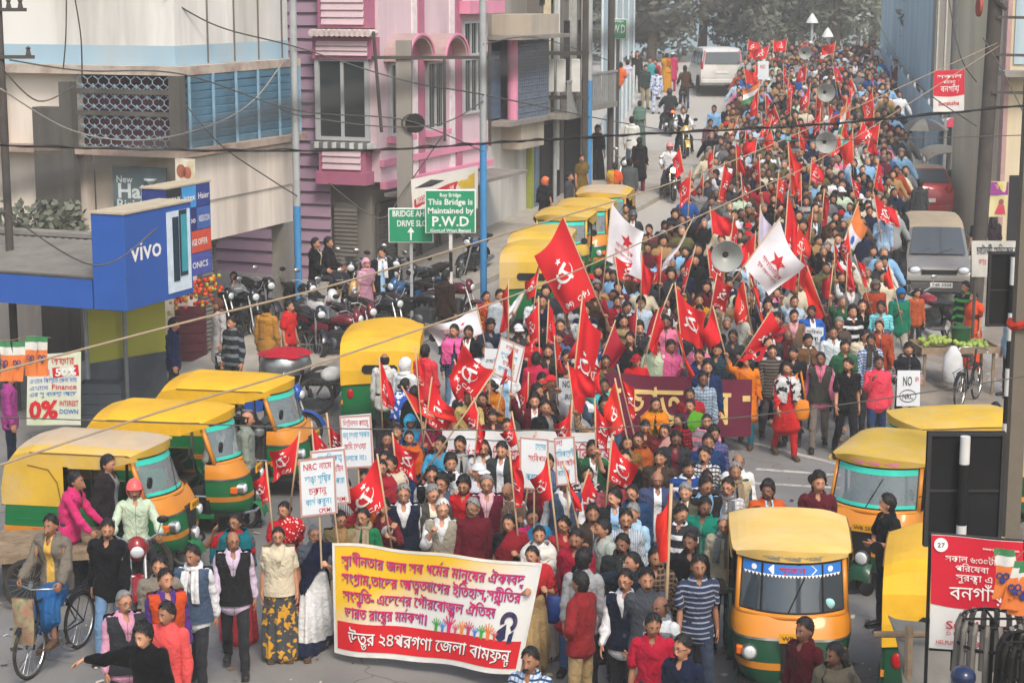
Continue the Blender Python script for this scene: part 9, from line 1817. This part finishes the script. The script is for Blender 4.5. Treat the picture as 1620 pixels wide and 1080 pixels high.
def horn(px,py,r_px,Y,label):
 Y=at(px,py,2.75).y;p=wp(px,py,Y);s=FPX/(Y*CP+(CAM_H-p.z)*SP);r=r_px/s;gz=terrain(p.x,Y+.3);t=empty('horn_loudspeaker',(p.x,Y+.3,gz),0,label,'loudspeaker','horn loudspeakers on poles');z=p.z-gz
 MB().lathe([(r,0),(r*1.02,.012),(r*.97,.02),(r*.80,.10),(r*.58,.18),(r*.36,.27),(r*.22,.38),(r*.20,.5),(r*.26,.52),(r*.26,.66),(0,.68)],(0,-.3,z),'Y',30,False).build('bell',hornm,t,50)
 MB().lathe([(r*.985,.004),(r*.78,.08),(r*.56,.16),(r*.32,.24),(r*.2,.25)],(0,-.3,z),'Y',30,False).build('inner_bell',hornm,t,50);MB().lathe([(0,.22),(r*.17,.235),(r*.20,.255),(0,.26)],(0,-.3,z),'Y',20,False).build('throat',hornd,t)
 for c in t.children:
  for v in c.data.vertices:v.co.y=-.3-(v.co.y+.3)
  c.data.flip_normals()
 MB().tube([(0,.12,0),(0,.12,z)],.022,7).box((-.03,-.0,z-r*.4),(.03,.14,z-r*.3)).build('pole',stick_m,t)
horn(1150,406,25,39.5,'nearest and largest grey horn loudspeaker above the crowd');horn(1307,226,17,55,'horn loudspeaker in the middle of the far crowd, lowest of the far three');horn(1307,147,14.5,65,'horn loudspeaker between the two others up the bridge');horn(1274,84,10.5,78,'farthest horn loudspeaker below the street lamps')
p=CAST[[c['k']['label'].startswith('man in a dark teal checked')for c in CAST].index(True)]['loc'];m=wp(1142,538,p.y-.1);t=empty('megaphone',m,R(40),'small black hand megaphone before the dark teal checked shirt','megaphone');MB().lathe([(.11,0),(.08,-.08),(.045,-.18),(.04,-.30),(0,-.30)],(0,0,0),'Y',18,False).lathe([(.105,-.005),(.07,-.08),(.03,-.14),(0,-.14)],(0,0,0),'Y',18,False).build('bell',black_p,t,50)
def find(s):return next(c for c in CAST if c['k']['label'].startswith(s))
def hand_of(c,s='R',f=.5):k=c['k'];return c['loc']+hand_offset(k.get('pose','stand'),k.get('yaw',0),k['sc'],s)
c=find('man in a grey sleeveless pullover');hp=hand_of(c);t=empty('hand_bag',hp,R(12),'soft black bag hanging from the hand of the man in the grey sleeveless pullover','bag');q=MB();sweep(q,[(0,0,-.44,.22,.07),(0,0,-.3,.23,.085),(0,0,-.17,.20,.06)],16);q.build('body',mat('black nylon',(.018,.018,.02),.7,0,.3,8,.3,30),t,True);MB().tube([(-.1,0,-.18),(-.06,0,-.02),(.06,0,-.02),(.1,0,-.18)],.012,6).build('handle',black_p,t,True)
c=find('woman in a red kurta with a black');t=empty('shoulder_bag',c['loc']+Vector((.24,-.10,.72)),0,'orange yellow shoulder bag at the hip of the woman in the red kurta','bag');q=MB();sweep(q,[(0,0,-.04,.11,.05),(0,0,.1,.13,.06),(0,0,.24,.10,.04)],14);q.build('body',mat('orange leather','#cf7a1c',.6,0,.1,6),t,True);MB().tube([(-.05,0,.22),(-.10,.03,.68),(-.02,.10,.72),(.06,.04,.24)],.016,6).build('strap',mat('orange leather','#cf7a1c'),t,True)
c=find('man in a turquoise striped');t=empty('plastic_bag',hand_of(c)+Vector((0,0,-.02)),0,'yellow plastic bag in the hand of the man in the turquoise striped polo','bag');q=MB();sweep(q,[(0,0,-.30,.10,.06),(0,0,-.15,.11,.07),(0,0,-.02,.03,.02)],12);q.build('body',mat('yellow plastic','#d9c41f',.4,0,.1,6),t,True)
c=find('balding man stretching');hp=hand_of(c);tag(MB().box((-.038,-.005,-.03),(.038,.005,.12),None,.004).build('mobile_phone',black_p,None,False,hp),'mobile phone held up on the outstretched navy sleeve','phone')
c=find('photographer in white');hp=c['loc']+Vector((.0,-.26,1.42));t=empty('camera',hp,0,'black camera held before the photographer\'s face','camera');MB().box((-.07,-.03,-.045),(.07,.035,.05),None,.01).box((-.03,-.02,.05),(.03,.03,.08)).build('body',black_p,t);MB().lathe([(.035,0),(.042,.09),(.03,.09),(.025,.03),(0,.03)],(0,-.03,0),'Y',16,False).build('lens',black_p,t,40)
for ch in t.children:
 if ch.name.startswith('lens'):
  pass
c=find('moustached man in a long crimson');t=empty('hand_bag',wp(876,958,c['loc'].y-.1),0,'blue hand bag hanging beside the long crimson kurta','bag');q=MB();sweep(q,[(0,0,-.16,.13,.06),(0,0,0,.14,.07),(0,0,.1,.10,.04)],14);q.build('body',mat('blue vinyl','#1f3a7a',.45,0,.1,6),t,True);MB().tube([(-.07,0,.08),(-.03,0,.42),(.03,0,.42),(.07,0,.08)],.010,5).build('handle',black_p,t,True)
# ================================================================ THE REST OF THE CROWD
LB=[(70,1190),(110,1162),(150,1158),(200,1122),(250,1108),(300,1085),(350,1035),(400,962),(450,858),(500,770),(540,745),(600,700),(640,600),(700,592),(760,550),(800,560),(830,866),(905,880)]
RB=[(70,1390),(110,1408),(150,1430),(200,1440),(250,1440),(300,1425),(350,1418),(400,1408),(450,1412),(500,1425),(540,1400),(560,1230),(600,1195),(660,1175),(720,1180),(800,1120),(880,1105),(905,1060)]
def edge(T,y):return np.interp(y,[a for a,b in T],[b for a,b in T])
LOOKS=[('shirt','shirt',''),('shirt','striped shirt','pin'),('shirt','checked shirt','check'),('sweater','pullover',''),('jacket','jacket',''),('jacket','zipped jacket','zip'),('tee','polo shirt',''),('kurta','kurta',''),('vest','waistcoat',''),('shawl','shawl',''),('tee','broad striped tee','wide'),('jacket','open coat','front')]
HL=[('short','black','short black hair'),('full','black','thick black hair'),('receding','black','receding hair'),('bald','black','a bald crown'),('short','grey','grey hair'),('receding','grey','thin grey hair'),('cap','red','a red cap'),('cap','white','a white cap'),('wrap','grey','a grey wrap'),('short','black','a moustache'),('full','black','a black beard'),('short','black','glasses')]
CW=['white']*5+['cream']*3+['pale grey']*5+['grey']*6+['charcoal']*8+['black']*6+['navy']*6+['blue']*2+['slate']*5+['sky blue']*2+['pale blue']*3+['teal']+['turquoise']*1+['green']*1+['olive']*4+['pale green']*2+['mustard']+['maroon']*4+['crimson']+['coral']+['pink']*1+['purple']+['lilac']*1+['brown']*8+['tan']*4+['khaki']*3+['rust']*2+['denim']*2
USED=set();LM=[(c['loc'],c['k']['label'])for c in CAST if not c['auto']]
LMK=[(at(x,y,1.7),s)for x,y,s in((1480,440,'the grey van'),(1450,320,'the red car'),(1060,590,'the maroon banner'),(830,690,'the white banner'),(1150,440,'the largest horn loudspeaker'),(1307,250,'the lowest far horn'),(1307,165,'the middle far horn'),(900,470,'the huge red flag'),(1240,440,'the big white flag'),(600,590,'the yellow rear auto'),(560,760,'the NRC placards'),(700,800,'the front banner'),(1000,830,'the front right rows'),(1110,300,'the left road fringe'),(985,400,'the white star flag'),(1130,170,'the white car'))]
def auto_attrs(loc,carry=''):
 for _ in range(200):
  g=rng.choice(LOOKS);hh=rng.choices(HL,[12,9,6,3,4,3,.7,.4,.5,9,5,6])[0];c=rng.choice(CW)
  if(c,g[1],hh[2])not in USED:break
 USED.add((c,g[1],hh[2]));k=dict(tc=c,top=g[0],tp=g[2],skin=rng.choices(range(5),[3,5,5,3,1])[0],hair=hh[0],hairc=hh[1],bc=rng.choice(('charcoal','black','slate','navy','khaki','denim','grey','brown')),shoe=None)
 ex=[]
 if g[2]:k['tc2']='white' if g[2]=='front' or c in('charcoal','black','navy','blue','maroon')else rng.choice(('grey','slate','brown','navy'))
 if g[0]=='vest':k.update(top='shirt',tc='white',over='vest',oc=c)
 if g[0]=='shawl':k.update(top='shirt',tc=rng.choice(('white','grey')),over='shawl',oc=c)
 if hh[0]=='cap':ex.append(('cap',hh[1]));k['hair']=None
 if hh[0]=='wrap':ex.append(('headwrap','grey'));k['hair']=None
 if hh[2]=='a moustache':ex.append('moustache')
 if hh[2]=='a black beard':ex.append('beard')
 if hh[2]=='glasses':ex.append('glasses')
 k['extra']=tuple(ex);art='an' if c[0]in 'aeiou' else 'a'
 lm=min(LMK,key=lambda q:(q[0].x-loc.x)**2+(q[0].y-loc.y)**2)[1];k['label']='%s with %s in %s %s %s near %s'%(carry or 'marcher',hh[2],art,c,g[1],lm)
 if len(k['label'].split())>16:k['label']=k['label'].split(' near ')[0]
 return k
for c in CAST:
 if c['auto']:
  k=auto_attrs(c['loc'],'flag bearer');lb=k['label']
  if 'job' in c:c['job'][7]=lb.replace('flag bearer with','%s red flag of bearer with'%{'M':'lettered','P':'emblem','none':'plain'}[c['job'][10]]).split(' near ')[0]
  k.update({q:v for q,v in c['k'].items()if q not in('look','label')});k['label']=lb;c['k']=k
FBOX=[]
for j in FLAGJOBS:
 f0=j[8];s_=FPX/f0;tx,ty=j[0];hp_,fp_=j[2]*s_,j[3]*s_;dr=math.radians(j[5]);ex=j[4]*fp_*math.cos(dr)
 if hp_>30:FBOX.append((min(tx,tx+ex)-8,max(tx,tx+ex)+8,ty,ty+hp_*.8+fp_*math.sin(max(0,dr))*.7+8,f0))
for i,j in enumerate(FLAGJOBS):flag(*j[:8],j[8],j[9],j[10],j[11],i)
random_pts=[];r2=random.Random(21);row=0;y=21.5
while y<88:
 sp=.60 if y<50 else.66;x=-6+(row%2)*sp*.5
 while x<18:
  px_,py_=x+r2.uniform(-.19,.19),y+r2.uniform(-.17,.17);x+=sp
  hx,hy=pix((px_,py_,terrain(px_,py_)+1.66))
  if 66<hy<900 and edge(LB,hy)+4<hx<edge(RB,hy)-4:
   if 925<hx<1200 and 566<hy<650:continue
   if 700<hx<965 and 652<hy<712:continue
   if 530<hx<870 and 775<hy:continue
   if any(a<hx<b and c_<hy<d and py_<Y_-.1 for a,b,c_,d,Y_ in FBOX):continue
   if any((c['loc'].x-px_)**2+(c['loc'].y-py_)**2<(.50 if py_<34 else.42)**2 for c in CAST):continue
   random_pts.append((px_,py_))
 y+=sp*.9;row+=1
FAR_H=[c for c in CAST if c['auto']and c['loc'].y>54];CAST[:]=[c for c in CAST if not(c['auto']and c['loc'].y>54)]
N_IND=326;n_free=N_IND-len(CAST)-len(RIDE)-3
random_pts.sort(key=lambda p:p[1]);ind,rest_pts=random_pts[:max(0,n_free)],random_pts[max(0,n_free):]+[(c['loc'].x,c['loc'].y)for c in FAR_H]
print('CAST',len(CAST),'auto individuals',len(ind),'mass',len(rest_pts))
for px_,py_ in ind:
 l=Vector((px_,py_,terrain(px_,py_)));k=auto_attrs(l);k.update(pose=r2.choice(('walk','stride','stand','walk','stride','hold')),yaw=r2.choice((-20,-10,-5,0,5,10,22)),head=(r2.choice((0,0,15,-15,30,-30,45)),r2.choice((0,0,8,-8))),sc=r2.uniform(.92,1.06),group=MARCH,shout=r2.random()<.15);CAST.append(dict(loc=l,k=k,auto=True))
for c in CAST:
 k=dict(c['k']);
 if c['loc'].y>40 and 'shoe' not in c['k']and k.get('group')==MARCH:k['shoe']=None
 person(c['loc'],**k)
def crowd_mass():
 variants=[];hv,hf=head_grid(14,10);hv=HS(hv);hair=HS((hv-HC)*1.0+HC)if False else None
 def low(key,ratio):
  V,F,Wt,m=base(key);me=bpy.data.meshes.new('l');me.from_pydata(V.tolist(),[],F);o=bpy.data.objects.new('l',me);COL.objects.link(o);md=o.modifiers.new('d','DECIMATE');md.ratio=ratio;dg=bpy.context.evaluated_depsgraph_get();m2=bpy.data.meshes.new_from_object(o.evaluated_get(dg));A=np.array([tuple(v.co)for v in m2.vertices]);FF=[tuple(p.vertices)for p in m2.polygons];bpy.data.objects.remove(o);bpy.data.meshes.remove(me);bpy.data.meshes.remove(m2);return A,FF
 tops=[low('shirt',.16),low('jacket',.14),low('sweater',.16)];tr=low('trousers',.14);hairs=[low('hair_short',.3),low('hair_full',.3),low('hair_receding',.3)];cap=low('cap',.3);fc=low('face',.5)
 cols=['white','cream','pale grey','grey','charcoal','black','navy','blue','sky blue','pale blue','olive','maroon','brown','tan','pink','rust','turquoise','crimson','lilac','pale green'];wts=[7,5,8,9,11,8,7,2,3,4,5,4,9,5,1.5,2,.6,1,1.5,2]
 mats=[cloth(c)for c in cols]+SKIN[:4]+[HAIRM['black'],HAIRM['grey'],cloth('red'),cloth('charcoal'),FACE_M[1],FACE_M[1],FACE_M[1]]
 Vs,Fs,Ms=[],[],[];n=0;tint={}
 skin0=len(cols)
 def put(A,F,M,loc,yaw,sc):
  nonlocal n
  c,s=math.cos(yaw),math.sin(yaw);B=np.stack([A[:,0]*c-A[:,1]*s,A[:,0]*s+A[:,1]*c,A[:,2]],1)*sc+np.array(loc);Vs.append(B);Fs.extend(tuple(i+n for i in f)for f in F);Ms.extend([M]*len(F));n+=len(B)
 for px_,py_ in rest_pts:
  l=(px_,py_,terrain(px_,py_));yaw=R(r2.gauss(0,16));sc=r2.uniform(.89,1.07);put(*r2.choice(tops),r2.choices(range(len(cols)),wts)[0],l,yaw,sc);put(*tr,skin0+7,l,yaw,sc);hy_=yaw+R(r2.gauss(0,22));put(hv,hf,skin0+r2.randrange(4),l,hy_,sc)
  if py_<58:put(*fc[:2],skin0+10,l,hy_,sc)
  k=r2.random()
  if k<.04:put(*cap,skin0+6 if r2.random()<.6 else 0,l,yaw,sc)
  else:put(*r2.choice(hairs),skin0+(5 if k>.85 else 4),l,yaw,sc)
 me=bpy.data.meshes.new('crowd');me.from_pydata(np.vstack(Vs).tolist(),[],Fs);[me.materials.append(m)for m in mats];me.polygons.foreach_set('material_index',Ms);me.shade_smooth()
 o=bpy.data.objects.new('crowd',me);COL.objects.link(o);tag(o,'dense far mass of marchers filling the bridge road behind the nearer rows','crowd',kind='stuff')
crowd_mass()
hz=MB().box((-95,-8,-5),(95,140,14)).build('haze',mat('haze dummy','#ffffff'));hz.data.materials.clear();hm=bpy.data.materials.new('dusty air');hm.use_nodes=True;hn=hm.node_tree.nodes;hn.remove(hn['Principled BSDF']);pv=hn.new('ShaderNodeVolumePrincipled');pv.inputs['Color'].default_value=(.95,.95,.95,1);pv.inputs['Density'].default_value=.0015;pv.inputs['Anisotropy'].default_value=0;hm.node_tree.links.new(pv.outputs[0],hn['Material Output'].inputs['Volume']);hz.data.materials.append(hm);hz.display_type='WIRE';tag(hz,'pale dusty air over the street','haze',kind='stuff')
